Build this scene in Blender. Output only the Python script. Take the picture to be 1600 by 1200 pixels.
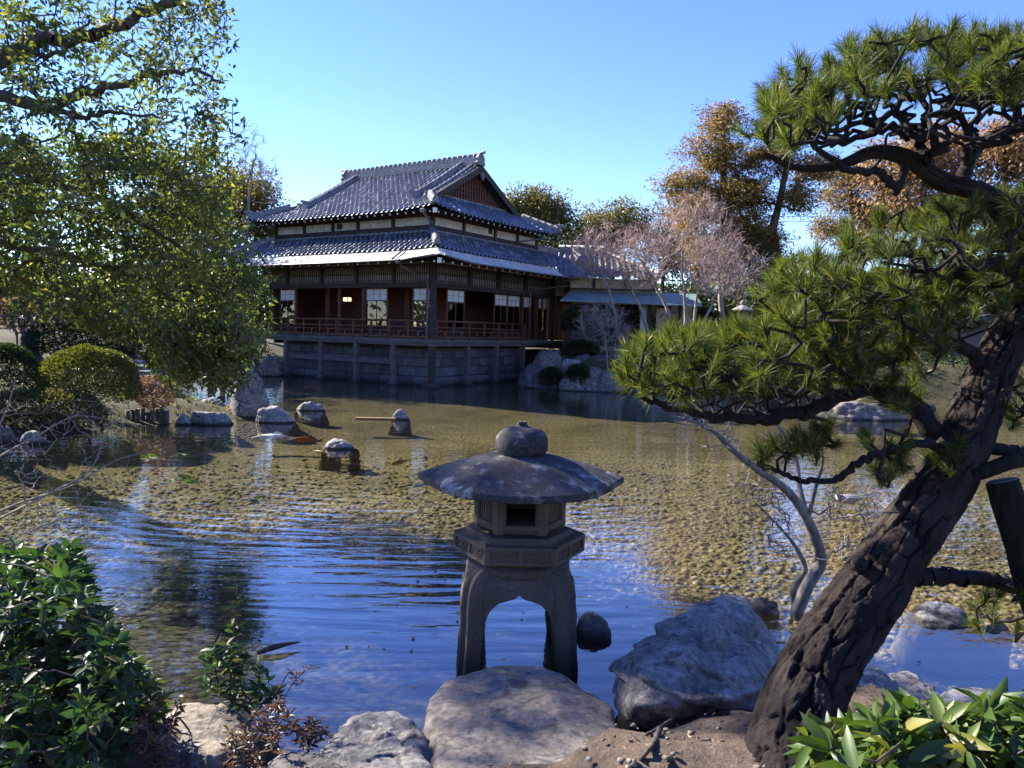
import bpy, bmesh, math, random
import numpy as np
from mathutils import Vector, Matrix

for _o in list(bpy.data.objects):
    bpy.data.objects.remove(_o)
SC = bpy.context.scene
COL = SC.collection
R = math.radians
rng = np.random.default_rng(11)
random.seed(5)

# ------------------------------------------------------------------ camera
CAM_H, FPX, PITCH, ROLL = 1.9, 1201.0, R(3.96), R(1.49)
cF = np.array([0, math.cos(PITCH), -math.sin(PITCH)])
_U0 = np.array([0, math.sin(PITCH), math.cos(PITCH)])
_R0 = np.array([1.0, 0, 0])
cR = math.cos(ROLL) * _R0 + math.sin(ROLL) * _U0
cU = -math.sin(ROLL) * _R0 + math.cos(ROLL) * _U0
cO = np.array([0, 0, CAM_H])
cam = bpy.data.cameras.new('camera')
cam.sensor_width = 36.0
cam.lens = 36.0 * FPX / 1600.0
cam.clip_start = 0.05
cam.clip_end = 2000
camo = bpy.data.objects.new('camera', cam)
COL.objects.link(camo)
camo.matrix_world = Matrix(((cR[0], cU[0], -cF[0], 0), (cR[1], cU[1], -cF[1], 0),
                            (cR[2], cU[2], -cF[2], CAM_H), (0, 0, 0, 1)))
SC.camera = camo

# ------------------------------------------------------------------ sky and sun
SUN_EL, SUN_AZ = R(33), math.atan2(-0.85, 0.53)      # azimuth from +Y towards +X
w = bpy.data.worlds.new('World')
SC.world = w
w.use_nodes = True
_nt = w.node_tree
_sky = _nt.nodes.new('ShaderNodeTexSky')
_sky.sky_type = 'NISHITA'
_sky.sun_disc = False
_sky.sun_elevation = SUN_EL
_sky.sun_rotation = SUN_AZ
_sky.altitude = 50
_sky.air_density = 1.0
_sky.dust_density = 0.0
_sky.ozone_density = 5.0
_bg = _nt.nodes['Background']
_bg.inputs['Strength'].default_value = 0.105
_hs = _nt.nodes.new('ShaderNodeHueSaturation')
_hs.inputs['Saturation'].default_value = 1.16
_hs.inputs['Hue'].default_value = 0.524
_nt.links.new(_sky.outputs['Color'], _hs.inputs['Color'])
_nt.links.new(_hs.outputs['Color'], _bg.inputs['Color'])
sun = bpy.data.lights.new('sun', 'SUN')
sun.energy = 5.0
sun.angle = R(0.53)
sun.color = (1.0, 0.93, 0.82)
suno = bpy.data.objects.new('sun', sun)
COL.objects.link(suno)
_sd = Vector((math.sin(SUN_AZ) * math.cos(SUN_EL), math.cos(SUN_AZ) * math.cos(SUN_EL), math.sin(SUN_EL)))
suno.rotation_euler = _sd.to_track_quat('Z', 'Y').to_euler()
suno.location = (-20, 20, 30)
SC.view_settings.view_transform = 'Standard'
SC.view_settings.look = 'None'
SC.view_settings.gamma = 1.0
SC.view_settings.use_curve_mapping = False
SC.view_settings.exposure = 1.85
SC.render.engine = 'CYCLES'
SC.cycles.max_bounces = 5
SC.cycles.diffuse_bounces = 3
SC.cycles.glossy_bounces = 3
SC.cycles.transparent_max_bounces = 12
SC.cycles.use_denoising = True
SC.cycles.use_adaptive_sampling = True
SC.cycles.adaptive_threshold = 0.025
SC.cycles.caustics_reflective = False
SC.cycles.caustics_refractive = False


def ray(x, y):
    return cF + cR * ((x - 800) / FPX) + cU * ((600 - y) / FPX)


def PY(x, y, Y):            # point seen at photo pixel (x, y), Y metres ahead
    d = ray(x, y)
    return cO + d * (Y / d[1])


def PZ(x, y, z=0.0):        # point seen at photo pixel (x, y) at height z
    d = ray(x, y)
    return cO + d * ((z - CAM_H) / d[2])

# ------------------------------------------------------------------ noise
def _hash(i, j, k, s):
    h = (i * 374761393 + j * 668265263 + k * 1274126177 + s * 362437) & 0xFFFFFFFF
    h = ((h ^ (h >> 13)) * 1274126177) & 0xFFFFFFFF
    h = h ^ (h >> 16)
    return (h & 0xFFFFFF) / float(0xFFFFFF)


def vnoise(P, seed=0):
    P = np.asarray(P, float)
    I = np.floor(P).astype(np.int64)
    f = P - I
    f = f * f * (3 - 2 * f)
    out = 0
    for dx in (0, 1):
        for dy in (0, 1):
            for dz in (0, 1):
                wgt = (f[:, 0] if dx else 1 - f[:, 0]) * (f[:, 1] if dy else 1 - f[:, 1]) * (f[:, 2] if dz else 1 - f[:, 2])
                out = out + wgt * _hash(I[:, 0] + dx, I[:, 1] + dy, I[:, 2] + dz, seed)
    return out * 2 - 1


def fbm(P, octv=4, seed=0, gain=0.5):
    P = np.asarray(P, float)
    a, s = 1.0, 0.0
    for o in range(octv):
        s = s + a * vnoise(P * (2.03 ** o) + 17.3 * o, seed + o)
        a *= gain
    return s


def worley2(u, v, pu, seed=0):
    """F1, F2 and id of the nearest cell; u is periodic with integer period pu"""
    iu, iv = np.floor(u).astype(np.int64), np.floor(v).astype(np.int64)
    f1 = np.full(u.shape, 9.0); f2 = f1.copy(); cid = np.zeros(u.shape)
    for du in (-1, 0, 1):
        for dv in (-1, 0, 1):
            a, b = iu + du, iv + dv
            am = np.mod(a, pu)
            cu = a + 0.15 + 0.7 * _hash(am, b, a * 0, seed)
            cv = b + 0.15 + 0.7 * _hash(am, b, a * 0 + 7, seed)
            d = np.hypot(u - cu, v - cv)
            r = _hash(am, b, a * 0 + 13, seed)
            c = d < f1
            f2 = np.where(c, f1, np.minimum(f2, d))
            cid = np.where(c, r, cid)
            f1 = np.where(c, d, f1)
    return f1, f2, cid


def unit(v):
    v = np.asarray(v, float)
    return v / (np.linalg.norm(v, axis=-1, keepdims=True) + 1e-12)


# ------------------------------------------------------------------ objects
def props(o, label=None, cat=None, group=None, kind=None):
    if label: o['label'] = label
    if cat: o['category'] = cat
    if group: o['group'] = group
    if kind: o['kind'] = kind
    return o


def empty(name, loc=(0, 0, 0), rz=0.0, label=None, cat=None, group=None):
    o = bpy.data.objects.new(name, None)
    COL.objects.link(o)
    o.location = loc
    o.rotation_euler = (0, 0, rz)
    o.empty_display_size = 0.1
    return props(o, label, cat, group)


WORLD = {}      # empties whose parts are given in world coordinates


def wempty(name, loc, label=None, cat=None, group=None):
    o = empty(name, tuple(float(c) for c in loc), 0.0, label, cat, group)
    WORLD[o.name] = tuple(float(c) for c in loc)
    return o


def meshobj(name, V, F, mat, parent=None, smooth=False, attrs=None, **kw):
    """V (n,3), F: (m,3)/(m,4) array or list of faces. Vertices are in the parent's frame."""
    me = bpy.data.meshes.new(name)
    V = np.asarray(V, float)
    if parent is not None and parent.name in WORLD:
        V = V - np.array(WORLD[parent.name])
    V = V.astype(np.float32)
    if isinstance(F, np.ndarray):
        m, k = F.shape
        me.vertices.add(len(V)); me.vertices.foreach_set('co', V.ravel())
        me.loops.add(m * k); me.loops.foreach_set('vertex_index', F.astype(np.int32).ravel())
        me.polygons.add(m); me.polygons.foreach_set('loop_start', np.arange(0, m * k, k, dtype=np.int32))
        me.update(calc_edges=True)
    else:
        me.from_pydata([tuple(map(float, v)) for v in V], [], [tuple(int(i) for i in f) for f in F])
        me.update()
    if smooth:
        me.polygons.foreach_set('use_smooth', np.ones(len(me.polygons), bool))
    for an, av in (attrs or {}).items():
        a = me.attributes.new(an, 'FLOAT', 'POINT')
        a.data.foreach_set('value', np.asarray(av, np.float32))
    for m_ in (mat if isinstance(mat, (list, tuple)) else [mat]):
        me.materials.append(m_)
    o = bpy.data.objects.new(name, me)
    COL.objects.link(o)
    if parent is not None:
        o.parent = parent
    return props(o, **kw)


def sharp(o, deg=32):
    o.data.set_sharp_from_angle(angle=R(deg)); return o


class MB:
    """collects faces for one mesh"""
    def __init__(s): s.v = []; s.f = []

    def add(s, V, F):
        n = len(s.v)
        s.v.extend([tuple(map(float, p)) for p in V]); s.f.extend([tuple(i + n for i in f) for f in F])
        return s

    def box(s, x0, x1, y0, y1, z0, z1, ch=0.0):
        if ch <= 0:
            V = [(x, y, z) for z in (z0, z1) for y in (y0, y1) for x in (x0, x1)]
            return s.add(V, [(0, 2, 3, 1), (4, 5, 7, 6), (0, 1, 5, 4), (2, 6, 7, 3), (0, 4, 6, 2), (1, 3, 7, 5)])
        bm = bmesh.new()
        bmesh.ops.create_cube(bm, size=1)
        for v in bm.verts:
            v.co = Vector(((x0 + x1) / 2 + v.co.x * (x1 - x0), (y0 + y1) / 2 + v.co.y * (y1 - y0), (z0 + z1) / 2 + v.co.z * (z1 - z0)))
        bmesh.ops.bevel(bm, geom=list(bm.edges), offset=ch, segments=1, affect='EDGES')
        bm.verts.index_update()
        s.add([v.co for v in bm.verts], [[v.index for v in f.verts] for f in bm.faces])
        bm.free()
        return s

    def beam(s, p, q, wd, ht, up=(0, 0, 1)):
        p, q = np.array(p, float), np.array(q, float)
        d = unit(q - p); x = unit(np.cross(d, up)); z = np.cross(x, d)
        V = [e + x * sx * wd / 2 + z * sz * ht / 2 for e in (p, q) for sz in (-1, 1) for sx in (-1, 1)]
        return s.add(V, [(0, 1, 3, 2), (4, 6, 7, 5), (0, 4, 5, 1), (2, 3, 7, 6), (0, 2, 6, 4), (1, 5, 7, 3)])

    def tube(s, pts, rad, n=8, cap=True):
        V, F = tube_arrays(pts, rad, n, cap)
        return s.add(V, F)

    def prism(s, poly, z0, z1):
        n = len(poly)
        V = [(x, y, z0) for x, y in poly] + [(x, y, z1) for x, y in poly]
        return s.add(V, [tuple(range(n))[::-1], tuple(range(n, 2 * n))] + [(i, (i + 1) % n, n + (i + 1) % n, n + i) for i in range(n)])

    def rings(s, rings, cap0=True, cap1=True):
        n = len(rings[0]); V = [p for r in rings for p in r]; F = []
        for k in range(len(rings) - 1):
            for i in range(n):
                j = (i + 1) % n
                F.append((k * n + i, k * n + j, (k + 1) * n + j, (k + 1) * n + i))
        if cap0: F.append(tuple(range(n))[::-1])
        if cap1: F.append(tuple(range((len(rings) - 1) * n, len(rings) * n)))
        return s.add(V, F)

    def build(s, name, mat, parent=None, smooth=False, **kw):
        return meshobj(name, np.array(s.v), s.f, mat, parent, smooth, **kw)


def tube_arrays(pts, rad, n=8, cap=True):
    pts = np.asarray(pts, float); m = len(pts)
    rad = np.broadcast_to(np.asarray(rad, float), (m,))
    T = unit(np.gradient(pts, axis=0))
    ref = np.array([0, 0, 1.0]) if abs(T[0][2]) < 0.9 else np.array([1.0, 0, 0])
    X = unit(np.cross(T[0], ref)); Xs = []
    for t in T:
        X = unit(X - t * (X @ t)); Xs.append(X)
    Xs = np.array(Xs); Ys = np.cross(T, Xs)
    a = np.arange(n) * 2 * math.pi / n
    V = pts[:, None] + rad[:, None, None] * (np.cos(a)[None, :, None] * Xs[:, None] + np.sin(a)[None, :, None] * Ys[:, None])
    V = V.reshape(-1, 3)
    F = [(k * n + i, k * n + (i + 1) % n, (k + 1) * n + (i + 1) % n, (k + 1) * n + i) for k in range(m - 1) for i in range(n)]
    if cap:
        F += [tuple(range(n))[::-1], tuple(range((m - 1) * n, m * n))]
    return V, F


def smooth_path(pts, per=8):
    """Catmull-Rom through rows of any width"""
    p = np.asarray(pts, float)
    p = np.vstack([2 * p[0] - p[1], p, 2 * p[-1] - p[-2]])
    out = []
    for i in range(1, len(p) - 2):
        for t in np.arange(per) / per:
            a, b, c, d = p[i - 1], p[i], p[i + 1], p[i + 2]
            out.append(0.5 * (2 * b + (c - a) * t + (2 * a - 5 * b + 4 * c - d) * t * t + (3 * b - a - 3 * c + d) * t ** 3))
    out.append(p[-2])
    return np.array(out)


# ------------------------------------------------------------------ materials
def _n(nt, t, **kw):
    n = nt.nodes.new(t)
    for k, v in kw.items():
        setattr(n, k, v)
    return n


def ramp(nt, fac, stops):
    r = _n(nt, 'ShaderNodeValToRGB')
    el = r.color_ramp.elements
    while len(el) < len(stops): el.new(0.5)
    for e, (p, c) in zip(el, stops):
        e.position = p; e.color = (*c, 1) if len(c) == 3 else c
    nt.links.new(fac, r.inputs['Fac'])
    return r.outputs['Color']


def mixc(nt, fac, a, b, mode='MIX'):
    m = _n(nt, 'ShaderNodeMix', data_type='RGBA', blend_type=mode)
    for s, v in ((m.inputs[0], fac), (m.inputs[6], a), (m.inputs[7], b)):
        if isinstance(v, (int, float)): s.default_value = v
        elif isinstance(v, tuple): s.default_value = (*v, 1)
        else: nt.links.new(v, s)
    return m.outputs[2]


def coords(nt, kind='Object', scale=(1, 1, 1), rot=(0, 0, 0)):
    tc = _n(nt, 'ShaderNodeTexCoord'); mp = _n(nt, 'ShaderNodeMapping')
    mp.inputs['Scale'].default_value = scale; mp.inputs['Rotation'].default_value = rot
    nt.links.new(tc.outputs[kind], mp.inputs['Vector'])
    return mp.outputs['Vector']


def noise(nt, vec, scale, detail=6, rough=0.6, dist=0.0):
    n = _n(nt, 'ShaderNodeTexNoise')
    n.inputs['Scale'].default_value = scale; n.inputs['Detail'].default_value = detail
    n.inputs['Roughness'].default_value = rough; n.inputs['Distortion'].default_value = dist
    nt.links.new(vec, n.inputs['Vector'])
    return n.outputs['Fac']


def bump(nt, h, strength, dist, prev=None):
    b = _n(nt, 'ShaderNodeBump')
    b.inputs['Strength'].default_value = strength; b.inputs['Distance'].default_value = dist
    nt.links.new(h, b.inputs['Height'])
    if prev is not None: nt.links.new(prev, b.inputs['Normal'])
    return b.outputs['Normal']


def newmat(name):
    m = bpy.data.materials.new(name); m.use_nodes = True
    nt = m.node_tree
    return m, nt, nt.nodes['Principled BSDF'], nt.nodes['Material Output']


def surf(name, dark, light, scale=4.0, rough=0.75, bmp=0.3, bdist=0.01, stretch=(1, 1, 1), fine=40.0, spec=0.3, metal=0.0, extra=None, island=0.0, grain=0.5):
    """general weathered surface: large and fine noise between two tones plus relief"""
    m, nt, bs, _ = newmat(name)
    v = coords(nt, 'Object', stretch)
    n1 = noise(nt, v, scale, 10, 0.66, 0.4)
    n2 = noise(nt, v, fine, 8, 0.68)
    c = ramp(nt, n1, [(0.3, dark), (0.7, light)])
    c = mixc(nt, grain, c, ramp(nt, n2, [(0.36, (0.15, 0.15, 0.15)), (0.5, (0.5, 0.5, 0.5)), (0.66, (0.9, 0.9, 0.9))]), 'OVERLAY')
    if island:
        oi = _n(nt, 'ShaderNodeObjectInfo')
        c = mixc(nt, island, c, ramp(nt, oi.outputs['Random'], [(0, (0.2, 0.2, 0.2)), (1, (0.8, 0.8, 0.8))]), 'OVERLAY')
    if extra: c = extra(nt, v, c)
    nt.links.new(c, bs.inputs['Base Color'])
    bs.inputs['Roughness'].default_value = rough
    bs.inputs['Specular IOR Level'].default_value = spec
    bs.inputs['Metallic'].default_value = metal
    nm = bump(nt, n2, bmp * 0.7, bdist * 0.5)
    nm = bump(nt, n1, bmp, bdist, nm)
    nt.links.new(nm, bs.inputs['Normal'])
    return m


def leafmat(name, stops, transl=0.4, tcol=(1.25, 1.3, 0.55), rough=0.45, spec=0.4):
    """leaf colour by the per-leaf random 'var'; part of the light passes through the blade"""
    m, nt, bs, out = newmat(name)
    at = _n(nt, 'ShaderNodeAttribute', attribute_name='var')
    c = ramp(nt, at.outputs['Fac'], stops)
    nt.links.new(c, bs.inputs['Base Color'])
    bs.inputs['Roughness'].default_value = rough
    bs.inputs['Specular IOR Level'].default_value = spec
    tr = _n(nt, 'ShaderNodeBsdfTranslucent')
    nt.links.new(mixc(nt, 1.0, c, tcol, 'MULTIPLY'), tr.inputs['Color'])
    mx = _n(nt, 'ShaderNodeMixShader'); mx.inputs[0].default_value = transl
    nt.links.new(bs.outputs[0], mx.inputs[1]); nt.links.new(tr.outputs[0], mx.inputs[2])
    nt.links.new(mx.outputs[0], out.inputs['Surface'])
    return m


def rock_extra(moss=0.3, lichen=0.25, wet=True, mosscol=(0.06, 0.075, 0.025), wz=0.05, vein=0.7):
    def fn(nt, v, c):
        g = _n(nt, 'ShaderNodeNewGeometry')
        sx = _n(nt, 'ShaderNodeSeparateXYZ'); nt.links.new(g.outputs['Normal'], sx.inputs[0])
        n = noise(nt, v, 3.2, 6, 0.65, 0.6)
        if lichen:
            l = noise(nt, v, 7.0, 8, 0.7, 0.3)
            c = mixc(nt, ramp(nt, l, [(0.60 - lichen * 0.2, (0, 0, 0)), (0.68, (lichen * 2,) * 3)]), c, (0.50, 0.50, 0.47))
            d = noise(nt, v, 11.0, 8, 0.7, 0.8)
            c = mixc(nt, ramp(nt, d, [(0.52, (0, 0, 0)), (0.60, (0.75,) * 3)]), c, (0.055, 0.052, 0.046))
            vn = noise(nt, v, 1.3, 7, 0.55, 1.0)
            c = mixc(nt, ramp(nt, vn, [(0.486, (0, 0, 0)), (0.498, (vein,) * 3), (0.502, (vein,) * 3), (0.514, (0, 0, 0))]), c, (0.03, 0.028, 0.024))
        if moss:
            c = mixc(nt, ramp(nt, n, [(0.66 - moss * 0.4, (0, 0, 0)), (0.74 - moss * 0.25, (0.8,) * 3)]), c, mosscol)
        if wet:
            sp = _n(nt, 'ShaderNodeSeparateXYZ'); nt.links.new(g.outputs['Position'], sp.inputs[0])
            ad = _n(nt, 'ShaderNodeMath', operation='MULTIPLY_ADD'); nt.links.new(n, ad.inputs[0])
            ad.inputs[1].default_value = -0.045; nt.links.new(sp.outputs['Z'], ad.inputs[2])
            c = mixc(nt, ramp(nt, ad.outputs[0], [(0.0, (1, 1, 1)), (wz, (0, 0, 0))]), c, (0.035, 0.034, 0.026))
            # algae on what stays under water
            mz = _n(nt, 'ShaderNodeMapRange'); nt.links.new(sp.outputs['Z'], mz.inputs[0]); mz.inputs[1].default_value = -0.02; mz.inputs[2].default_value = -0.07; mz.inputs[3].default_value = 0.0; mz.inputs[4].default_value = 0.9
            c = mixc(nt, mz.outputs[0], c, ramp(nt, n, [(0.3, (0.12, 0.10, 0.045)), (0.7, (0.22, 0.18, 0.085))]))
        return c
    return fn


M = {}
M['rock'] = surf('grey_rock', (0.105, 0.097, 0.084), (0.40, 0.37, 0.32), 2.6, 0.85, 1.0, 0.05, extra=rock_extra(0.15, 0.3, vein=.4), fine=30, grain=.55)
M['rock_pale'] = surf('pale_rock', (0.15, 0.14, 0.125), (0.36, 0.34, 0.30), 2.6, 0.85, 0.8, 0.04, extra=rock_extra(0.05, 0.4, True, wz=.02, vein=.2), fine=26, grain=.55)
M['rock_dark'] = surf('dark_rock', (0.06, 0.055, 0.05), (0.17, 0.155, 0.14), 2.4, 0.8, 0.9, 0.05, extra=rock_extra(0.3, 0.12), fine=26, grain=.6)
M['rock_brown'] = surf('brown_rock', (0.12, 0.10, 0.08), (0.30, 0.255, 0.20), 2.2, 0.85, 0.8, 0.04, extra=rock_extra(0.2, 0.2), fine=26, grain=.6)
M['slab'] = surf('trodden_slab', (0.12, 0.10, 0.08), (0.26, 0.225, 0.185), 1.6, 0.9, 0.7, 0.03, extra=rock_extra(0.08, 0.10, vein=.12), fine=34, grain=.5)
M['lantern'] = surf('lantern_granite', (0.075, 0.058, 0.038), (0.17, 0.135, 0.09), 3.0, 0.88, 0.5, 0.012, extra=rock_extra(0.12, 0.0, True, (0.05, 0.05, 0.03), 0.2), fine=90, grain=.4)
M['lantern_top'] = surf('lantern_roof_granite', (0.026, 0.024, 0.024), (0.085, 0.08, 0.077), 4.0, 0.9, 0.7, 0.012, extra=rock_extra(0.1, 0.40, False), fine=90, grain=.6)
M['tile'] = surf('roof_tile', (0.075, 0.08, 0.09), (0.19, 0.195, 0.21), 0.5, 0.5, 0.1, 0.003, fine=9, spec=0.4, grain=.15)
M['ridge'] = surf('ridge_tile', (0.10, 0.10, 0.105), (0.25, 0.25, 0.25), 3.0, 0.6, 0.2, 0.005, fine=14, spec=0.4)
M['eave'] = surf('eave_sheet', (0.47, 0.42, 0.34), (0.62, 0.56, 0.46), 1.2, 0.7, 0.1, 0.004, fine=6, spec=0.2)
M['darkwood'] = surf('dark_timber', (0.022, 0.017, 0.014), (0.06, 0.046, 0.036), 2.0, 0.7, 0.3, 0.004, (1, 1, 6), 30)
M['greywood'] = surf('weathered_timber', (0.07, 0.06, 0.052), (0.17, 0.15, 0.13), 2.0, 0.8, 0.4, 0.006, (1, 1, 5), 30)
M['redwood'] = surf('red_brown_timber', (0.10, 0.036, 0.02), (0.20, 0.08, 0.045), 2.0, 0.6, 0.25, 0.004, (1, 1, 5), 30)
M['interior'] = surf('interior_panel', (0.075, 0.026, 0.014), (0.13, 0.045, 0.026), 1.2, 0.7, 0.1, 0.004, fine=10)
M['plaster'] = surf('plaster', (0.50, 0.45, 0.36), (0.66, 0.60, 0.50), 1.6, 0.9, 0.1, 0.003, fine=12)
M['plaster_tan'] = surf('tan_plaster', (0.42, 0.34, 0.24), (0.55, 0.46, 0.34), 1.6, 0.9, 0.1, 0.003, fine=12)
M['paper'] = surf('shoji_paper', (0.66, 0.63, 0.55), (0.76, 0.73, 0.66), 1.0, 0.9, 0.03, 0.002, fine=8)
M['tatami'] = surf('tatami', (0.22, 0.19, 0.11), (0.30, 0.26, 0.16), 2.0, 0.9, 0.1, 0.003)
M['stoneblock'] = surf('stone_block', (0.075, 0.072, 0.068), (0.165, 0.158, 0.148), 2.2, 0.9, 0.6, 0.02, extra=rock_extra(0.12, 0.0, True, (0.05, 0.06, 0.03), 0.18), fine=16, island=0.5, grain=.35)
M['stonejoint'] = surf('stone_backing', (0.05, 0.048, 0.043), (0.10, 0.095, 0.085), 3.0, 0.95, 0.3, 0.01)
M['whitepaint'] = surf('white_paint', (0.62, 0.60, 0.55), (0.78, 0.76, 0.72), 5.0, 0.7, 0.05, 0.002)
M['pipe'] = surf('copper_pipe', (0.05, 0.042, 0.036), (0.12, 0.10, 0.085), 3.0, 0.5, 0.1, 0.003, spec=0.5)
M['verdigris'] = surf('verdigris_sheet', (0.10, 0.17, 0.155), (0.22, 0.31, 0.28), 1.5, 0.5, 0.1, 0.004, spec=0.5)
M['bark'] = surf('tree_bark', (0.035, 0.028, 0.022), (0.13, 0.105, 0.08), 6.0, 0.9, 0.8, 0.02, (1, 1, 0.4), 30)
M['bark_pale'] = surf('pale_bark', (0.13, 0.11, 0.09), (0.30, 0.265, 0.22), 7.0, 0.85, 0.4, 0.01, (1, 1, 0.4), 30)
M['twig'] = surf('maple_twig', (0.33, 0.22, 0.17), (0.54, 0.39, 0.31), 2.0, 0.8, 0.1, 0.004)
M['twig_grey'] = surf('grey_twig', (0.17, 0.14, 0.11), (0.36, 0.31, 0.25), 3.0, 0.85, 0.1, 0.004)
M['log'] = surf('cut_log', (0.05, 0.042, 0.032), (0.16, 0.135, 0.10), 5.0, 0.9, 0.6, 0.015, (1, 1, 0.35), 30)
M['logend'] = surf('log_end', (0.22, 0.19, 0.14), (0.40, 0.35, 0.27), 6.0, 0.9, 0.3, 0.006)
M['propwood'] = surf('mossy_pole', (0.010, 0.011, 0.007), (0.034, 0.033, 0.020), 6.0, 0.95, 0.4, 0.006, (1, 1, 0.3), 40, spec=.1)


def glass():
    m, nt, bs, out = newmat('window_glass')
    fr = _n(nt, 'ShaderNodeFresnel'); fr.inputs['IOR'].default_value = 1.5
    tr = _n(nt, 'ShaderNodeBsdfTransparent'); tr.inputs['Color'].default_value = (0.9, 0.92, 0.9, 1)
    gl = _n(nt, 'ShaderNodeBsdfGlossy'); gl.inputs['Roughness'].default_value = 0.02
    mx = _n(nt, 'ShaderNodeMixShader')
    ad = _n(nt, 'ShaderNodeMath', operation='ADD'); ad.inputs[1].default_value = 0.04
    nt.links.new(fr.outputs[0], ad.inputs[0]); nt.links.new(ad.outputs[0], mx.inputs[0])
    nt.links.new(tr.outputs[0], mx.inputs[1]); nt.links.new(gl.outputs[0], mx.inputs[2])
    nt.links.new(mx.outputs[0], out.inputs['Surface'])
    nt.nodes.remove(bs)
    return m


M['glass'] = glass()


def lampmat(name, col, st):
    m, nt, bs, out = newmat(name)
    bs.inputs['Base Color'].default_value = (*col, 1)
    bs.inputs['Emission Color'].default_value = (*col, 1)
    bs.inputs['Emission Strength'].default_value = st
    return m


M['lamp'] = lampmat('lit_paper_lamp', (1.0, 0.80, 0.45), 0.5)
G = lambda *a: tuple(a)
M['leaf_oak'] = leafmat('evergreen_leaf', [(0, (0.045, 0.066, 0.024)), (0.4, (0.088, 0.122, 0.034)), (0.75, (0.145, 0.17, 0.042)), (1, (0.27, 0.24, 0.055))], 0.5)
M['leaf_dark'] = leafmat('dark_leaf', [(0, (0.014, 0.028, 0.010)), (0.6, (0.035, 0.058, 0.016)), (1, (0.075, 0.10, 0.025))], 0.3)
M['leaf_yellow'] = leafmat('yellowing_leaf', [(0, (0.06, 0.07, 0.018)), (0.5, (0.15, 0.14, 0.035)), (1, (0.30, 0.24, 0.06))], 0.4, (1.15, 1.1, 0.6))
M['leaf_olive'] = leafmat('olive_leaf', [(0, (0.05, 0.06, 0.02)), (0.5, (0.12, 0.125, 0.045)), (1, (0.24, 0.21, 0.09))], 0.35, (1.15, 1.1, 0.6))
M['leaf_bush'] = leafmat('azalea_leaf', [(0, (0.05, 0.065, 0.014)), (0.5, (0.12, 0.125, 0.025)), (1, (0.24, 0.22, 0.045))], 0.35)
M['leaf_pink'] = leafmat('winter_azalea_leaf', [(0, (0.16, 0.10, 0.05)), (0.5, (0.30, 0.19, 0.12)), (0.85, (0.42, 0.28, 0.20)), (1, (0.24, 0.27, 0.06))], 0.35, (1.1, 1.0, 0.8))
M['leaf_cedar'] = leafmat('bronze_cedar_spray', [(0, (0.075, 0.075, 0.024)), (0.35, (0.16, 0.13, 0.036)), (0.7, (0.29, 0.19, 0.055)), (1, (0.42, 0.25, 0.08))], 0.48, (1.2, 1.05, 0.6))
M['leaf_orange'] = leafmat('rust_spray', [(0, (0.14, 0.11, 0.045)), (0.5, (0.30, 0.20, 0.10)), (1, (0.46, 0.31, 0.17))], 0.45, (1.2, 1.0, 0.7))
M['leaf_shrub'] = leafmat('glossy_shrub_leaf', [(0, (0.014, 0.034, 0.012)), (0.5, (0.030, 0.066, 0.020)), (0.85, (0.055, 0.11, 0.026)), (1, (0.16, 0.15, 0.03))], 0.3, rough=0.5, spec=0.35)
M['leaf_broad'] = leafmat('broad_shrub_leaf', [(0, (0.03, 0.06, 0.012)), (0.5, (0.06, 0.11, 0.02)), (0.9, (0.12, 0.17, 0.03)), (1, (0.22, 0.20, 0.04))], 0.35, rough=0.45, spec=0.4)
M['leaf_red'] = leafmat('dry_red_leaf', [(0, (0.05, 0.03, 0.018)), (0.5, (0.105, 0.058, 0.03)), (1, (0.21, 0.14, 0.06))], 0.3, (1.2, 0.9, 0.7))
M['needle'] = leafmat('pine_needle', [(0, (0.024, 0.044, 0.012)), (0.5, (0.065, 0.10, 0.02)), (0.9, (0.15, 0.18, 0.036)), (1, (0.27, 0.20, 0.055))], 0.42, (1.3, 1.3, 0.5), 0.45, 0.3)
M['leaf_litter'] = leafmat('fallen_leaf', [(0, (0.10, 0.055, 0.03)), (0.5, (0.22, 0.13, 0.07)), (1, (0.38, 0.26, 0.15))], 0.1, (1, 1, 1), 0.8, 0.1)


# ------------------------------------------------------------------ leaves, skeletons, rocks
def leaves(name, Cn, D, L, W, mat, parent=None, fold=0.25, droop=0.15, seg=1, var=None, r=None, **kw):
    """one blade per centre: Cn (n,3) base, D (n,3) direction"""
    r = r or rng
    n = len(Cn); D = unit(D)
    Nn = unit(np.cross(D, unit(r.normal(size=(n, 3)) + np.array([0, 0, 0.3]))))
    Nn = np.where(Nn[:, 2:3] < 0, -Nn, Nn)
    S = np.cross(D, Nn)
    L = np.broadcast_to(L, (n,))[:, None]; W = np.broadcast_to(W, (n,))[:, None]
    var = r.random(n) if var is None else var
    if seg == 1:
        V = np.stack([Cn, Cn + D * L * .45 + S * W * .5 + Nn * W * fold, Cn + D * L - Nn * L * droop, Cn + D * L * .45 - S * W * .5 + Nn * W * fold], 1)
        b = np.arange(n)[:, None] * 4
        F = np.vstack([b + [0, 1, 2], b + [0, 2, 3]])
        k = 4
    else:
        mid = Cn + D * L * .5 - Nn * L * droop * .15
        V = np.stack([Cn, Cn + D * L * .28 + S * W * .42 + Nn * W * fold, mid + D * L * .12 + S * W * .46 + Nn * W * fold * .8, Cn + D * L - Nn * L * droop,
                      mid + D * L * .12 - S * W * .46 + Nn * W * fold * .8, Cn + D * L * .28 - S * W * .42 + Nn * W * fold, mid], 1)
        b = np.arange(n)[:, None] * 7
        F = np.vstack([b + t for t in ([0, 1, 6], [1, 2, 6], [2, 3, 6], [3, 4, 6], [4, 5, 6], [5, 0, 6])])
        k = 7
    return meshobj(name, V.reshape(-1, 3), F, mat, parent, seg > 1, {'var': np.repeat(var, k)}, **kw)


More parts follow.
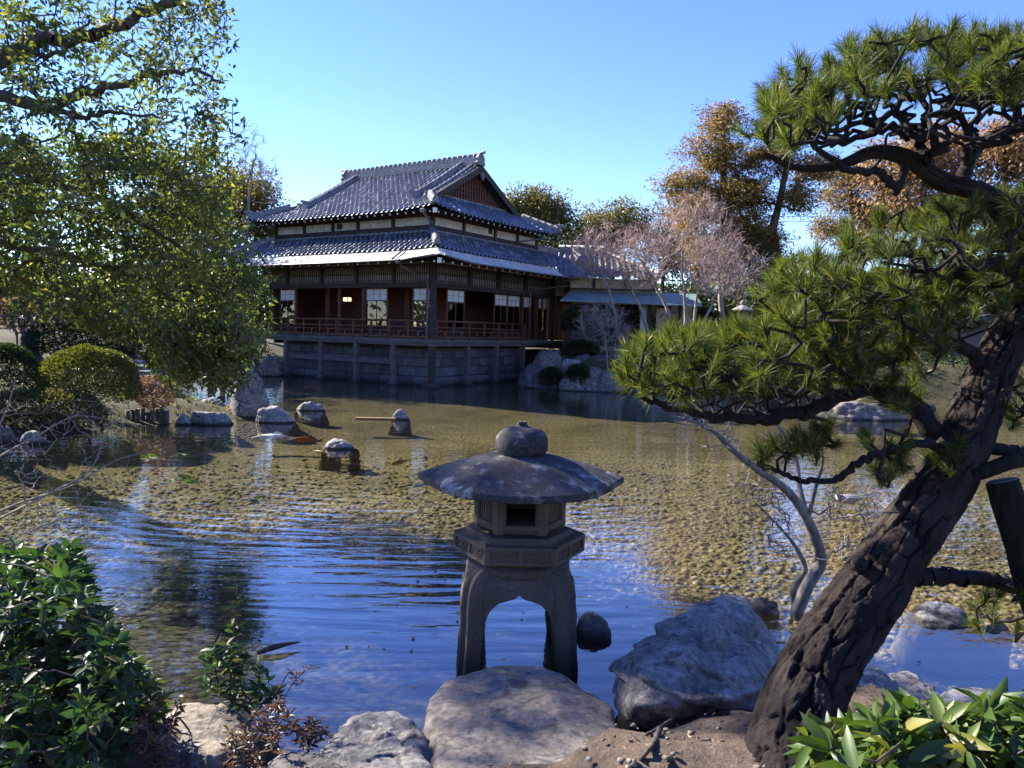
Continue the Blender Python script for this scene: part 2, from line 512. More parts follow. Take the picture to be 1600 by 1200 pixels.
def rand_dirs(n, r=None):
    return unit((r or rng).normal(size=(n, 3)))


class Skel:
    """branch skeleton: nodes with parents, radius from the number of tips carried"""
    def __init__(s): s.p = []; s.par = []; s.minr = {}

    def path(s, pts, parent=-1, rad=None):
        ids = []
        for i, q in enumerate(pts):
            s.p.append(np.asarray(q, float)); s.par.append(parent); parent = len(s.p) - 1
            if rad is not None: s.minr[parent] = rad[i] if hasattr(rad, '__len__') else rad
            ids.append(parent)
        return ids

    def attach(s, targets, wob=0.12, steps=4, upbias=0.3, order_from=None, r=None, sag=0.0, step_len=None):
        r = r or rng
        targets = np.asarray(targets, float)
        o = np.asarray(order_from if order_from is not None else s.p[-1])
        tips = []
        arr = np.array(s.p)
        for t in targets[np.argsort(np.linalg.norm(targets - o, axis=1))]:
            d = t - arr
            cost = np.linalg.norm(d, axis=1) + upbias * np.maximum(0, -d[:, 2])
            k = int(np.argmin(cost)); a = arr[k]; ln = np.linalg.norm(t - a)
            m = steps if step_len is None else int(max(2, min(12, ln / step_len)))
            f = (np.arange(1, m + 1) / m)[:, None]
            q = a + (t - a) * f + r.normal(size=(m, 3)) * wob * ln / m ** .5 * (f * (1 - f) * 4) ** .5
            q[:, 2:] -= sag * ln * f * (1 - f)
            ids = s.path(q, k)
            tips.append(ids[-1])
            arr = np.vstack([arr, q])
        return tips

    def radii(s, rtip, expo=0.45):
        n = len(s.p); cnt = np.zeros(n); has = np.zeros(n, bool)
        for i in range(n - 1, -1, -1):
            if not has[i]: cnt[i] += 1
            if s.par[i] >= 0: cnt[s.par[i]] += cnt[i]; has[s.par[i]] = True
        rr = rtip * cnt ** expo
        for k, v in s.minr.items(): rr[k] = max(rr[k], v) if v > 0 else -v
        return rr

    def mesh(s, name, mat, parent, rtip, n=5, expo=0.45, smooth=True, **kw):
        rr = s.radii(rtip, expo); P = np.array(s.p); par = np.array(s.par)
        e = np.nonzero(par >= 0)[0]; a, b = P[par[e]], P[e]
        T = unit(b - a)
        ref = np.where(np.abs(T[:, 2:3]) < 0.9, np.array([[0, 0, 1.0]]), np.array([[1.0, 0, 0]]))
        X = unit(np.cross(T, ref)); Y = np.cross(T, X)
        an = np.arange(n) * 2 * math.pi / n
        ring = np.cos(an)[None, :, None] * X[:, None] + np.sin(an)[None, :, None] * Y[:, None]
        ra = np.minimum(rr[par[e]], rr[e] * 1.5); rb = rr[e]
        a2 = a - T * ra[:, None] * 0.3
        V = np.concatenate([a2[:, None] + ring * ra[:, None, None], b[:, None] + ring * rb[:, None, None]], 1)
        base = np.arange(len(e))[:, None] * 2 * n
        F = np.concatenate([base + [i, (i + 1) % n, n + (i + 1) % n, n + i] for i in range(n)])
        return meshobj(name, V.reshape(-1, 3), F, mat, parent, smooth, **kw)


_ico = None


def ico(sub=5):
    bm = bmesh.new(); bmesh.ops.create_icosphere(bm, subdivisions=sub, radius=1)
    V = np.array([v.co[:] for v in bm.verts]); F = np.array([[v.index for v in f.verts] for f in bm.faces]); bm.free()
    return V, F


_ICO = {}


def sstep_(a, b, x):
    t = np.clip((x - a) / (b - a), 0, 1); return t * t * (3 - 2 * t)



def rock_mesh(pts, sub=5, amp=0.05, freq=2.5, soft=14.0, seed=0, ridg=0.0, strat=0.0):
    """closed stone through the hull of pts: rounded facets, cracks and grain. Returns V, F about the centroid."""
    pts = np.asarray(pts, float)
    bm = bmesh.new()
    for p in pts: bm.verts.new(p)
    bmesh.ops.convex_hull(bm, input=list(bm.verts))
    bm.faces.ensure_lookup_table()
    c = pts.mean(0)
    Nn, off = [], []
    for f in bm.faces:
        f.normal_update(); nn = np.array(f.normal[:]); q = np.array(f.verts[0].co[:]); d = nn @ (q - c)
        if d < 0: nn, d = -nn, -d
        if d > 1e-5: Nn.append(nn); off.append(d)
    bm.free()
    Nn = np.array(Nn); off = np.array(off)
    if sub not in _ICO: _ICO[sub] = ico(sub)
    D, F = _ICO[sub]
    size = np.ptp(pts, axis=0).mean() / 2
    # stretch sampling directions by the stone's proportions
    D = unit(D * np.ptp(pts, axis=0))
    k = np.maximum(D @ Nn.T, 0) / off
    k = (k ** soft).sum(1) ** (1 / soft)
    V = D / k[:, None]
    q = V / size * freq
    dsp = fbm(q, 5, seed) * amp * size * 1.4
    dsp += fbm(q * 3.1 + 4, 4, seed + 8, .6) * amp * size * .35
    fl = vnoise(np.floor(q * 1.6 + .6 * fbm(q * .8, 2, seed + 2)[:, None]) * 1.7, seed + 12)
    dsp += fl * amp * size * .25
    if ridg:
        dsp -= ridg * size * (1 - np.abs(vnoise(q * 1.3 + 9, seed + 3))) ** 6
    if strat:
        lay = V[:, 2] + V[:, 0] * 0.25 + 0.12 * size * fbm(q * 0.6, 3, seed + 5)
        tt = lay / size * 4.2 + .7 * vnoise(q * .5, seed + 6); fr_ = tt - np.floor(tt)
        dsp += strat * size * 2.2 * (np.floor(tt) + sstep_(.55, .8, fr_) - tt)
    V = V + unit(V) * dsp[:, None]
    return V, F, c


def rock(name, label, pts, mat='rock', parent=None, cat='rock', group=None, **kw):
    V, F, c = rock_mesh(pts, **kw)
    o = meshobj(name, V, F, M[mat], parent, True, label=label, cat=cat if parent is None else None, group=group)
    o.location = c
    return o

# ------------------------------------------------------------------ house frame
H_ROT = R(56.643)
HC = np.array([-2.5926, 24.679, 0.0])
hb = np.array([math.cos(H_ROT), math.sin(H_ROT), 0]); ha = np.array([-math.sin(H_ROT), math.cos(H_ROT), 0])


def hw(u, v, z=0.0): return HC + hb * u + ha * v + np.array([0, 0, z])


# ------------------------------------------------------------------ ground with the pond basin
POND = [(-16, 5.2), (-6, 5.3), (-3.6, 4.9), (-2.5, 4.4), (-1.9, 3.9), (-1.3, 3.55), (-0.8, 3.3), (-0.3, 3.35), (0.35, 3.5), (0.8, 3.72), (1.2, 3.9), (1.8, 3.95),
        (2.4, 3.55), (3.2, 3.3), (5, 3.5), (9, 4.5), (14, 8), (19, 14), (19.5, 20), (15, 23.2), (11.5, 24.4), (8, 25.6), (5.2, 25.2), (3.6, 24.9), (2.2, 25.2), (0.9, 26.2),
        tuple(hw(5.9, .6)[:2]), tuple(hw(.7, .6)[:2]), tuple(hw(.7, 7.3)[:2]), (-9.3, 28.9), (-12.4, 28.4), (-13.0, 26.6), (-11, 24), (-9.3, 21.5), (-8, 19), (-6.6, 17.4), (-5.3, 16.4),
        (-4.95, 15.5), (-5.7, 15.1), (-6.15, 14.0), (-6.8, 13.7), (-7.2, 12.2), (-8.4, 11.6), (-16, 10)]


def pond_sd(x, y):
    """signed distance to the shore: positive on land"""
    P = np.array(POND); Q = np.roll(P, -1, 0)
    best = np.full(x.shape, 1e9); inside = np.zeros(x.shape, bool)
    for (ax, ay), (bx, by) in zip(P, Q):
        ex, ey = bx - ax, by - ay
        t = np.clip(((x - ax) * ex + (y - ay) * ey) / (ex * ex + ey * ey), 0, 1)
        best = np.minimum(best, np.hypot(x - ax - t * ex, y - ay - t * ey))
        c = ((ay > y) != (by > y)) & (x < (bx - ax) * (y - ay) / (by - ay + 1e-12) + ax)
        inside ^= c
    return np.where(inside, -best, best)


def sstep(a, b, x):
    t = np.clip((x - a) / (b - a), 0, 1); return t * t * (3 - 2 * t)


def land_h(x, y):
    sd = pond_sd(x, y)
    near = 0.20 + 0.25 * sstep(0.1, 0.6, x) + 0.15 * sstep(3.1, 2.55, y) * sstep(-0.5, -0.2, x) * sstep(0.7, 0.3, x) + 0.16 * sstep(-0.9, -1.5, x) + 0.04 * np.clip(2.5 - y, 0, 6)
    left = 0.30 + 0.9 * sstep(1.0, 9.0, sd)
    far = 1.15 + 0.4 * sstep(3, 12, sd)
    wn = sstep(9, 5.5, y)
    wl = sstep(-3.0, -6.0, x) * (1 - wn)
    top = near * wn + left * wl + far * np.clip(1 - wn - wl, 0, 1)
    wide = 0.9 + 0.5 * np.clip(1 - wn, 0, 1)
    z = np.where(sd > 0, top * sstep(-0.12, wide, sd), 0)
    bed = -0.04 - 0.30 * sstep(0, 1.3, -sd)
    z = np.where(sd > 0, z - 0.02, bed)
    P3 = np.stack([x, y, x * 0], -1).reshape(-1, 3)
    nz = fbm(P3 * 0.9, 4, 3).reshape(x.shape)
    z = z + nz * np.where(sd > 0, 0.05, 0.02)
    far_r = sstep(60, 250, np.hypot(x, y)) * 2
    return z + far_r, sd


def axis(lo, hi, a, b, st, far):
    mid = np.arange(a, b + st / 2, st)
    g = [a]
    k = st
    while g[-1] > lo: k *= 1.22; g.append(g[-1] - k)
    h = [b]; k = st
    while h[-1] < hi: k *= 1.22; h.append(h[-1] + k)
    return np.concatenate([np.array(g[1:])[::-1], mid, np.array(h[1:])])


gx = axis(-600, 600, -16, 20, 0.2, 0)
gy = axis(-300, 900, -1.0, 31, 0.2, 0)
gy = np.concatenate([gy[gy < 1.4], np.arange(1.4, 6.0, 0.06), gy[gy >= 6.0]])
GX, GY = np.meshgrid(gx, gy)
GZ, GSD = land_h(GX, GY)
_near = (GY < 6.5) & (np.abs(GX) < 6)
_P3 = np.stack([GX, GY, GX * 0], -1).reshape(-1, 3)
GZ = GZ + np.where(_near & (GSD > 0.1), fbm(_P3 * 7, 4, 21).reshape(GX.shape) * 0.036, 0)
nX, nY = len(gx), len(gy)
idx = np.arange(nX * nY).reshape(nY, nX)
F = np.stack([idx[:-1, :-1], idx[:-1, 1:], idx[1:, 1:], idx[1:, :-1]], -1).reshape(-1, 4)


def soil():
    m, nt, bs, _ = newmat('garden_soil')
    v = coords(nt, 'Object')
    n1 = noise(nt, v, 1.3, 6, 0.65, 0.5); n2 = noise(nt, v, 22, 6, 0.7); n3 = noise(nt, v, 90, 3, 0.6)
    c = ramp(nt, n1, [(0.3, (0.06, 0.045, 0.033)), (0.55, (0.115, 0.088, 0.064)), (0.75, (0.17, 0.135, 0.10))])
    c = mixc(nt, 0.6, c, ramp(nt, n2, [(0.3, (0.25, 0.25, 0.25)), (0.7, (0.8, 0.8, 0.8))]), 'OVERLAY')
    c = mixc(nt, 0.4, c, ramp(nt, n3, [(0.3, (0.3, 0.3, 0.3)), (0.7, (0.75, 0.75, 0.75))]), 'OVERLAY')
    # moss and ground cover away from the trodden near bank
    g = _n(nt, 'ShaderNodeNewGeometry'); sp = _n(nt, 'ShaderNodeSeparateXYZ'); nt.links.new(g.outputs['Position'], sp.inputs[0])
    ms = _n(nt, 'ShaderNodeMath', operation='MULTIPLY_ADD'); nt.links.new(n1, ms.inputs[0]); ms.inputs[1].default_value = 6.0; nt.links.new(sp.outputs['Y'], ms.inputs[2])
    mr = _n(nt, 'ShaderNodeMapRange'); nt.links.new(ms.outputs[0], mr.inputs[0]); mr.inputs[1].default_value = 8.0; mr.inputs[2].default_value = 11.5; mr.inputs[4].default_value = 0.85
    c = mixc(nt, mr.outputs[0], c, ramp(nt, n2, [(0.3, (0.030, 0.032, 0.014)), (0.55, (0.062, 0.060, 0.026)), (0.75, (0.12, 0.095, 0.05))]))
    nt.links.new(c, bs.inputs['Base Color'])
    bs.inputs['Roughness'].default_value = 0.95; bs.inputs['Specular IOR Level'].default_value = 0.15
    nm = bump(nt, n3, 0.5, 0.012); nm = bump(nt, n2, 0.7, 0.03, nm)
    nt.links.new(nm, bs.inputs['Normal'])
    return m


def bedmat():
    m, nt, bs, _ = newmat('pond_gravel')
    v = coords(nt, 'Object')
    vo = _n(nt, 'ShaderNodeTexVoronoi'); vo.inputs['Scale'].default_value = 15.0
    nt.links.new(v, vo.inputs['Vector'])
    n1 = noise(nt, v, 0.42, 8, 0.62, 0.5); n2 = noise(nt, v, 34, 4, 0.6)
    c = ramp(nt, n1, [(0.3, (0.13, 0.108, 0.055)), (0.45, (0.23, 0.19, 0.098)), (0.62, (0.32, 0.265, 0.14)), (0.8, (0.25, 0.185, 0.10))])
    c = mixc(nt, 0.55, c, ramp(nt, vo.outputs['Distance'], [(0.1, (0.72, 0.72, 0.70)), (0.6, (0.14, 0.14, 0.13))]), 'OVERLAY')
    c = mixc(nt, 0.5, c, ramp(nt, n2, [(0.3, (0.3, 0.3, 0.3)), (0.7, (0.75, 0.75, 0.75))]), 'OVERLAY')
    # silt and tree shade painted dark into the bed by the near bank
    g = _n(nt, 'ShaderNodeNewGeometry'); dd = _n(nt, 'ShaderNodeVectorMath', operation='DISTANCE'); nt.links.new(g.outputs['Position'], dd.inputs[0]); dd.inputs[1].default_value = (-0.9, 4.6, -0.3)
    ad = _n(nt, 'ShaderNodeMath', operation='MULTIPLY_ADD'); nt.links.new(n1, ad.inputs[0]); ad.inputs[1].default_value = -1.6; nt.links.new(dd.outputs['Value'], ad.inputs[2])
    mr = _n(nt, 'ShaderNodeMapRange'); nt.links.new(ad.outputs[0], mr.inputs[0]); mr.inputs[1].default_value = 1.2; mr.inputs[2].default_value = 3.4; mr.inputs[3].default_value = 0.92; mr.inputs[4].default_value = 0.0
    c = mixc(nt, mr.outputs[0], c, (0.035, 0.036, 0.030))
    nt.links.new(c, bs.inputs['Base Color'])
    bs.inputs['Roughness'].default_value = 0.9; bs.inputs['Specular IOR Level'].default_value = 0.2
    inv = _n(nt, 'ShaderNodeMath', operation='SUBTRACT'); inv.inputs[0].default_value = 1.0
    nt.links.new(vo.outputs['Distance'], inv.inputs[1])
    nt.links.new(bump(nt, inv.outputs[0], 1.0, 0.03), bs.inputs['Normal'])
    return m


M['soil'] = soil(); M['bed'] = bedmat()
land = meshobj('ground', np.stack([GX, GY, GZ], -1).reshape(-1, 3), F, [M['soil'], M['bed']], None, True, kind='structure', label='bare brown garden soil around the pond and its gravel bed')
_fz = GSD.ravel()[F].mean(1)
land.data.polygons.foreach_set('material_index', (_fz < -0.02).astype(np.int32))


def ground_z(x, y):
    z, _ = land_h(np.array([[float(x)]]), np.array([[float(y)]]))
    return float(z[0, 0])


# ------------------------------------------------------------------ pond water
def watermat():
    m, nt, bs, out = newmat('pond_water')
    nt.nodes.remove(bs)
    v = coords(nt, 'Object')
    g = _n(nt, 'ShaderNodeNewGeometry'); sp = _n(nt, 'ShaderNodeSeparateXYZ'); nt.links.new(g.outputs['Position'], sp.inputs[0])
    # ripples travel towards the near bank: crests run across the pond
    v1 = coords(nt, 'Object', (0.35, 1.0, 1.0), (0, 0, R(-12)))
    v2 = coords(nt, 'Object', (0.45, 1.0, 1.0), (0, 0, R(21)))
    a = noise(nt, v1, 3.6, 2, 0.5, 0.7); b = noise(nt, v2, 6.2, 3, 0.5, 0.5); c = noise(nt, v, 20, 2, 0.5)
    wv = _n(nt, 'ShaderNodeTexWave', wave_type='RINGS', rings_direction='SPHERICAL', wave_profile='SIN')
    wv.inputs['Scale'].default_value = 1.45; wv.inputs['Distortion'].default_value = 4.5; wv.inputs['Detail'].default_value = 2; wv.inputs['Detail Scale'].default_value = 0.5
    mp = _n(nt, 'ShaderNodeMapping'); mp.inputs['Location'].default_value = (1.4, -13.0, 0)
    tc = _n(nt, 'ShaderNodeTexCoord'); nt.links.new(tc.outputs['Object'], mp.inputs['Vector']); nt.links.new(mp.outputs[0], wv.inputs['Vector'])
    # where the ring waves are alive: a patch of the pond between the lantern and the left bank
    v3 = coords(nt, 'Object', (0.16, 1.0, 1.0), (0, 0, R(-7)))
    sw = noise(nt, v3, 5.2, 2, 0.45, 1.1)
    patch = noise(nt, v, 0.33, 2, 0.5)
    pm = ramp(nt, patch, [(0.40, (0, 0, 0)), (0.60, (1, 1, 1))])
    dd = _n(nt, 'ShaderNodeVectorMath', operation='DISTANCE'); nt.links.new(g.outputs['Position'], dd.inputs[0]); dd.inputs[1].default_value = (-1.3, 6.9, 0)
    dm = ramp(nt, dd.outputs['Value'], [(0.0, (1, 1, 1)), (1.0, (0, 0, 0))])
    mr = _n(nt, 'ShaderNodeMapRange'); nt.links.new(dd.outputs['Value'], mr.inputs[0]); mr.inputs[1].default_value = 1.6; mr.inputs[2].default_value = 4.2; mr.inputs[3].default_value = 1.0; mr.inputs[4].default_value = 0.0
    calm = _n(nt, 'ShaderNodeMapRange'); nt.links.new(sp.outputs['Y'], calm.inputs[0]); calm.inputs[1].default_value = 4.0; calm.inputs[2].default_value = 8.0; calm.inputs[3].default_value = 0.25; calm.inputs[4].default_value = 1.0

    def mul(x, y):
        k = _n(nt, 'ShaderNodeMath', operation='MULTIPLY')
        for i, q in enumerate((x, y)):
            if isinstance(q, float): k.inputs[i].default_value = q
            else: nt.links.new(q, k.inputs[i])
        return k.outputs[0]

    def add(x, y):
        k = _n(nt, 'ShaderNodeMath', operation='ADD'); nt.links.new(x, k.inputs[0]); nt.links.new(y, k.inputs[1]); return k.outputs[0]
    h = add(add(mul(mul(a, calm.outputs[0]), 0.0075), mul(mul(b, calm.outputs[0]), 0.0022)), add(mul(mul(wv.outputs['Fac'], mul(mr.outputs[0], pm)), 0.0030), mul(mul(sw, mr.outputs[0]), 0.0075)))
    h = add(h, mul(c, 0.0004))
    bp = _n(nt, 'ShaderNodeBump'); bp.inputs['Strength'].default_value = 1.0; bp.inputs['Distance'].default_value = 1.0
    nt.links.new(h, bp.inputs['Height'])
    # Schlick reflectance of water, the same from above and from below
    dt = _n(nt, 'ShaderNodeVectorMath', operation='DOT_PRODUCT'); nt.links.new(g.outputs['Incoming'], dt.inputs[0]); nt.links.new(bp.outputs[0], dt.inputs[1])
    ab = _n(nt, 'ShaderNodeMath', operation='ABSOLUTE'); nt.links.new(dt.outputs['Value'], ab.inputs[0])
    om = _n(nt, 'ShaderNodeMath', operation='SUBTRACT', use_clamp=True); om.inputs[0].default_value = 1.0; nt.links.new(ab.outputs[0], om.inputs[1])
    pw5 = _n(nt, 'ShaderNodeMath', operation='POWER'); nt.links.new(om.outputs[0], pw5.inputs[0]); pw5.inputs[1].default_value = 3.0
    fr = _n(nt, 'ShaderNodeMath', operation='MULTIPLY_ADD', use_clamp=True); nt.links.new(pw5.outputs[0], fr.inputs[0]); fr.inputs[1].default_value = 0.94; fr.inputs[2].default_value = 0.06
    tr = _n(nt, 'ShaderNodeBsdfTransparent'); tr.inputs['Color'].default_value = (0.90, 0.90, 0.78, 1)
    gl = _n(nt, 'ShaderNodeBsdfGlossy'); gl.inputs['Roughness'].default_value = 0.015; nt.links.new(bp.outputs[0], gl.inputs['Normal'])
    mx = _n(nt, 'ShaderNodeMixShader')
    nt.links.new(fr.outputs[0], mx.inputs[0]); nt.links.new(tr.outputs[0], mx.inputs[1]); nt.links.new(gl.outputs[0], mx.inputs[2])
    nt.links.new(mx.outputs[0], out.inputs['Surface'])
    return m


M['water'] = watermat()
wp = [(x, y) for x, y in POND]
# the sheet runs a little under the banks; its border is pushed outwards
cx_, cy_ = np.mean(wp, 0)
bmw = bmesh.new()
_pv = []
_n_p = len(wp)
for i, (x, y) in enumerate(wp):
    a = np.array(wp[i - 1]); b = np.array(wp[(i + 1) % _n_p]); t = unit(b - a); nrm = np.array([t[1], -t[0]])
    q = np.array([x, y])
    q1 = q + nrm * 0.25
    if pond_sd(np.array([q1[0]]), np.array([q1[1]]))[0] < 0: q1 = q - nrm * 0.25
    _pv.append(bmw.verts.new((q1[0], q1[1], 0)))
bmw.faces.new(_pv)
bmesh.ops.triangulate(bmw, faces=list(bmw.faces))
bmesh.ops.recalc_face_normals(bmw, faces=list(bmw.faces))
_me = bpy.data.meshes.new('pond_water'); bmw.to_mesh(_me); bmw.free()
if _me.polygons[0].normal.z < 0: _me.flip_normals()
_me.materials.append(M['water'])
pw = bpy.data.objects.new('pond_water', _me); COL.objects.link(pw)
props(pw, label='shallow rippled pond water reflecting blue sky', kind='structure')

# ------------------------------------------------------------------ tea house over the pond
house = empty('tea_house', tuple(HC), H_ROT, 'large two-tiered tile-roofed wooden teahouse standing on posts over the pond', 'house')


def tile_slope(name, parent, E0, ud, n_in, U, Ls, rise, umin, umax, lift=None, w=0.225, cs=0.26, mat='tile'):
    """pantiled slope. E0 eave corner, ud unit vector along the eave, n_in unit vector inwards (horizontal),
    U eave length, Ls horizontal run, rise per metre; umin(d), umax(d) limits at run d; lift(u,d) extra height"""
    E0, ud, n_in = (np.array(k, float) for k in (E0, ud, n_in))
    nc = int(round(U / w)); nr = max(1, int(round(Ls * math.hypot(1, rise) / cs)))
    su = np.array([0.0, .10, .22, .34, .44, .58, .8])
    hu = np.array([.008, .052, .068, .046, .004, -.012, -.006])
    u = (np.arange(nc)[:, None] + su).ravel() * (U / nc); hh = np.tile(hu, nc)
    u = np.append(u, U); hh = np.append(hh, .012)
    sv = np.array([0.0, .04, 1.0]); hv = np.array([-.006, .016, .0])
    d = (np.arange(nr)[:, None] + sv).ravel() * (Ls / nr); hd = np.tile(hv, nr)
    jit = rng.normal(size=(nr, nc)) * 0.004
    jit = np.repeat(np.append(np.repeat(jit, 7, 1), jit[:, -1:], 1), 3, 0)
    Ug, Dg = np.meshgrid(u, d)
    Uc = np.clip(Ug, np.vectorize(umin)(Dg), np.vectorize(umax)(Dg))
    h = hh[None, :] + hd[:, None] + jit
    z = Dg * rise + h + (lift(Uc, Dg) if lift else 0)
    V = E0 + Uc[..., None] * ud + Dg[..., None] * n_in + z[..., None] * np.array([0, 0, 1.0])
    ny, nx = Ug.shape; ii = np.arange(nx * ny).reshape(ny, nx)
    F = np.stack([ii[:-1, :-1], ii[:-1, 1:], ii[1:, 1:], ii[1:, :-1]], -1).reshape(-1, 4)
    ok = (Uc[:-1, 1:] - Uc[:-1, :-1] + Uc[1:, 1:] - Uc[1:, :-1]).ravel() > 1e-4
    return meshobj(name, V.reshape(-1, 3), F[ok], M[mat], parent, True, kind='stuff')


def ridge(name, parent, pts, wd=0.26, ht=0.30, courses=4, end0=False, end1=False, capr=0.09, nubs=True):
    """stacked ridge with a rounded cap and, where asked, a demon-tile end block"""
    mb = MB(); pts = [np.array(p, float) for p in pts]
    for k in range(courses):
        w2 = wd * (1 - 0.10 * k) + (0.02 if k % 2 else 0)
        z0, z1 = ht * k / courses, ht * (k + 0.86) / courses
        for a, b in zip(pts[:-1], pts[1:]):
            o = np.array([0, 0, (z0 + z1) / 2]); mb.beam(a + o, b + o, w2, z1 - z0)
        z0, z1 = ht * (k + .86) / courses, ht * (k + 1) / courses
        for a, b in zip(pts[:-1], pts[1:]):
            o = np.array([0, 0, (z0 + z1) / 2]); mb.beam(a + o, b + o, w2 * .86, z1 - z0)
    r = mb.build(name, M['ridge'], parent)
    cp = MB(); line = [p + np.array([0, 0, ht]) for p in pts]
    tot = np.vstack([np.linspace(a, b, max(2, int(np.linalg.norm(b - a) / .24)), endpoint=False) for a, b in zip(line[:-1], line[1:])] + [line[-1][None]])
    for a, b in zip(tot[:-1], tot[1:]):
        cp.tube([a, a + (b - a) * .82, a + (b - a) * .83, b], [capr, capr * .97, capr * 1.16, capr * 1.16], 8)
    cp.build('ridge_cap', M['ridge'], r, True)
    for flag, p, q in ((end0, pts[0], pts[1]), (end1, pts[-1], pts[-2])):
        if not flag: continue
        d = unit(p - q); d[2] = 0; d = unit(d); s = np.cross(d, [0, 0, 1.0])
        on = MB(); hh = (ht + capr * 2.2) * .82
        prof = [(-.62, 0), (-.78, .18), (-.56, .32), (-.62, .55), (-.40, .80), (-.22, .92), (0, 1.06), (.22, .92), (.40, .80), (.62, .55), (.56, .32), (.78, .18), (.62, 0)]
        ring = lambda t, k: [p + d * t + s * x * wd * .95 * k + np.array([0, 0, z * hh * (0.6 + .4 * k)]) for x, z in prof]
        on.rings([ring(-.05, 1), ring(.05, 1.05), ring(.10, .8)])
        on.tube([p + np.array([0, 0, hh * .95]) - d * .12, p + np.array([0, 0, hh * 1.0]) + d * .20], [.055, .06], 8)
        on.build('ridge_end_tile', M['ridge'], r)
    return r


# ---- upper roof (hip and gable), local metres: x along the right facade, y along the left facade
UX0, UX1, UY0, UY1, UZ, PIT = -.22, 7.72, -.2, 9.0, 5.68, 0.55
XR = (UX0 + UX1) / 2; RUN = XR - UX0; GB = 1.15; ZR = UZ + PIT * RUN


def lift_fn(U, amp, fall=1.6, reach=2.6):
    return lambda u, d: amp * (np.clip(1 - u / reach, 0, 1) ** 2.2 + np.clip(1 - (U - u) / reach, 0, 1) ** 2.2) * np.clip(1 - d / fall, 0, 1)


UW, US = UY1 - UY0, UX1 - UX0
up_roof = None
# a curved (slightly concave) profile is added through the lift function
def sagf(U, amp, run): 
    lf = lift_fn(U, amp)
    return lambda u, d: lf(u, d) - 0.10 * np.sin(np.clip(d / run, 0, 1) * math.pi)
west = tile_slope('roof_tiles', house, (UX0, UY1, UZ), (0, -1, 0), (1, 0, 0), UW, RUN, PIT, lambda d: min(d, GB), lambda d: UW - min(d, GB), sagf(UW, .14, RUN))
east = tile_slope('roof_tiles', house, (UX1, UY0, UZ), (0, 1, 0), (-1, 0, 0), UW, RUN, PIT, lambda d: min(d, GB), lambda d: UW - min(d, GB), sagf(UW, .14, RUN))
south = tile_slope('roof_tiles', house, (UX0, UY0, UZ), (1, 0, 0), (0, 1, 0), US, 1.5, PIT, lambda d: d, lambda d: US - d, lift_fn(US, .14))
north = tile_slope('roof_tiles', house, (UX1, UY1, UZ), (-1, 0, 0), (0, -1, 0), US, 1.5, PIT, lambda d: d, lambda d: US - d, lift_fn(US, .14))
ridge('main_ridge', house, [(XR, UY0 + GB + .05, ZR - .02), (XR, UY1 - GB - .05, ZR - .02)], .34, .34, 5, True, True, .10)
zr = lambda x: UZ + PIT * (x - UX0) - .10 * math.sin(min(1, (x - UX0) / RUN) * math.pi)
for yy in (1.75, UY1 - 1.95):
    ridge('descending_ridge', house, [(x, yy, zr(x)) for x in (XR - .1, 2.6, 1.6, .95)], .24, .17, 3, False, True, .085)
    ridge('verge_ridge', house, [(x, yy - .48 if yy < 4 else yy + .48, zr(x) + .02) for x in (XR - .1, 2.6, 1.6, 1.05)], .14, .05, 1, False, False, .075)
    ridge('descending_ridge', house, [(UX0 + UX1 - x, yy, zr(x)) for x in (XR - .1, 2.6, 1.6, .95)], .24, .17, 3, False, True, .085)
for (cx, cy, sx, sy) in ((UX0, UY0, 1, 1), (UX1, UY0, -1, 1), (UX0, UY1, 1, -1)):
    ridge('hip_ridge', house, [(cx + sx * t, cy + sy * t, UZ + PIT * t + (.12 if t < .2 else .04 if t < .8 else -.01)) for t in (1.15, .7, .1)], .20, .14, 2, False, True, .08)
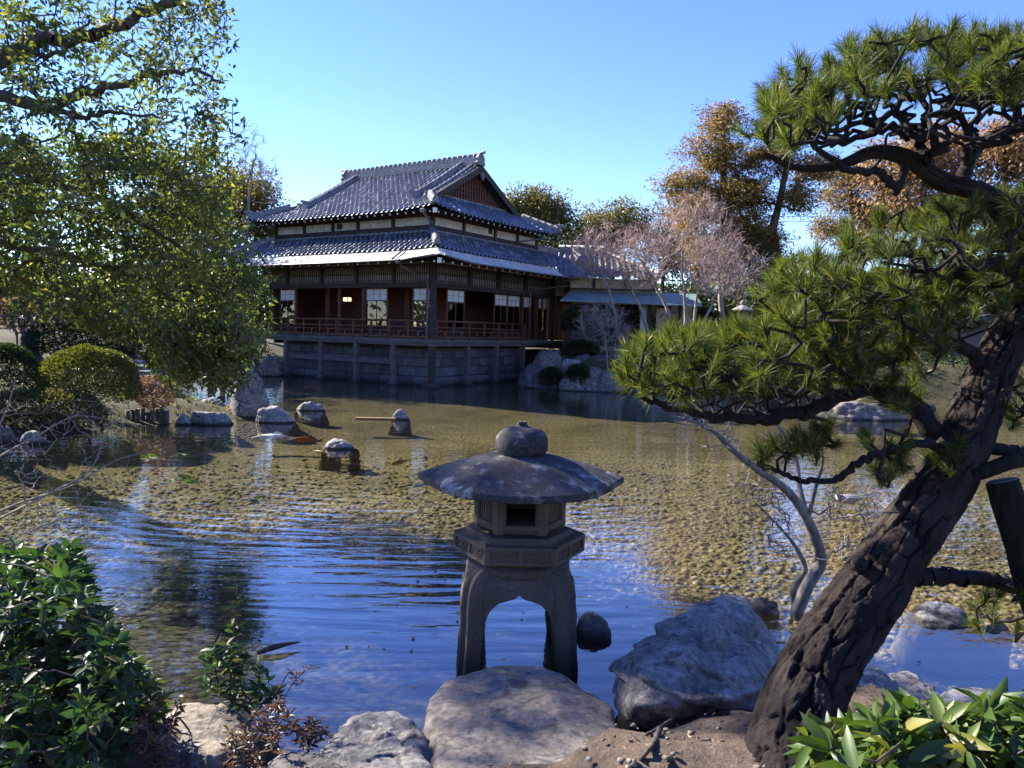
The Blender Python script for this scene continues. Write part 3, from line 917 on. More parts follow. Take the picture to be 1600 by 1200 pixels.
# gable
for gy_, sg in ((UY0 + 1.5, -1), (UY1 - 1.5, 1)):
    b0 = UX0 + 1.35; zb = UZ + PIT * 1.45
    mb = MB(); zt = ZR - .18
    mb.add([(b0, gy_, zb), (UX0 + UX1 - b0, gy_, zb), (XR, gy_, zt), (b0, gy_ - sg * .05, zb), (UX0 + UX1 - b0, gy_ - sg * .05, zb), (XR, gy_ - sg * .05, zt)],
           [(0, 1, 2), (5, 4, 3), (0, 3, 4, 1), (1, 4, 5, 2), (2, 5, 3, 0)])
    gw = mb.build('gable_wall', M['darkwood'], house)
    sl = MB()
    for k in range(30):
        x = b0 + .25 + (UX0 + UX1 - 2 * b0 - .5) * k / 29; top = zt - abs(x - XR) * PIT * .98 - .14
        if top > zb + .05: sl.box(x - .022, x + .022, gy_ + sg * .012, gy_ + sg * .05, zb + .02, top)
    for k in range(6):
        z = zb + .14 + k * .17; hw_ = (zt - z) / (PIT * .98) - .3
        if hw_ > .1: sl.box(XR - hw_, XR + hw_, gy_ + sg * .003, gy_ + sg * .03, z - .012, z + .012)
    sl.build('gable_lattice', M['redwood'], gw)
    for s in (-1, 1):
        bb = MB(); yb = gy_ + sg * .38
        bb.beam((XR, yb, ZR - .14), (XR + s * (RUN - 1.12), yb, ZR - .14 - PIT * (RUN - 1.12)), .05, .22)
        bb.beam((XR, yb - sg * .14, ZR - .07), (XR + s * (RUN - 1.12), yb - sg * .14, ZR - .07 - PIT * (RUN - 1.12)), .30, .05)
        bb.build('bargeboard', M['darkwood'], house)
    pe = MB(); pe.rings([[(XR + a * .13, gy_ + sg * .43 + t, ZR - .42 + b * .15) for a, b in [(-.6, .9), (.6, .9), (1, .2), (.45, -.6), (0, -1), (-.45, -.6), (-1, .2)]] for t in (-.02, .02)])
    pe.build('gable_pendant', M['greywood'], house)
    fl = MB(); fl.beam((b0 - .1, gy_ + sg * .06, zb + .02), (UX0 + UX1 - b0 + .1, gy_ + sg * .06, zb + .02), .14, .08); fl.build('gable_sill', M['ridge'], house)


def soffit(x0, x1, y0, y1, z, inx, t=.04):
    return


# eave undersides, rafters
def eave_set(z_e, x0, x1, y0, y1, ins, rise, sp, rw, tip, bm_mat='darkwood'):
    """boards under an eave on the left (x=x0) and right (y=y0) sides, rafters with white-painted ends"""
    bd = MB()
    z0 = z_e - .045; z1 = z_e + rise * ins - .045
    bd.add([(x0 + .03, y0 + .03, z0), (x0 + .03, y1 - .03, z0), (x0 + ins, y1 - ins, z1), (x0 + ins, y0 + ins, z1), (x1 - .03, y0 + .03, z0), (x1 - ins, y0 + ins, z1)], [(0, 3, 2, 1), (0, 4, 5, 3)])
    bd.build('eave_board', M[bm_mat], house)
    ra, ti = MB(), MB()
    n = int((y1 - y0 - .3) / sp)
    for k in range(n + 1):
        y = y0 + .25 + k * sp
        lim = min(ins, y - y0 if y - y0 < ins else ins)
        a, b = np.array([x0 + .06, y, z0 - rw * .8]), np.array([x0 + max(.3, lim), y, z0 - rw * .8 + rise * (max(.3, lim) - .06)])
        ra.beam(a, b, rw, rw * 1.2); ti.beam(a - unit(b - a) * .014, a - unit(b - a) * .002, rw * 1.02, rw * 1.22)
    n = int((x1 - x0 - .3) / sp)
    for k in range(n + 1):
        x = x0 + .25 + k * sp
        lim = min(ins, x - x0)
        a, b = np.array([x, y0 + .06, z0 - rw * .8]), np.array([x, y0 + max(.3, lim), z0 - rw * .8 + rise * (max(.3, lim) - .06)])
        ra.beam(a, b, rw, rw * 1.2); ti.beam(a - unit(b - a) * .014, a - unit(b - a) * .002, rw * 1.02, rw * 1.22)
    r = ra.build('rafter_row', M['darkwood'], house, kind='stuff')
    ti.build('rafter_tips', M['whitepaint'], r, kind='stuff')
    # corner beam with its white end
    cb = MB(); cb.beam((x0 + .02, y0 + .02, z0 - .02), (x0 + ins, y0 + ins, z1 - .06), .12, .14); c = cb.build('corner_beam', M['darkwood'], house)
    ct = MB(); ct.beam((x0 - .0, y0 - .0, z0 - .025), (x0 + .018, y0 + .018, z0 - .02), .125, .15); ct.build('corner_beam_end', M['whitepaint'], c)


eave_set(UZ, UX0, UX1, UY0, UY1, .85, PIT * .8, .34, .045, True)

# ---- upper walls
WX0, WX1, WY0, WY1 = .6, 7.15, .6, 8.25
core = MB(); core.box(WX0 + .06, WX1, WY0 + .06, WY1, 4.3, 6.0); core.build('upper_core', M['darkwood'], house)


def wallrun(axis_, fixed, stops, z0, z1, mat, name, t=.03, gap=.055, proud=0.0, vent=None):
    for a, b in zip(stops[:-1], stops[1:]):
        mb = MB(); lo, hi = a + gap, b - gap
        if axis_ == 'y': mb.box(fixed - proud, fixed - proud + t, lo, hi, z0, z1)
        else: mb.box(lo, hi, fixed - proud, fixed - proud + t, z0, z1)
        mb.build(name, M[mat], house)


ys = [.6, 2.3, 3.95, 5.2, 6.7, 8.25]; xs = [.6, 2.35, 4.25, 5.75, 7.15]
wallrun('y', WX0 + .03, ys, 5.31, 5.585, 'plaster', 'plaster_panel')
wallrun('x', WY0 + .03, xs, 5.31, 5.585, 'plaster', 'plaster_panel')
for y in ys:
    MB().box(WX0 - .03, WX0 + .10, y - .06, y + .06, 5.05, 5.72).build('upper_post', M['darkwood'], house)
for x in xs[1:]:
    MB().box(x - .06, x + .06, WY0 - .03, WY0 + .10, 5.05, 5.72).build('upper_post', M['darkwood'], house)
for (z0, z1) in ((5.07, 5.31), (5.585, 5.74)):
    MB().box(WX0 - .012, WX0 + .09, WY0 - .012, WY1, z0, z1).build('upper_beam', M['darkwood'], house)
    MB().box(WX0 + .09, WX1, WY0 - .012, WY0 + .09, z0, z1).build('upper_beam', M['darkwood'], house)
MB().box(WX0 + .02, WX0 + .05, 4.75, 5.02, 5.36, 5.56).build('vent_window', M['darkwood'], house)
MB().box(3.85, 4.08, WY0 + .01, WY0 + .04, 5.40, 5.58).build('vent_window', M['darkwood'], house)

# ---- lower roof: tiled skirt and a smooth metal eave
LX0, LY0, LY1, LX1, LZ, LP = -.72, -.72, 9.55, 9.35, 4.36, 0.57
LW = LY1 - LY0; LRUN = WX0 - LX0 + .02
tile_slope('skirt_roof_tiles', house, (LX0, LY1, LZ), (0, -1, 0), (1, 0, 0), LW, LRUN, LP, lambda d: d, lambda d: LW - d, lift_fn(LW, .07))
tile_slope('skirt_roof_tiles', house, (LX0, LY0, LZ), (1, 0, 0), (0, 1, 0), LX1 - LX0, LRUN, LP, lambda d: d, lambda d: LX1 - LX0, lambda u, d: .07 * np.clip(1 - u / 2.6, 0, 1) ** 2.2 * np.clip(1 - d / 1.4, 0, 1))
# back of the skirt beyond the upper wall
tile_slope('skirt_roof_tiles', house, (LX1, 1.95, LZ), (-1, 0, 0), (0, -1, 0), LX1 - WX1, LRUN, LP, lambda d: 0, lambda d: LX1 - WX1)
ridge('skirt_ridge', house, [(WX1, .62, LZ + LP * LRUN), (LX1 - .05, .62, LZ + LP * LRUN)], .22, .16, 3, False, True, .08)
ridge('hip_ridge', house, [(LX0 + t, LY0 + t, LZ + LP * t + (.09 if t < .2 else .03)) for t in (1.28, .7, .08)], .20, .12, 2, False, True, .085)
ridge('hip_ridge', house, [(LX0 + t, LY1 - t, LZ + LP * t + (.09 if t < .2 else .03)) for t in (1.28, .7, .08)], .20, .12, 2, False, True, .085)
fl = MB(); fl.box(WX0 - .13, WX0 - .014, WY0 - .13, WY1, 5.06, 5.13); fl.box(WX0 - .014, WX1, WY0 - .13, WY0 - .014, 5.06, 5.13); fl.build('wall_flashing', M['ridge'], house)


def eave_sheet():
    X, Yy, L1, Ls = -1.27, -1.27, 9.95, 9.5
    for side in (0, 1):
        n = 90; V = []; Fq = []
        top = L1 if side == 0 else Ls
        for lay, dz in ((0, 0.0), (1, -.035)):
            for j in range(5):
                t = j / 4
                off = -1.27 + t * .60; z = 3.99 + t * .35 - .03 * math.sin(t * math.pi) + dz
                a0 = off
                a1 = top - (t * .60 if side == 0 else 0)
                for i in range(n + 1):
                    s = a0 + (a1 - a0) * i / n
                    lf = .15 * max(0, 1 - (s - a0) / 2.4) ** 2.2 * (1 - .6 * t)
                    V.append((off, s, z + lf) if side == 0 else (s, off, z + lf))
        st = 5 * (n + 1)
        for j in range(4):
            for i in range(n):
                a = j * (n + 1) + i; Fq.append((a, a + 1, a + n + 2, a + n + 1)); Fq.append((st + a, st + a + n + 1, st + a + n + 2, st + a + 1))
        for i in range(n): Fq.append((i, st + i, st + i + 1, i + 1))
        o = meshobj('eave_sheet', V, Fq, M['eave'], house, True)
        bm = bmesh.new(); bm.from_mesh(o.data); bmesh.ops.recalc_face_normals(bm, faces=list(bm.faces)); bm.to_mesh(o.data); bm.free()
        o.data.polygons.foreach_set('use_smooth', np.zeros(len(o.data.polygons), bool))
        sm = MB()
        k = -.6
        while k < top - .8:
            pts = []
            for j in range(5):
                t = j / 4; off = -1.27 + t * .60; z = 3.99 + t * .35 - .03 * math.sin(t * math.pi) + .006 + .15 * max(0, 1 - (k + 1.27) / 2.4) ** 2.2 * (1 - .6 * t)
                if k > off: pts.append((off, k, z) if side == 0 else (k, off, z))
            if len(pts) > 1:
                for p, q in zip(pts[:-1], pts[1:]): sm.beam(p, q, .014, .014)
            k += .455
        sm.build('standing_seams', M['eave'], o, kind='stuff')


eave_sheet()
eave_set(4.00, -1.25, 9.4, -1.25, 9.8, 1.3, .17, .45, .05, True)

# ---- lower walls
LATZ0, LATZ1 = 3.39, 3.94
yposts = [0, 1.68, 3.37, 5.10, 6.90]; xposts = [0, 1.92, 3.65, 5.44, 7.52]
MB().box(-.085, .085, -.085, .085, .02, 4.22).build('corner_post', M['darkwood'], house)
for y in yposts[1:] + [8.2]: MB().box(-.065, .065, y - .06, y + .06, 3.34, 4.2).build('wall_post', M['darkwood'], house)
for x in xposts[1:]: MB().box(x - .06, x + .06, -.065, .065, 3.34, 4.2).build('wall_post', M['darkwood'], house)
MB().box(-.05, .05, .085, 8.2, 3.23, LATZ0).build('lintel', M['darkwood'], house)
MB().box(.085, 7.55, -.05, .05, 3.23, LATZ0).build('lintel', M['darkwood'], house)
MB().box(-.045, .045, .085, 8.2, LATZ1, 3.99).build('lintel', M['darkwood'], house)
MB().box(.085, 7.55, -.045, .045, LATZ1, 3.99).build('lintel', M['darkwood'], house)


def lattice(axis_, a, b):
    back, sl = MB(), MB()
    lo, hi = a + .07, b - .07

    def bx(mb, s0, s1, f0, f1, z0, z1):
        mb.box(f0, f1, s0, s1, z0, z1) if axis_ == 'y' else mb.box(s0, s1, f0, f1, z0, z1)
    bx(back, lo, hi, .03, .045, LATZ0, LATZ1)
    o = back.build('lattice_panel', M['plaster'], house)
    n = int((hi - lo) / .095)
    for k in range(n + 1):
        s = lo + (hi - lo) * k / n
        bx(sl, s - .0125, s + .0125, -.028, -.004, LATZ0, LATZ1)
    for z in (3.45, 3.66, 3.70, 3.89): bx(sl, lo, hi, -.036, -.012, z - .008, z + .008)
    sl.build('lattice_bars', M['darkwood'], o, kind='stuff')
    pl = MB(); bx(pl, lo, hi, -.01, .02, 3.992, 4.19); pl.build('plaster_panel', M['plaster'], house)


for a, b in zip(yposts + [], yposts[1:] + [8.2]): lattice('y', a, b)
for a, b in zip(xposts[:-1], xposts[1:]): lattice('x', a, b)

# ---- floor, interior
MB().box(.02, 9.0, .02, 8.2, 1.36, 1.545).build('floor_frame', M['greywood'], house)
MB().box(.10, 7.4, .10, 8.1, 1.549, 1.565).build('floor', M['tatami'], house)
MB().box(.10, 7.4, .10, 8.1, 3.36, 3.39).build('ceiling', M['interior'], house)
for seg in ((2.0, 4.2), (4.9, 8.1)):
    MB().box(2.2, 2.26, seg[0], seg[1], 1.566, 3.35).build('inner_wall', M['interior'], house)
for seg in ((2.3, 3.1), (3.7, 7.4)):
    MB().box(seg[0], seg[1], 1.9, 1.96, 1.566, 3.35).build('inner_wall', M['interior'], house)
MB().box(6.9, 6.96, .1, 8.1, 1.566, 3.35).build('inner_wall', M['interior'], house)
MB().box(.2, 7.0, 7.9, 7.96, 1.566, 3.35).build('inner_wall', M['interior'], house)
for (x, y) in ((2.2, 1.9), (2.2, 4.25), (2.2, 4.85), (.95, 1.93), (.95, 5.8)):
    MB().box(x - .06, x + .06, y - .06, y + .06, 1.567, 3.355).build('inner_post', M['redwood'], house)
# lit paper lamp and window glow deep inside the left rooms
lm = empty('ceiling_lamp', tuple(hw(1.3, 5.15, 2.78)), H_ROT, 'lit warm paper ceiling lamp inside the left rooms of the teahouse', 'lamp')
MB().box(-.10, .10, -.13, .13, .05, .19, .02).build('lamp_shade', M['lamp'], lm)
lf = MB()
for s in (-1, 1):
    for t in (-1, 1): lf.box(s * .105 - .01, s * .105 + .01, t * .135 - .01, t * .135 + .01, .03, .21)
lf.tube([(0, 0, .2), (0, 0, .58)], .01, 6)
lf.build('lamp_frame', M['darkwood'], lm)


def door(axis_, a, b, ztop=3.22, zs=2.82, cols=3, inset=.16):
    """sliding door: paper above, glass below, board at the foot"""
    L = b - a
    e = empty('sliding_door', (inset, a, 0) if axis_ == 'y' else (a, inset, 0)); e.parent = house

    def bx(mb, s0, s1, f0, f1, z0, z1):
        mb.box(f0, f1, s0, s1, z0, z1) if axis_ == 'y' else mb.box(s0, s1, f0, f1, z0, z1)
        return mb
    fr = MB()
    for s in (0.0, L - .045): bx(fr, s, s + .045, -.018, .018, 1.57, ztop)
    for z in (1.57, 1.93, zs - .035, ztop - .03): bx(fr, .045, L - .045, -.016, .016, z, z + .035)
    bx(fr, L / 2 - .014, L / 2 + .014, -.014, .014, 1.966, zs - .036)
    fr.build('door_frame', M['redwood'], e)
    bx(MB(), .046, L - .046, -.003, .003, zs + .001, ztop - .031).build('paper', M['paper'], e)
    mu = MB()
    for k in range(1, cols): s = .045 + (L - .09) * k / cols; bx(mu, s - .006, s + .006, -.011, -.004, zs, ztop - .03)
    z = (zs + ztop) / 2; bx(mu, .046, L - .046, -.013, -.0115, z - .006, z + .006)
    mu.build('muntins', M['redwood'], e)
    for s0, s1 in ((.046, L / 2 - .015), (L / 2 + .015, L - .046)):
        bx(MB(), s0, s1, -.003, .003, 1.966, zs - .036).build('glass_pane', M['glass'], e)
    bx(MB(), .046, L - .046, -.008, .008, 1.606, 1.929).build('foot_board', M['darkwood'], e)


for a, b in ((.10, .98), (2.08, 3.1), (6.62, 7.5), (4.0, 5.0)): 
    if (a, b) != (4.0, 5.0): door('y', a, b)
for a, b in ((.90, 1.88), (3.65, 4.48), (4.50, 5.35), (5.53, 6.18), (6.65, 7.34)): door('x', a, b, cols=3 if b - a > .7 else 2)
for x in (5.44, 6.40, 7.5): MB().box(x - .04, x + .04, .06, .14, 1.566, 3.24).build('door_post', M['redwood'], house)
for y in (3.14, 4.3, 6.55): MB().box(.06, .14, y - .04, y + .04, 1.566, 3.24).build('door_post', M['redwood'], house)

# ---- veranda edge and railing
MB().box(-.14, .02, -.14, 7.7, 1.44, 1.55).build('veranda_edge', M['greywood'], house)
MB().box(.02, 8.95, -.14, .019, 1.44, 1.55).build('veranda_edge', M['greywood'], house)
MB().box(-.10, -.0, -.10, 7.66, 1.34, 1.438).build('veranda_beam', M['greywood'], house)
MB().box(.0, 6.2, -.10, -.0, 1.34, 1.438).build('veranda_beam', M['greywood'], house)


def railing(axis_, L):
    e = empty('railing', (0, 0, 0)); e.parent = house
    f = -.07

    def bx(s0, s1, z0, z1, wd, name, off=0.0):
        mb = MB(); mb.box(f + off - wd / 2, f + off + wd / 2, s0, s1, z0, z1) if axis_ == 'y' else mb.box(s0, s1, f + off - wd / 2, f + off + wd / 2, z0, z1)
        return mb.build(name, M['redwood'], e)
    s0 = .09
    p = [(f, s0, 2.15), (f, L, 2.15)] if axis_ == 'y' else [(s0, f, 2.15), (L, f, 2.15)]
    MB().tube(p, .032, 8).build('top_rail', M['redwood'], e, True)
    bx(s0, L, 1.93, 1.965, .04, 'middle_rail'); bx(s0, L, 1.80, 1.83, .03, 'middle_rail'); bx(s0, L, 1.60, 1.645, .05, 'bottom_rail')
    n = int(round((L - s0) / .86))
    for k in range(n + 1):
        s = s0 + .03 + (L - s0 - .06) * k / n
        bx(s - .027, s + .027, 1.552, 2.13, .054, 'rail_post')
        if k < n:
            m = s + (L - s0 - .06) / n / 2
            for dx in (-.2, 0, .2): bx(m + dx - .04, m + dx + .04, 1.646, 1.70 if dx else 1.799, .02, 'rail_block')


railing('y', 7.62); railing('x', 5.42)
# posts over the water on their stones
wy = [1.62, 3.33, 5.06, 6.92]; wx = [1.85, 3.58, 5.35]
k = 0
for (x, y) in [(-.03, v) for v in wy] + [(v, -.03) for v in wx] + [(0, 0)]:
    if (x, y) != (0, 0):
        MB().box(x - .07, x + .07, y - .07, y + .07, .14, 1.338).build('stilt_post', M['greywood'], house)
    sz = .30 if (x, y) == (0, 0) else .2
    pts = [(x + a * sz * q, y + b * sz * q, z) for z, q in ((-.42, 1.25), (.0, 1.0), (.17, .62)) for a, b in ((-1, -1), (1, -1), (1, 1), (-1, 1))]
    V, F_, c = rock_mesh(pts, 3, .05, 2, 10, 40 + k); k += 1
    o = meshobj('post_stone', V, F_, M['stoneblock'], house, True); o.location = c
MB().box(-.06, .0, 1.7, 6.85, .70, .84).build('tie_beam', M['greywood'], house)
# ashlar wall below
def ashlar(axis_, f, s0, s1, z0, zs_, tk=.10):
    bk = MB()
    bk.box(f + .03, f + .3, s0, s1, z0, 1.355) if axis_ == 'y' else bk.box(s0, s1, f + .03, f + .3, z0, 1.355)
    w_ = bk.build('foundation_wall', M['stonejoint'], house)
    for ci, (a, b) in enumerate(zip([z0] + zs_[:-1], zs_)):
        s = s0 - (rng.random() * .4)
        prj = .10 if ci <= 1 else 0.0
        while s < s1 - .05:
            wl = .52 + rng.random() * .42
            e0, e1 = max(s, s0), min(s + wl, s1)
            if e1 - e0 > .1:
                j = .009 + rng.random() * .004; pr = f - prj - rng.random() * .014
                mb = MB()
                mb.box(pr, f + .06, e0 + j, e1 - j, a + j, b - j, .014) if axis_ == 'y' else mb.box(e0 + j, e1 - j, pr, f + .06, a + j, b - j, .014)
                mb.build('stone_block', M['stoneblock'], w_)
            s += wl


ashlar('y', .45, .45, 7.5, -.45, [-.02, .30, .62, .92, 1.22])
ashlar('x', .42, .46, 5.9, -.45, [-.02, .30, .62, .92, 1.22])
# ---- gutters and downpipes
def pipe(pts, r=.035, name='downpipe', n=8): MB().tube(pts, r, n).build(name, M['pipe'], house, True)
pipe([(-1.32, 9.8, 3.96), (-1.32, 3, 3.955), (-1.32, .2, 3.97), (-1.32, -1.1, 4.09)], .03, 'gutter')
pipe([(-1.1, -1.32, 4.09), (.2, -1.32, 3.97), (3, -1.32, 3.955), (9.4, -1.32, 3.96)], .03, 'gutter')
pipe([(-1.30, .30, 3.93), (-1.22, .30, 3.80), (-.14, .15, 3.45), (-.12, .13, 3.3), (-.12, .13, 1.6), (-.15, .13, 1.42), (-.2, .2, 1.36)])
pipe([(7.4, -1.30, 3.93), (7.35, -1.2, 3.75), (5.62, -.14, 3.46), (5.6, -.12, 3.3), (5.6, -.12, 1.6)])
pipe([(-.3, .25, 5.68), (-.28, .22, 5.55), (.45, .35, 5.22), (.5, .4, 5.1)], .04)
pipe([(6.6, -.28, 5.68), (6.6, -.25, 5.5), (5.5, .45, 5.28), (5.5, .5, 5.1)], .035)
pipe([(-.75, .62, 4.36), (-1.27, .62, 4.02)], .028)
MB().box(-1.40, -1.24, .22, .38, 3.86, 4.0, .02).build('rain_hopper', M['pipe'], house)
MB().box(-.36, -.22, .14, .32, 5.55, 5.68, .02).build('rain_hopper', M['pipe'], house)
# ---- plain wall bay at the right end
MB().box(7.62, 8.32, -.02, .02, 3.36, 4.05).build('plaster_panel', M['plaster_tan'], house)
MB().box(8.36, 9.04, -.02, .02, 3.36, 4.05).build('plaster_panel', M['plaster_tan'], house)
for i in range(6):
    MB().box(7.60 + i * .24, 7.825 + i * .24, .0 + .004 * (i % 2), .03, 1.56, 3.35).build('wall_board', M['darkwood'] if i % 3 else M['redwood'], house)
for x in (7.56, 9.06): MB().box(x - .04, x + .04, -.05, .05, 1.2, 4.15).build('wall_post', M['darkwood'], house)
MB().box(9.0, 9.06, .05, 6.0, 1.2, 4.2).build('end_wall', M['darkwood'], house)
MB().box(.5, 7.5, 8.2, 8.26, 1.2, 4.3).build('end_wall', M['darkwood'], house)

# ------------------------------------------------------------------ annex behind the rockery
AX = PY(884, 545, 28.5)
annex = empty('annex', (2.0, 28.6, 0), R(-3), 'low annex with verdigris pent roof behind the bare maples', 'house')
AZ0 = 1.1
w0 = MB(); w0.box(.1, 3.4, 1.4, 5.0, AZ0, 4.0); w0.box(3.4, 4.8, 1.4, 4.0, AZ0, 3.46); w0.build('annex_wall', M['plaster_tan'], annex)
for a, b in ((.2, 1.0), (1.06, 1.9), (1.96, 2.85), (3.5, 4.0)):
    MB().box(a, b, 1.36, 1.395, AZ0 + .3, 3.0).build('dark_screen', M['darkwood'], annex)
for k in range(6):
    MB().box(.15, 1.15, .94 - .004 * (k % 2), 1.0, AZ0 + .15 + k * .26, AZ0 + .39 + k * .26).build('fence_board', M['greywood'], annex)
for x in (.1, 1.2, 3.05, 4.2, 4.78): MB().box(x - .06, x + .06, .5, .62, AZ0, 3.05).build('annex_post', M['darkwood'], annex)
MB().box(2.75, 3.05, .62, 1.36, AZ0, 3.0).build('wing_wall', M['plaster'], annex)
for a, b in ((3.35, 3.95), (4.3, 4.7)): MB().box(a, b, .80, .84, AZ0, 2.9).build('plaster_panel', M['plaster_tan'], annex)
pr_ = MB(); pr_.add([(-.3, -.1, 3.08), (4.9, -.1, 3.0), (4.9, 1.38, 3.5), (.1, 1.38, 3.52), (-.3, -.1, 3.04), (4.9, -.1, 2.96), (4.9, 1.38, 3.46), (.1, 1.38, 3.48)], [(0, 1, 2, 3), (7, 6, 5, 4), (0, 4, 5, 1), (1, 5, 6, 2), (2, 6, 7, 3), (3, 7, 4, 0)])
pr_.build('pent_roof', M['verdigris'], annex)
MB().box(.1, 3.4, 1.33, 1.395, 3.55, 3.62).build('annex_beam', M['darkwood'], annex)
for x in (1.0, 2.2, 3.35): MB().box(x - .05, x + .05, 1.32, 1.395, 3.62, 3.98).build('annex_post', M['darkwood'], annex)
tile_slope('annex_roof_tiles', annex, (-.4, .7, 4.02), (1, 0, 0), (0, 1, 0), 3.9, 2.2, .5, lambda d: 0, lambda d: 3.9 - d * .9, None)
tile_slope('annex_roof_tiles', annex, (3.5, .7, 4.02), (0, 1, 0), (-1, 0, 0), 4.4, 2.2, .5, lambda d: d * .9, lambda d: 4.4 - d * .9, None)
ridge('annex_ridge', annex, [(-.4, 2.9, 5.1), (1.5, 2.9, 5.1)], .24, .24, 3, False, True, .09)
ridge('annex_hip', annex, [(1.4, 2.8, 5.05), (3.4, .8, 4.06)], .2, .14, 2, False, True, .08)
ridge('annex_descending_ridge', annex, [(.2, 2.8, 5.08), (.9, .85, 4.15)], .2, .16, 2, False, True, .08)

# ------------------------------------------------------------------ stone lantern
lan = empty('stone_lantern', (0.066, 4.44, 0), R(0.8), 'large snow-viewing stone lantern with hexagonal roof standing in the near water', 'lantern')


def hexr(r, z, a0=0.0): return [(r * math.cos(a0 + k * math.pi / 3), r * math.sin(a0 + k * math.pi / 3), z) for k in range(6)]


def subdiv_noise(o, levels=2, amp=0.004, freq=9.0, seed=1, bev=0.012, smooth=False):
    """bevel, subdivide and roughen a stone part"""
    bm = bmesh.new(); bm.from_mesh(o.data)
    bmesh.ops.recalc_face_normals(bm, faces=list(bm.faces))
    if bev: bmesh.ops.bevel(bm, geom=list(bm.edges), offset=bev, segments=2, affect='EDGES', profile=0.6)
    for _ in range(levels): bmesh.ops.subdivide_edges(bm, edges=list(bm.edges), cuts=1, use_grid_fill=True)
    bm.normal_update()
    P = np.array([v.co[:] for v in bm.verts]); Nn = np.array([v.normal[:] for v in bm.verts])
    P = P + Nn * (fbm(P * freq, 4, seed) * amp)[:, None]
    for v, p in zip(bm.verts, P): v.co = p
    bm.to_mesh(o.data); bm.free()
    o.data.polygons.foreach_set('use_smooth', np.full(len(o.data.polygons), smooth))
    return o


def loft_hex(prof, nper=14, nz=6):
    """hexagonal loft with subdivided sides; prof rows (radius, z)"""
    rings = []
    pf = smooth_path(prof, nz) if nz > 1 else np.array(prof)
    for r, z in pf:
        h = np.array(hexr(r, z)); ring = []
        for k in range(6):
            for t in np.arange(nper) / nper: ring.append(h[k] * (1 - t) + h[(k + 1) % 6] * t)
        rings.append(ring)
    return rings


# roof
mb = MB(); mb.rings(loft_hex([(.10, 1.195), (.22, 1.178), (.36, 1.142), (.49, 1.097), (.60, 1.053)], 16, 6), True, False)
top = mb.v[-96:]
mb.rings([[(x, y, z) for x, y, z in top], [(x * 1.006, y * 1.006, z - .006) for x, y, z in top], [(x * 1.004, y * 1.004, z - .036) for x, y, z in top], [(x * .985, y * .985, z - .042) for x, y, z in top], [(x * .40, y * .40, .985) for x, y, z in top]], False, True)
P_ = np.array(mb.v); P_ += unit(P_ - [0, 0, .6]) * (fbm(P_ * 12, 4, 5) * .0025)[:, None]
# the corners sweep up a little
an_ = np.arctan2(P_[:, 1], P_[:, 0]); rr_ = np.hypot(P_[:, 0], P_[:, 1])
P_[:, 2] += .012 * np.clip(rr_ / .6, 0, 1) ** 4 * np.cos(an_ * 6)
mb.v = [tuple(p) for p in P_]
bmr = bmesh.new()
ro = mb.build('lantern_roof', M['lantern_top'], lan, True)
bmr.from_mesh(ro.data); bmesh.ops.remove_doubles(bmr, verts=list(bmr.verts), dist=1e-5); bmesh.ops.recalc_face_normals(bmr, faces=list(bmr.faces)); bmr.to_mesh(ro.data); bmr.free()
sharp(ro, 26)
# finial
pf = smooth_path([(.075, 1.168), (.115, 1.178), (.145, 1.205), (.154, 1.245), (.146, 1.285), (.118, 1.322), (.075, 1.343), (.040, 1.350), (.030, 1.362), (.026, 1.378), (.012, 1.380)], 5)
fb = MB(); fb.rings([[(r * math.cos(a), r * math.sin(a), z) for a in np.arange(40) * 2 * math.pi / 40] for r, z in pf])
P_ = np.array(fb.v); P_ += unit(P_ - [0, 0, 1.25]) * (fbm(P_ * 14, 4, 8) * .006)[:, None]; fb.v = [tuple(p) for p in P_]
fb.build('finial', M['lantern_top'], lan, True)
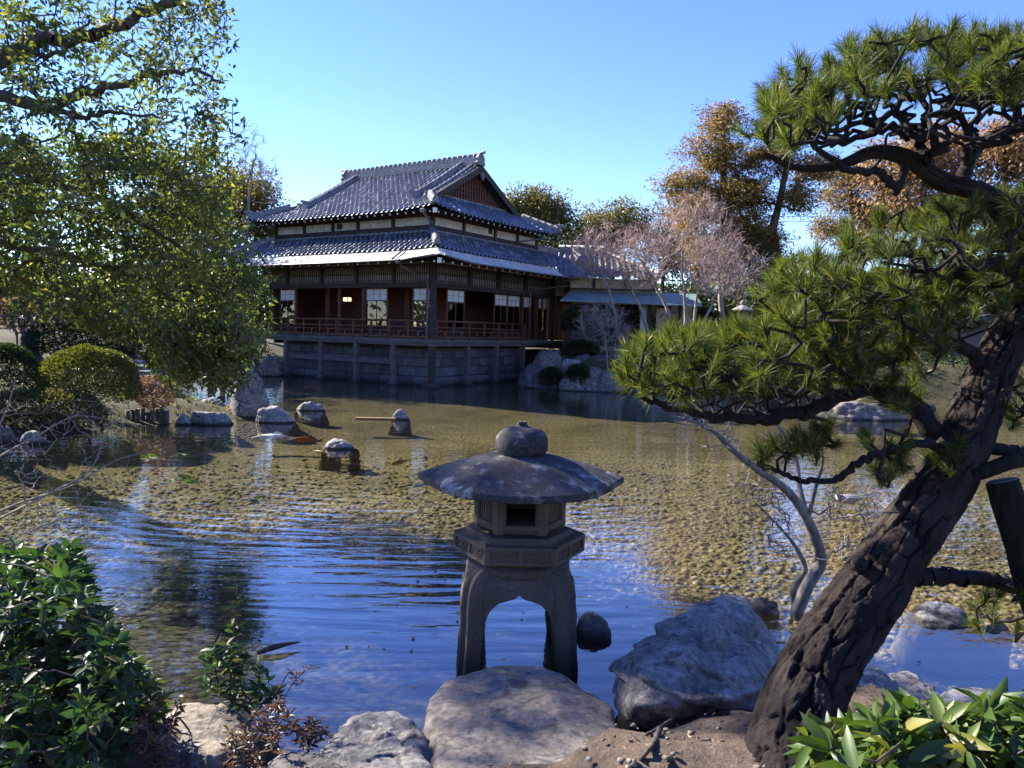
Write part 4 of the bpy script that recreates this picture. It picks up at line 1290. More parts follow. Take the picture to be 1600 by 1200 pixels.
# fire box: six sides between corner posts
fbx = empty('fire_box', (0, 0, 0)); fbx.parent = lan
RF, Z0, Z1 = .262, .765, 1.0
ap = RF * math.cos(math.pi / 6); sd_ = RF
for k in range(6):
    cp = MB()
    a = k * math.pi / 3; c = np.array([math.cos(a), math.sin(a)]) * (RF - .03)
    cp.prism([(c[0] + .036 * math.cos(a + t), c[1] + .036 * math.sin(a + t)) for t in np.arange(6) * math.pi / 3], Z0, Z1)
    cp.build('corner_post', M['lantern'], fbx)
bs_ = MB(); bs_.rings([hexr(.225, Z0 - .012), hexr(.25, Z0 + .005), hexr(.262, Z0 + .03), hexr(.2625, Z0 + .05), hexr(.22, Z0 + .051)]); bs_.build('fire_box_base', M['lantern'], fbx)
for k in range(6):
    a = math.pi / 6 + k * math.pi / 3
    Mx = np.array([[math.cos(a), -math.sin(a)], [math.sin(a), math.cos(a)]])
    pn = MB()
    hw2 = sd_ / 2 - .012

    def bx(s0, s1, z0, z1, d0, d1):
        q = MB().box(d0, d1, s0, s1, z0, z1)
        pn.add([(*(Mx @ np.array([v[0], v[1]])), v[2]) for v in q.v], q.f)
    zb, zt, ow = .805, .965, .085
    deg = round(math.degrees(a)) % 360
    bx(-hw2, -ow, Z0 + .045, Z1, ap - .05, ap - .006); bx(ow, hw2, Z0 + .045, Z1, ap - .05, ap - .006)
    bx(-ow, ow, Z0 + .045, zb, ap - .05, ap - .006); bx(-ow, ow, zt, Z1, ap - .05, ap - .006)
    for s in (-1, 1): bx(s * (ow + .009) - .007, s * (ow + .009) + .007, zb - .012, zt + .012, ap - .0065, ap + .002)
    bx(-ow - .002, ow + .002, zb - .014, zb - .001, ap - .0065, ap + .002)
    if deg in (270,):
        pass
    elif deg == 90:
        for i in range(13): s = -ow + .01 + i * .0125; bx(s - .003, s + .003, zt - .075, zt, ap - .03, ap - .02)
        for z in (.03, .05, .075): bx(-ow, ow, zt - z - .003, zt - z + .003, ap - .031, ap - .021)
        bx(-ow, ow, zb, zt - .078, ap - .04, ap - .03)
    else:
        for i in range(8): s = -ow + .012 + i * .0215; bx(s - .0065, s + .0065, zb, zt, ap - .03, ap - .012)
        bx(-ow, ow, zb, zt, ap - .045, ap - .031)
    pn.build('window_panel', M['lantern'], fbx)
# platform
pl = MB(); pl.rings([hexr(.27, .745), hexr(.30, .752), hexr(.315, .735), hexr(.318, .718), hexr(.30, .712)]); subdiv_noise(pl.build('platform_step', M['lantern'], lan), 1, .002, 14, 3, 0)
pl = MB(); pl.rings([hexr(.24, .575), hexr(.30, .588), hexr(.345, .606), hexr(.366, .622), hexr(.372, .626), hexr(.372, .716), hexr(.366, .720)])
plo = pl.build('platform', M['lantern'], lan)
RP = .386; app = RP * math.cos(math.pi / 6)
for k in range(6):
    a = math.pi / 6 + k * math.pi / 3
    Mx = np.array([[math.cos(a), -math.sin(a)], [math.sin(a), math.cos(a)]])
    pn = MB(); hs = RP / 2

    def bx(s0, s1, z0, z1, d0, d1):
        q = MB().box(d0, d1, s0, s1, z0, z1)
        pn.add([(*(Mx @ np.array([v[0], v[1]])), v[2]) for v in q.v], q.f)
    d0, d1 = app - .03, app
    bx(-hs, hs, .622, .642, d0, d1); bx(-hs, hs, .700, .722, d0, d1)
    for s0, s1 in ((-hs, -hs + .026), (-.012, .012), (hs - .026, hs)): bx(s0, s1, .642, .700, d0, d1)
    for c in (-1, 1):
        m = c * (hs - .026 + .012) / 2
        for (ds, dz, l, h) in ((-.045, .008, .03, .006), (-.01, .012, .05, .006), (.03, -.002, .035, .006), (-.03, -.012, .05, .006), (.05, .012, .008, .028), (-.065, -.004, .006, .02), (.012, -.016, .03, .005), (.0, .0, .012, .012)):
            bx(m + ds - l / 2, m + ds + l / 2, .671 + dz - h / 2, .671 + dz + h / 2, app - .02, app - .005)
    pn.build('carved_frieze', M['lantern'], lan)
# legs: four, joined by a cusped arch on each side
def leg_block():
    NS, NT = 61, 26
    s = np.linspace(-1, 1, NS)

    def halfw(z):      # outline of the feet from water to shoulder
        t = z / .575
        return np.interp(t, [-.8, -.1, 0, .25, .55, .78, .9, .97, 1.0], [.352, .344, .340, .326, .322, .318, .298, .262, .215])
    def arch(s_):
        a = np.abs(s_)
        zt = np.interp(a, [0, .03, .09, .2, .36, .49, .56, .60, .6001], [.458, .448, .433, .425, .408, .37, .315, .22, .12])
        return np.where(a < .64, np.where(a < .60, zt, .22 - (a - .60) / .04 * .7), -.45)
    V, Fq = [], []
    for k in range(4):
        a = k * math.pi / 2
        ca, sa = math.cos(a), math.sin(a)
        base = len(V)
        grid = {}
        for lay in (0, 1):
            for i, si in enumerate(s):
                z0 = float(arch(np.array([si]))[0])
                for j in range(NT):
                    z = z0 + (.575 - z0) * (j / (NT - 1))
                    hw_ = halfw(z)
                    chamf = 1 - .10 * max(0, (abs(si) - .86) / .14)       # softened corner
                    sw = hw_ * (1 if abs(si) < 1 else 1)
                    dep = hw_ * chamf - (.11 if lay else 0) * (1 if z < .5 else max(.1, (1 - (z - .5) / .075)))
                    side = si * hw_ * (.90 + .10 * (1 - max(0, (abs(si) - .86) / .14)))
                    rim = .010 * math.exp(-((z - z0) / .02) ** 2) if lay == 0 and abs(si) < .64 else 0
                    x, y = side, -(dep + rim)
                    V.append((x * ca - y * sa, x * sa + y * ca, z)); grid[(lay, i, j)] = len(V) - 1
        for i in range(NS - 1):
            for j in range(NT - 1):
                q = [grid[(0, i, j)], grid[(0, i + 1, j)], grid[(0, i + 1, j + 1)], grid[(0, i, j + 1)]]
                Fq.append(q); q = [grid[(1, i, j)], grid[(1, i, j + 1)], grid[(1, i + 1, j + 1)], grid[(1, i + 1, j)]]; Fq.append(q)
            Fq.append([grid[(0, i, 0)], grid[(1, i, 0)], grid[(1, i + 1, 0)], grid[(0, i + 1, 0)]])
    # lid
    return np.array(V), Fq


V_, F_ = leg_block()
V_ = V_ + unit(V_ - [0, 0, .3]) * (fbm(V_ * 11, 4, 15) * .005)[:, None]
lo = meshobj('legs', V_, F_, M['lantern'], lan, True)
MB().rings([[(.30 * math.cos(a), .30 * math.sin(a), z) for a in np.arange(24) * math.pi / 12] for z in (.53, .578)]).build('leg_ring', M['lantern'], lan, True)

# ------------------------------------------------------------------ stones of the near bank
def box_pts(c, sx, sy, z0, z1, top=.7, sh=(0, 0), rz=0.0, jit=.12, seed=0):
    """irregular block: bottom and mid ring wide, top ring narrower and shifted"""
    q = np.random.default_rng(seed); out = []
    for z, k in ((z0, 1.05 if z0 < -.3 else 1.0), (max(z0 + (z1 - z0) * .45, -.02) if z0 < -.3 else z0 + (z1 - z0) * .45, 1.02), (z1, top)):
        for a in np.arange(7) * 2 * math.pi / 7 + q.random() * 2:
            rr = 1 + q.normal() * jit
            x, y = sx * k * rr * math.cos(a), sy * k * rr * math.sin(a)
            if z == z1: x += sh[0]; y += sh[1]
            out.append((c[0] + x * math.cos(rz) - y * math.sin(rz), c[1] + x * math.sin(rz) + y * math.cos(rz), z + (q.normal() * jit * .5 * (z1 - z0) if z > z0 else 0)))
    return out


P3 = lambda *l: [tuple(PY(x, y, Y)) for x, y, Y in l]
rock('boulder', 'big rugged grey boulder at the water edge left of the pine trunk', P3((953, 1030, 3.75), (952, 1085, 3.6), (985, 1104, 3.35), (1060, 1100, 3.25), (1180, 1090, 3.3), (1010, 985, 3.9), (1060, 950, 4.1), (1125, 927, 4.4), (1170, 935, 4.45), (1205, 975, 4.3), (1222, 1040, 3.9), (1100, 985, 3.7), (1180, 1010, 3.65), (1010, 1040, 3.42), (1230, 1090, 3.5))
     + [(.75, 4.2, -.3), (1.55, 4.5, -.3), (1.4, 3.6, -.1), (.62, 3.75, -.3)], 'rock', amp=.032, freq=2.0, soft=60, seed=3, ridg=.05, strat=.05, sub=6)
rock('stepping_slab', 'broad flat trodden stone slab in front of the lantern', P3((668, 1090, 3.45), (700, 1062, 3.6), (770, 1040, 3.72), (840, 1038, 3.75), (900, 1062, 3.62), (945, 1092, 3.45), (962, 1112, 3.3), (968, 1150, 3.0), (800, 1260, 2.5), (690, 1260, 2.5), (662, 1170, 3.0))
     + [(-.4, 3.5, -.2), (.1, 3.75, -.25), (.5, 3.45, -.2), (.2, 2.5, -.1), (-.3, 2.5, -.1)], 'slab', amp=.020, freq=2.6, soft=60, seed=5, sub=6, strat=.016, ridg=.012)
rock('bank_rock', 'layered grey rock on the near bank left of the flat slab', P3((520, 1135, 3.2), (560, 1112, 3.3), (620, 1108, 3.3), (650, 1125, 3.2), (672, 1170, 2.95), (690, 1230, 2.55), (560, 1240, 2.5), (500, 1200, 2.7), (505, 1160, 3.0))
     + [(-.75, 3.2, -.1), (-.4, 3.35, -.15), (-.3, 2.6, 0), (-.7, 2.6, 0)], 'rock', amp=.05, freq=2.4, soft=34, seed=7, ridg=.09, strat=.045, sub=6)
rock('mossy_rock', 'low dark mossy rock at the bottom edge left of centre', P3((415, 1190, 2.75), (450, 1165, 2.85), (500, 1172, 2.8), (545, 1205, 2.6), (520, 1260, 2.35), (420, 1260, 2.35)) + [(-.9, 2.8, .2), (-.5, 2.7, .2), (-.55, 2.3, .2), (-.9, 2.3, .2)],
     'rock_dark', amp=.06, freq=2.6, soft=12, seed=9, sub=5, ridg=.05)
rock('shaded_rock', 'brown shadow-dappled rock among red leaves near the tall weed', P3((250, 1115, 3.3), (285, 1090, 3.45), (335, 1088, 3.45), (385, 1118, 3.3), (400, 1150, 3.05), (330, 1180, 2.85), (260, 1165, 2.95)) + [(-1.5, 3.3, .0), (-1.0, 3.3, .0), (-1.0, 2.85, .1), (-1.5, 2.9, .1)],
     'rock_brown', amp=.05, freq=2.4, soft=12, seed=11, sub=5, ridg=.05)
rock('water_rock', 'small dark wet rock in the water right of the lantern legs', P3((902, 955, 4.75), (918, 945, 4.85), (945, 955, 4.8), (958, 975, 4.7), (956, 990, 4.62), (910, 985, 4.62)) + [(.42, 4.9, -.35), (.66, 4.9, -.35), (.66, 4.55, -.35), (.42, 4.6, -.35)], 'rock_dark', amp=.04, freq=2, soft=10, seed=13, sub=4)
rock('bank_rock', 'pale slanting rock just right of the pine trunk base', P3((1330, 1055, 3.9), (1370, 1030, 4.05), (1410, 1075, 3.85), (1425, 1110, 3.6), (1400, 1150, 3.3), (1310, 1140, 3.35)) + [(1.5, 3.9, -.1), (2.0, 3.9, -.1), (1.9, 3.2, .1), (1.5, 3.2, .1)], 'rock', amp=.05, freq=2.4, soft=14, seed=15, sub=5, ridg=.05, strat=.02)
rock('bank_rock', 'pale pitted rock at the waterline above the broad-leaved shrub', P3((1390, 1045, 4.1), (1425, 1045, 4.1), (1462, 1078, 3.9), (1468, 1090, 3.8), (1420, 1095, 3.75), (1380, 1070, 3.9)) + [(1.95, 4.1, -.1), (2.3, 4.0, -.1), (2.2, 3.7, 0)], 'rock_pale', amp=.07, freq=3, soft=12, seed=17, sub=5, ridg=.05)
rock('flat_rock', 'flat pale rock at the right edge of the near bank', P3((1470, 1075, 3.9), (1530, 1068, 4.0), (1600, 1085, 3.95), (1660, 1110, 3.8), (1600, 1150, 3.4), (1460, 1130, 3.45)) + [(2.2, 3.9, -.1), (3.0, 3.9, -.1), (2.9, 3.3, .1), (2.2, 3.3, .1)], 'rock_pale', amp=.04, freq=2.4, soft=14, seed=19, sub=5)
rock('pond_rock', 'greenish-white rock in the shallows right of the pine trunk', P3((1418, 965, 5.15), (1440, 932, 5.4), (1470, 930, 5.4), (1515, 955, 5.3), (1532, 980, 5.0), (1480, 985, 4.95), (1430, 975, 5.0)) + [(2.7, 5.4, -.35), (3.3, 5.4, -.35), (3.2, 4.95, -.35), (2.65, 5.0, -.35)], 'rock_pale', amp=.06, freq=2.2, soft=10, seed=21, sub=5, ridg=.06)
rock('water_stone', 'low reddish stone in the water behind the big boulder', P3((1165, 935, 5.3), (1190, 926, 5.4), (1215, 932, 5.4), (1222, 945, 5.3), (1190, 955, 5.2)) + [(1.6, 5.5, -.3), (2.0, 5.5, -.3), (1.9, 5.15, -.3), (1.6, 5.2, -.3)], 'rock_brown', amp=.07, freq=2.4, soft=9, seed=23, sub=4)
rock('water_stone', 'tiny flat pale stone beside the foot of the greenish-white rock', P3((1540, 975, 5.0), (1565, 968, 5.1), (1585, 982, 5.0), (1560, 990, 4.9)) + [(3.1, 5.1, -.3), (3.4, 5.1, -.3), (3.3, 4.9, -.3)], 'rock_pale', amp=.06, freq=2.4, soft=9, seed=24, sub=4)

# ---- stones out in the pond and on the left point
Z_FLAT = True


def wrock(name, label, px0, px1, pyb, pyt, mat, depth=.6, top=.7, sh=(0, 0), seed=0, **kw):
    """stone standing in the water: seen between columns px0..px1, foot at row pyb, top at row pyt"""
    a, b = PZ(px0, pyb), PZ(px1, pyb); c = (a + b) / 2; wd = np.linalg.norm(b - a) / 2
    dy = wd * depth
    h = PY((px0 + px1) / 2, pyt, c[1] + dy * .3)[2] * (.72 if Z_FLAT else 1)
    c = c + np.array([0, dy * .8, 0])
    kw = {**dict(amp=.06, freq=2.2, soft=26, sub=5, ridg=.06), **kw}
    return rock(name, label, box_pts(c, wd * 1.3, dy * 1.2, -.4, h, top * .7, (wd * .12 * math.sin(seed * 2.1), 0), 0, .17, seed), mat, seed=seed, **kw)


rock('standing_stone', 'tall rounded standing stone at the tip of the left bank', P3((352, 648, 15.6), (372, 652, 15.3), (420, 652, 15.4), (421, 620, 15.6), (412, 595, 15.7), (398, 576, 15.8), (385, 572, 15.8), (372, 585, 15.7), (362, 612, 15.6)) +
     P3((360, 645, 16.1), (418, 645, 16.2), (410, 596, 16.1), (384, 576, 16.1)) + [(-5.7, 15.5, -.4), (-5.0, 15.5, -.4), (-5.0, 16.2, -.4), (-5.7, 16.2, -.4)], 'rock_brown', amp=.03, freq=2.4, soft=14, seed=31, sub=5)
wrock('pond_rock', 'blocky pale-topped rock in the water right of the standing stone', 403, 460, 661, 634, 'rock_pale', .6, .86, seed=32)
wrock('pond_rock', 'low pale rock farther out beyond the blocky rock', 462, 503, 642, 628, 'rock_pale', .6, .8, seed=33)
wrock('pond_rock', 'small flat-topped rock alone in mid pond', 498, 553, 702, 684, 'rock_pale', .55, .72, seed=34)
wrock('pond_rock', 'small white stone at the end of the floating plank', 612, 640, 656, 642, 'rock_pale', .6, .6, seed=35, sub=4)
wrock('shore_rock', 'low dark cracked rock at the foot of the left point', 285, 357, 664, 641, 'rock', .5, .8, seed=36)
wrock('shore_rock', 'small pale rock beside the log edging', 273, 296, 664, 645, 'rock_pale', .6, .7, seed=37, sub=4)
wrock('shore_rock', 'flat pale rock behind the low cracked rock', 300, 350, 642, 620, 'rock_pale', .5, .8, seed=38)
wrock('shore_rock', 'rounded pale stone behind the small pink shrub', 268, 300, 641, 627, 'rock_pale', .6, .7, seed=39, sub=4)
wrock('shore_rock', 'blue-grey rock in the shade at the left edge waterline', 20, 70, 694, 671, 'rock', .5, .6, seed=40)
wrock('shore_rock', 'dark rock cut by the left picture edge at the waterline', -40, 22, 692, 664, 'rock_dark', .5, .7, seed=41)
wrock('bank_rock', 'brown boulder against the left end of the teahouse wall', 398, 436, 588, 546, 'rock_brown', .8, .7, seed=42)
wrock('bank_rock', 'pale rounded rock under the bridge end by the teahouse', 372, 402, 590, 560, 'rock', .8, .7, seed=43)
wrock('island_rock', 'broad rounded rock in the far water seen under the pine branch', 1303, 1402, 656, 626, 'rock_brown', .5, .75, seed=44)
wrock('island_rock', 'low dark stone in the far water right of the broad rock', 1425, 1465, 640, 628, 'rock_dark', .5, .75, seed=45, sub=4)

# ---- rockery at the right of the teahouse
rk = [(838, 600, 30, 575, 25.9, 'rock_dark', 'dark low rock beside the last teahouse stilt'),
      (858, 575, 26, 548, 26.4, 'rock_brown', 'square flat-topped rock at the top left of the rockery'),
      (872, 606, 28, 578, 25.5, 'rock_dark', 'dark mossy rock low in the middle of the rockery'),
      (925, 608, 30, 578, 24.9, 'rock_brown', 'large brown rounded rock at the rockery waterline'),
      (902, 604, 30, 590, 24.9, 'rock_brown', 'sloping tan rock wedged at the rockery foot'),
      (893, 582, 20, 566, 25.6, 'rock_pale', 'pale knobbly rock in the middle of the rockery'),
      (912, 575, 26, 556, 26.2, 'rock_dark', 'wide grey rock along the top of the rockery'),
      (885, 562, 20, 545, 26.8, 'rock_brown', 'small grey rock high behind the square rock'),
      (940, 580, 26, 558, 26.0, 'rock_dark', 'grey blunt rock at the upper right of the rockery'),
      (958, 607, 26, 582, 24.6, 'rock_brown', 'brown rock at the rockery foot near the pine needles'),
      (915, 590, 12, 582, 25.0, 'rock_pale', 'small white wedge stone in the rockery'),
      (985, 610, 30, 588, 24.8, 'rock_dark', 'dark rock at the right end of the rockery'),
      (845, 612, 16, 603, 25.3, 'rock_brown', 'small rock at the water below the dark low rock'),
      (1040, 606, 34, 580, 25.2, 'rock', 'far bank rock half hidden by the pine pad'),
      (1110, 604, 34, 584, 25.4, 'rock_brown', 'far bank rock behind the long pine limb')]
for i, (px, pb, hwid, pt, Y, mt, lb) in enumerate(rk):
    c = PY(px, pb, Y); wd = hwid / FPX * Y; h = PY(px, pt, Y)[2]
    rock('rockery_rock', lb, box_pts((c[0], c[1] + .3, 0), wd, wd * .75, c[2] - .5, h, .72, (0, .1), 0, .12, 60 + i), mt, group='rockery beside the teahouse', amp=.08, freq=2.4, soft=24, seed=60 + i, sub=5, ridg=.08)

# ------------------------------------------------------------------ foreground pine
def pin(poly, n, r):
    """n random points inside a pixel polygon"""
    P = np.array(poly, float); lo, hi = P.min(0), P.max(0); out = []
    while len(out) < n:
        q = lo + (hi - lo) * r.random((n * 3, 2)); Q = np.roll(P, -1, 0); ins = np.zeros(len(q), bool)
        for (ax, ay), (bx, by) in zip(P, Q):
            ins ^= ((ay > q[:, 1]) != (by > q[:, 1])) & (q[:, 0] < (bx - ax) * (q[:, 1] - ay) / (by - ay + 1e-12) + ax)
        out.extend(q[ins])
    return np.array(out[:n])


prng = np.random.default_rng(77)
pine_base = PY(1235, 1290, 2.55)
pine = wempty('pine_tree', pine_base, 'leaning old black pine with plated bark in the right foreground', 'tree')
TR = [(1228, 1330, 2.50, .28), (1232, 1250, 2.58, .235), (1243, 1160, 2.70, .192), (1262, 1080, 2.82, .166), (1305, 1000, 2.94, .156), (1360, 920, 3.06, .146), (1420, 835, 3.18, .135), (1478, 750, 3.30, .130), (1516, 670, 3.42, .120),
      (1550, 580, 3.52, .108), (1588, 505, 3.55, .098), (1612, 440, 3.50, .090), (1602, 380, 3.45, .078), (1575, 335, 3.40, .064), (1530, 300, 3.35, .052), (1470, 283, 3.30, .047), (1420, 248, 3.25, .040), (1365, 238, 3.2, .033), (1310, 258, 3.15, .024), (1245, 262, 3.1, .016), (1195, 240, 3.1, .010)]
tw = np.array([[*PY(x, y, d), r * (.90 if r > .06 else .82)] for x, y, d, r in TR])
tw = smooth_path(tw, 14)


def bark_trunk(name, path, parent, n=190, plate=.095, depth=.015, seed=3):
    p, r = path[:, :3], path[:, 3]
    # resample evenly
    s = np.concatenate([[0], np.cumsum(np.linalg.norm(np.diff(p, axis=0), axis=1))])
    m = int(s[-1] / .0065); t = np.linspace(0, s[-1], m)
    p = np.stack([np.interp(t, s, p[:, k]) for k in range(3)], 1); r = np.interp(t, s, r)
    T = unit(np.gradient(p, axis=0)); X = unit(np.cross(T[0], [0, 0, 1.0])); Xs = []
    for q in T: X = unit(X - q * (X @ q)); Xs.append(X)
    Xs = np.array(Xs); Ys = np.cross(T, Xs)
    a = np.arange(n) * 2 * math.pi / n
    A, Sg = np.meshgrid(a, t); Rg = np.repeat(r[:, None], n, 1)
    PU = 13
    wob = fbm(np.stack([np.cos(A).ravel() * 2, np.sin(A).ravel() * 2, Sg.ravel() * 6], 1), 3, seed).reshape(A.shape) * .35
    u = A / (2 * math.pi) * PU + wob * .8; v = Sg / plate * .50 + wob * 1.3
    f1, f2, cid = worley2(np.mod(u, PU), v, PU, seed)
    wn = fbm(np.stack([np.cos(A).ravel() * 3, np.sin(A).ravel() * 3, Sg.ravel() * 9], 1), 3, seed + 21).reshape(A.shape)
    crack = np.clip((f2 - f1 - .03 + .16 * wn) / (.10 + .05 * wn), 0, 1)
    g1, g2, gid = worley2(np.mod(u * 2 + 3, PU * 2), v * 2.6, PU * 2, seed + 31)
    crack = crack * (.72 + .28 * np.clip((g2 - g1) / .06, 0, 1))
    rough = fbm(np.stack([np.cos(A).ravel() * 6, np.sin(A).ravel() * 6, Sg.ravel() * 40], 1), 3, seed + 4).reshape(A.shape)
    lump = fbm(np.stack([np.cos(A).ravel() * 1.2, np.sin(A).ravel() * 1.2, Sg.ravel() * 3.0], 1), 3, seed + 9).reshape(A.shape)
    sc = np.clip(Rg / .14, .15, 1.2)
    h = (depth * (crack ** .8 - 1) + (.009 * (cid - .5) + .006 * (gid - .5)) * crack + .0038 * rough) * sc + .04 * lump * Rg
    V = p[:, None] + (Rg + h)[..., None] * (np.cos(A)[..., None] * Xs[:, None] + np.sin(A)[..., None] * Ys[:, None])
    ii = np.arange(m * n).reshape(m, n)
    F = np.stack([ii[:-1], np.roll(ii, -1, 1)[:-1], np.roll(ii, -1, 1)[1:], ii[1:]], -1).reshape(-1, 4)
    return meshobj(name, V.reshape(-1, 3), F, M['pinebark'], parent, True, {'plate': cid.ravel(), 'crack': crack.ravel()}), p, r


def pinebark():
    m, nt, bs, _ = newmat('pine_bark')
    v = coords(nt, 'Object')
    at = _n(nt, 'ShaderNodeAttribute', attribute_name='plate'); ck = _n(nt, 'ShaderNodeAttribute', attribute_name='crack')
    n1 = noise(nt, v, 30, 6, 0.7); n0 = noise(nt, v, 4, 4, .6)
    c = ramp(nt, at.outputs['Fac'], [(0, (0.017, 0.013, 0.0105)), (0.5, (0.030, 0.023, 0.019)), (0.8, (0.052, 0.043, 0.037)), (1, (0.055, 0.025, 0.016))])
    c = mixc(nt, .5, c, ramp(nt, n0, [(.35, (.014, .012, .010)), (.65, (.06, .043, .032))]))
    c = mixc(nt, .6, c, ramp(nt, n1, [(.3, (.28, .28, .28)), (.7, (.75, .75, .75))]), 'OVERLAY')
    c = mixc(nt, ramp(nt, ck.outputs['Fac'], [(0, (1, 1, 1)), (.5, (0, 0, 0))]), c, (.007, .005, .004))
    nt.links.new(c, bs.inputs['Base Color']); bs.inputs['Roughness'].default_value = .9; bs.inputs['Specular IOR Level'].default_value = .2
    n9 = noise(nt, v, 55, 7, .75)
    nt.links.new(bump(nt, n9, 1.0, .010, bump(nt, n1, 1.0, .012)), bs.inputs['Normal'])
    return m


M['pinebark'] = pinebark()
M['pinetwig'] = surf('pine_twig_bark', (.009, .007, .006), (.030, .023, .018), 18, .9, .7, .006, fine=70)
bark_trunk('trunk', tw, pine)
sk = Skel()


def tnode(ids, px):      # skeleton node of the trunk nearest to a pixel
    q = PY(*px); return ids[int(np.argmin([np.linalg.norm(sk.p[i] - q) for i in ids]))]


tid = sk.path(tw[::4, :3], -1, -(tw[::4, 3] * .55))


def limb(px, rads, start=None, ids=None):
    rows = np.array([[*PY(x, y, d)] for x, y, d in px])
    sm = smooth_path(np.column_stack([rows, np.linspace(rads[0], rads[1], len(rows))]), 6)
    sm[1:-1, :3] += prng.normal(size=(len(sm) - 2, 3)) * .007
    return sk.path(sm[:, :3], start if start is not None else -1, sm[:, 3])


L1 = limb([(1508, 712, 3.40), (1468, 678, 3.42), (1424, 632, 3.44), (1380, 606, 3.42), (1328, 614, 3.36), (1268, 640, 3.28), (1200, 653, 3.2), (1130, 652, 3.14), (1060, 640, 3.1), (1005, 622, 3.08)], (.055, .011), tnode(tid, (1508, 700, 3.4)))
L1b = limb([(1380, 606, 3.42), (1335, 590, 3.5), (1270, 600, 3.55), (1190, 615, 3.55), (1120, 600, 3.5), (1050, 600, 3.4)], (.028, .009), L1[18])
L2 = limb([(1500, 706, 3.35), (1440, 693, 3.2), (1385, 704, 3.12), (1335, 728, 3.06), (1305, 750, 3.02), (1255, 750, 3.0), (1210, 738, 3.0), (1185, 722, 3.0)], (.021, .007), tnode(tid, (1495, 715, 3.35)))
L3 = limb([(1548, 582, 3.5), (1495, 538, 3.45), (1435, 533, 3.4), (1392, 560, 3.36), (1340, 580, 3.3), (1285, 588, 3.25)], (.034, .010), tnode(tid, (1548, 582, 3.5)))
L4 = limb([(1608, 425, 3.48), (1550, 412, 3.4), (1490, 428, 3.3), (1425, 440, 3.22), (1370, 462, 3.16), (1310, 472, 3.1), (1255, 448, 3.06), (1220, 432, 3.04)], (.040, .009), tnode(tid, (1608, 420, 3.48)))
L5 = limb([(1600, 385, 3.45), (1545, 385, 3.55), (1480, 372, 3.6), (1410, 398, 3.6), (1345, 398, 3.55)], (.030, .009), tnode(tid, (1600, 385, 3.45)))
L6 = limb([(1500, 285, 3.32), (1520, 240, 3.4), (1568, 205, 3.5), (1630, 195, 3.6), (1700, 190, 3.7)], (.032, .012), tnode(tid, (1500, 288, 3.3)))
L7 = limb([(1452, 255, 3.28), (1440, 215, 3.35), (1450, 170, 3.4), (1430, 130, 3.4)], (.024, .010), tnode(tid, (1440, 258, 3.27)))
L8 = limb([(1565, 325, 3.38), (1600, 318, 3.2), (1650, 310, 3.0), (1700, 320, 2.9)], (.035, .014), tnode(tid, (1570, 330, 3.4)))
L9 = limb([(1420, 898, 3.12), (1470, 900, 3.15), (1530, 903, 3.2), (1580, 915, 3.25), (1650, 945, 3.3)], (.042, .022), tnode(tid, (1400, 870, 3.12)))
L10 = limb([(1540, 700, 3.4), (1590, 705, 3.45), (1650, 700, 3.5)], (.034, .02), tnode(tid, (1520, 690, 3.4)))
L11 = limb([(1400, 300, 3.22), (1370, 270, 3.1), (1320, 262, 2.98), (1270, 230, 2.92), (1225, 215, 2.9)], (.018, .008), tnode(tid, (1420, 248, 3.25)))
pads = [([(1165, 215), (1180, 160), (1230, 110), (1300, 82), (1400, 66), (1480, 50), (1560, 55), (1700, 40), (1700, 200), (1600, 170), (1480, 150), (1420, 165), (1330, 170), (1290, 200), (1230, 238)], 300, 3.25, .34),
        ([(1290, 385), (1330, 345), (1400, 350), (1480, 325), (1520, 312), (1660, 300), (1660, 420), (1560, 395), (1480, 412), (1400, 415), (1330, 412)], 115, 3.4, .25),
        ([(1185, 460), (1215, 415), (1290, 405), (1335, 430), (1345, 520), (1250, 520), (1210, 500)], 85, 3.08, .22),
        ([(1290, 440), (1440, 430), (1520, 480), (1480, 560), (1300, 570), (1260, 520)], 140, 3.3, .25),
        ([(964, 590), (985, 550), (1060, 525), (1150, 515), (1250, 505), (1340, 520), (1360, 575), (1335, 605), (1250, 612), (1150, 620), (1060, 622), (985, 622)], 270, 3.25, .28),
        ([(1330, 560), (1425, 550), (1455, 600), (1410, 650), (1345, 620)], 28, 3.4, .2),
        ([(1180, 700), (1290, 668), (1310, 715), (1245, 728), (1195, 728)], 18, 3.02, .14), ([(1335, 690), (1440, 690), (1450, 755), (1375, 755)], 16, 3.1, .16), ([(1440, 720), (1500, 700), (1490, 760)], 7, 3.2, .14),
        ([(1575, 560), (1660, 540), (1660, 720), (1580, 690)], 18, 3.5, .2), ([(1500, 930), (1650, 900), (1650, 1000), (1520, 985)], 14, 3.3, .14), ([(1430, 330), (1660, 300), (1660, 560), (1600, 540), (1480, 540)], 80, 3.6, .25), ([(1500, 430), (1590, 430), (1585, 500), (1505, 505)], 22, 3.4, .2)]
tgt = []
for poly, n, d, sd_ in pads:
    q = pin(poly, n, prng); dd = d + prng.normal(size=n) * sd_
    tgt.append(np.array([PY(x, y, max(2.5, k)) for (x, y), k in zip(q, dd)]))
tgt = np.vstack(tgt)
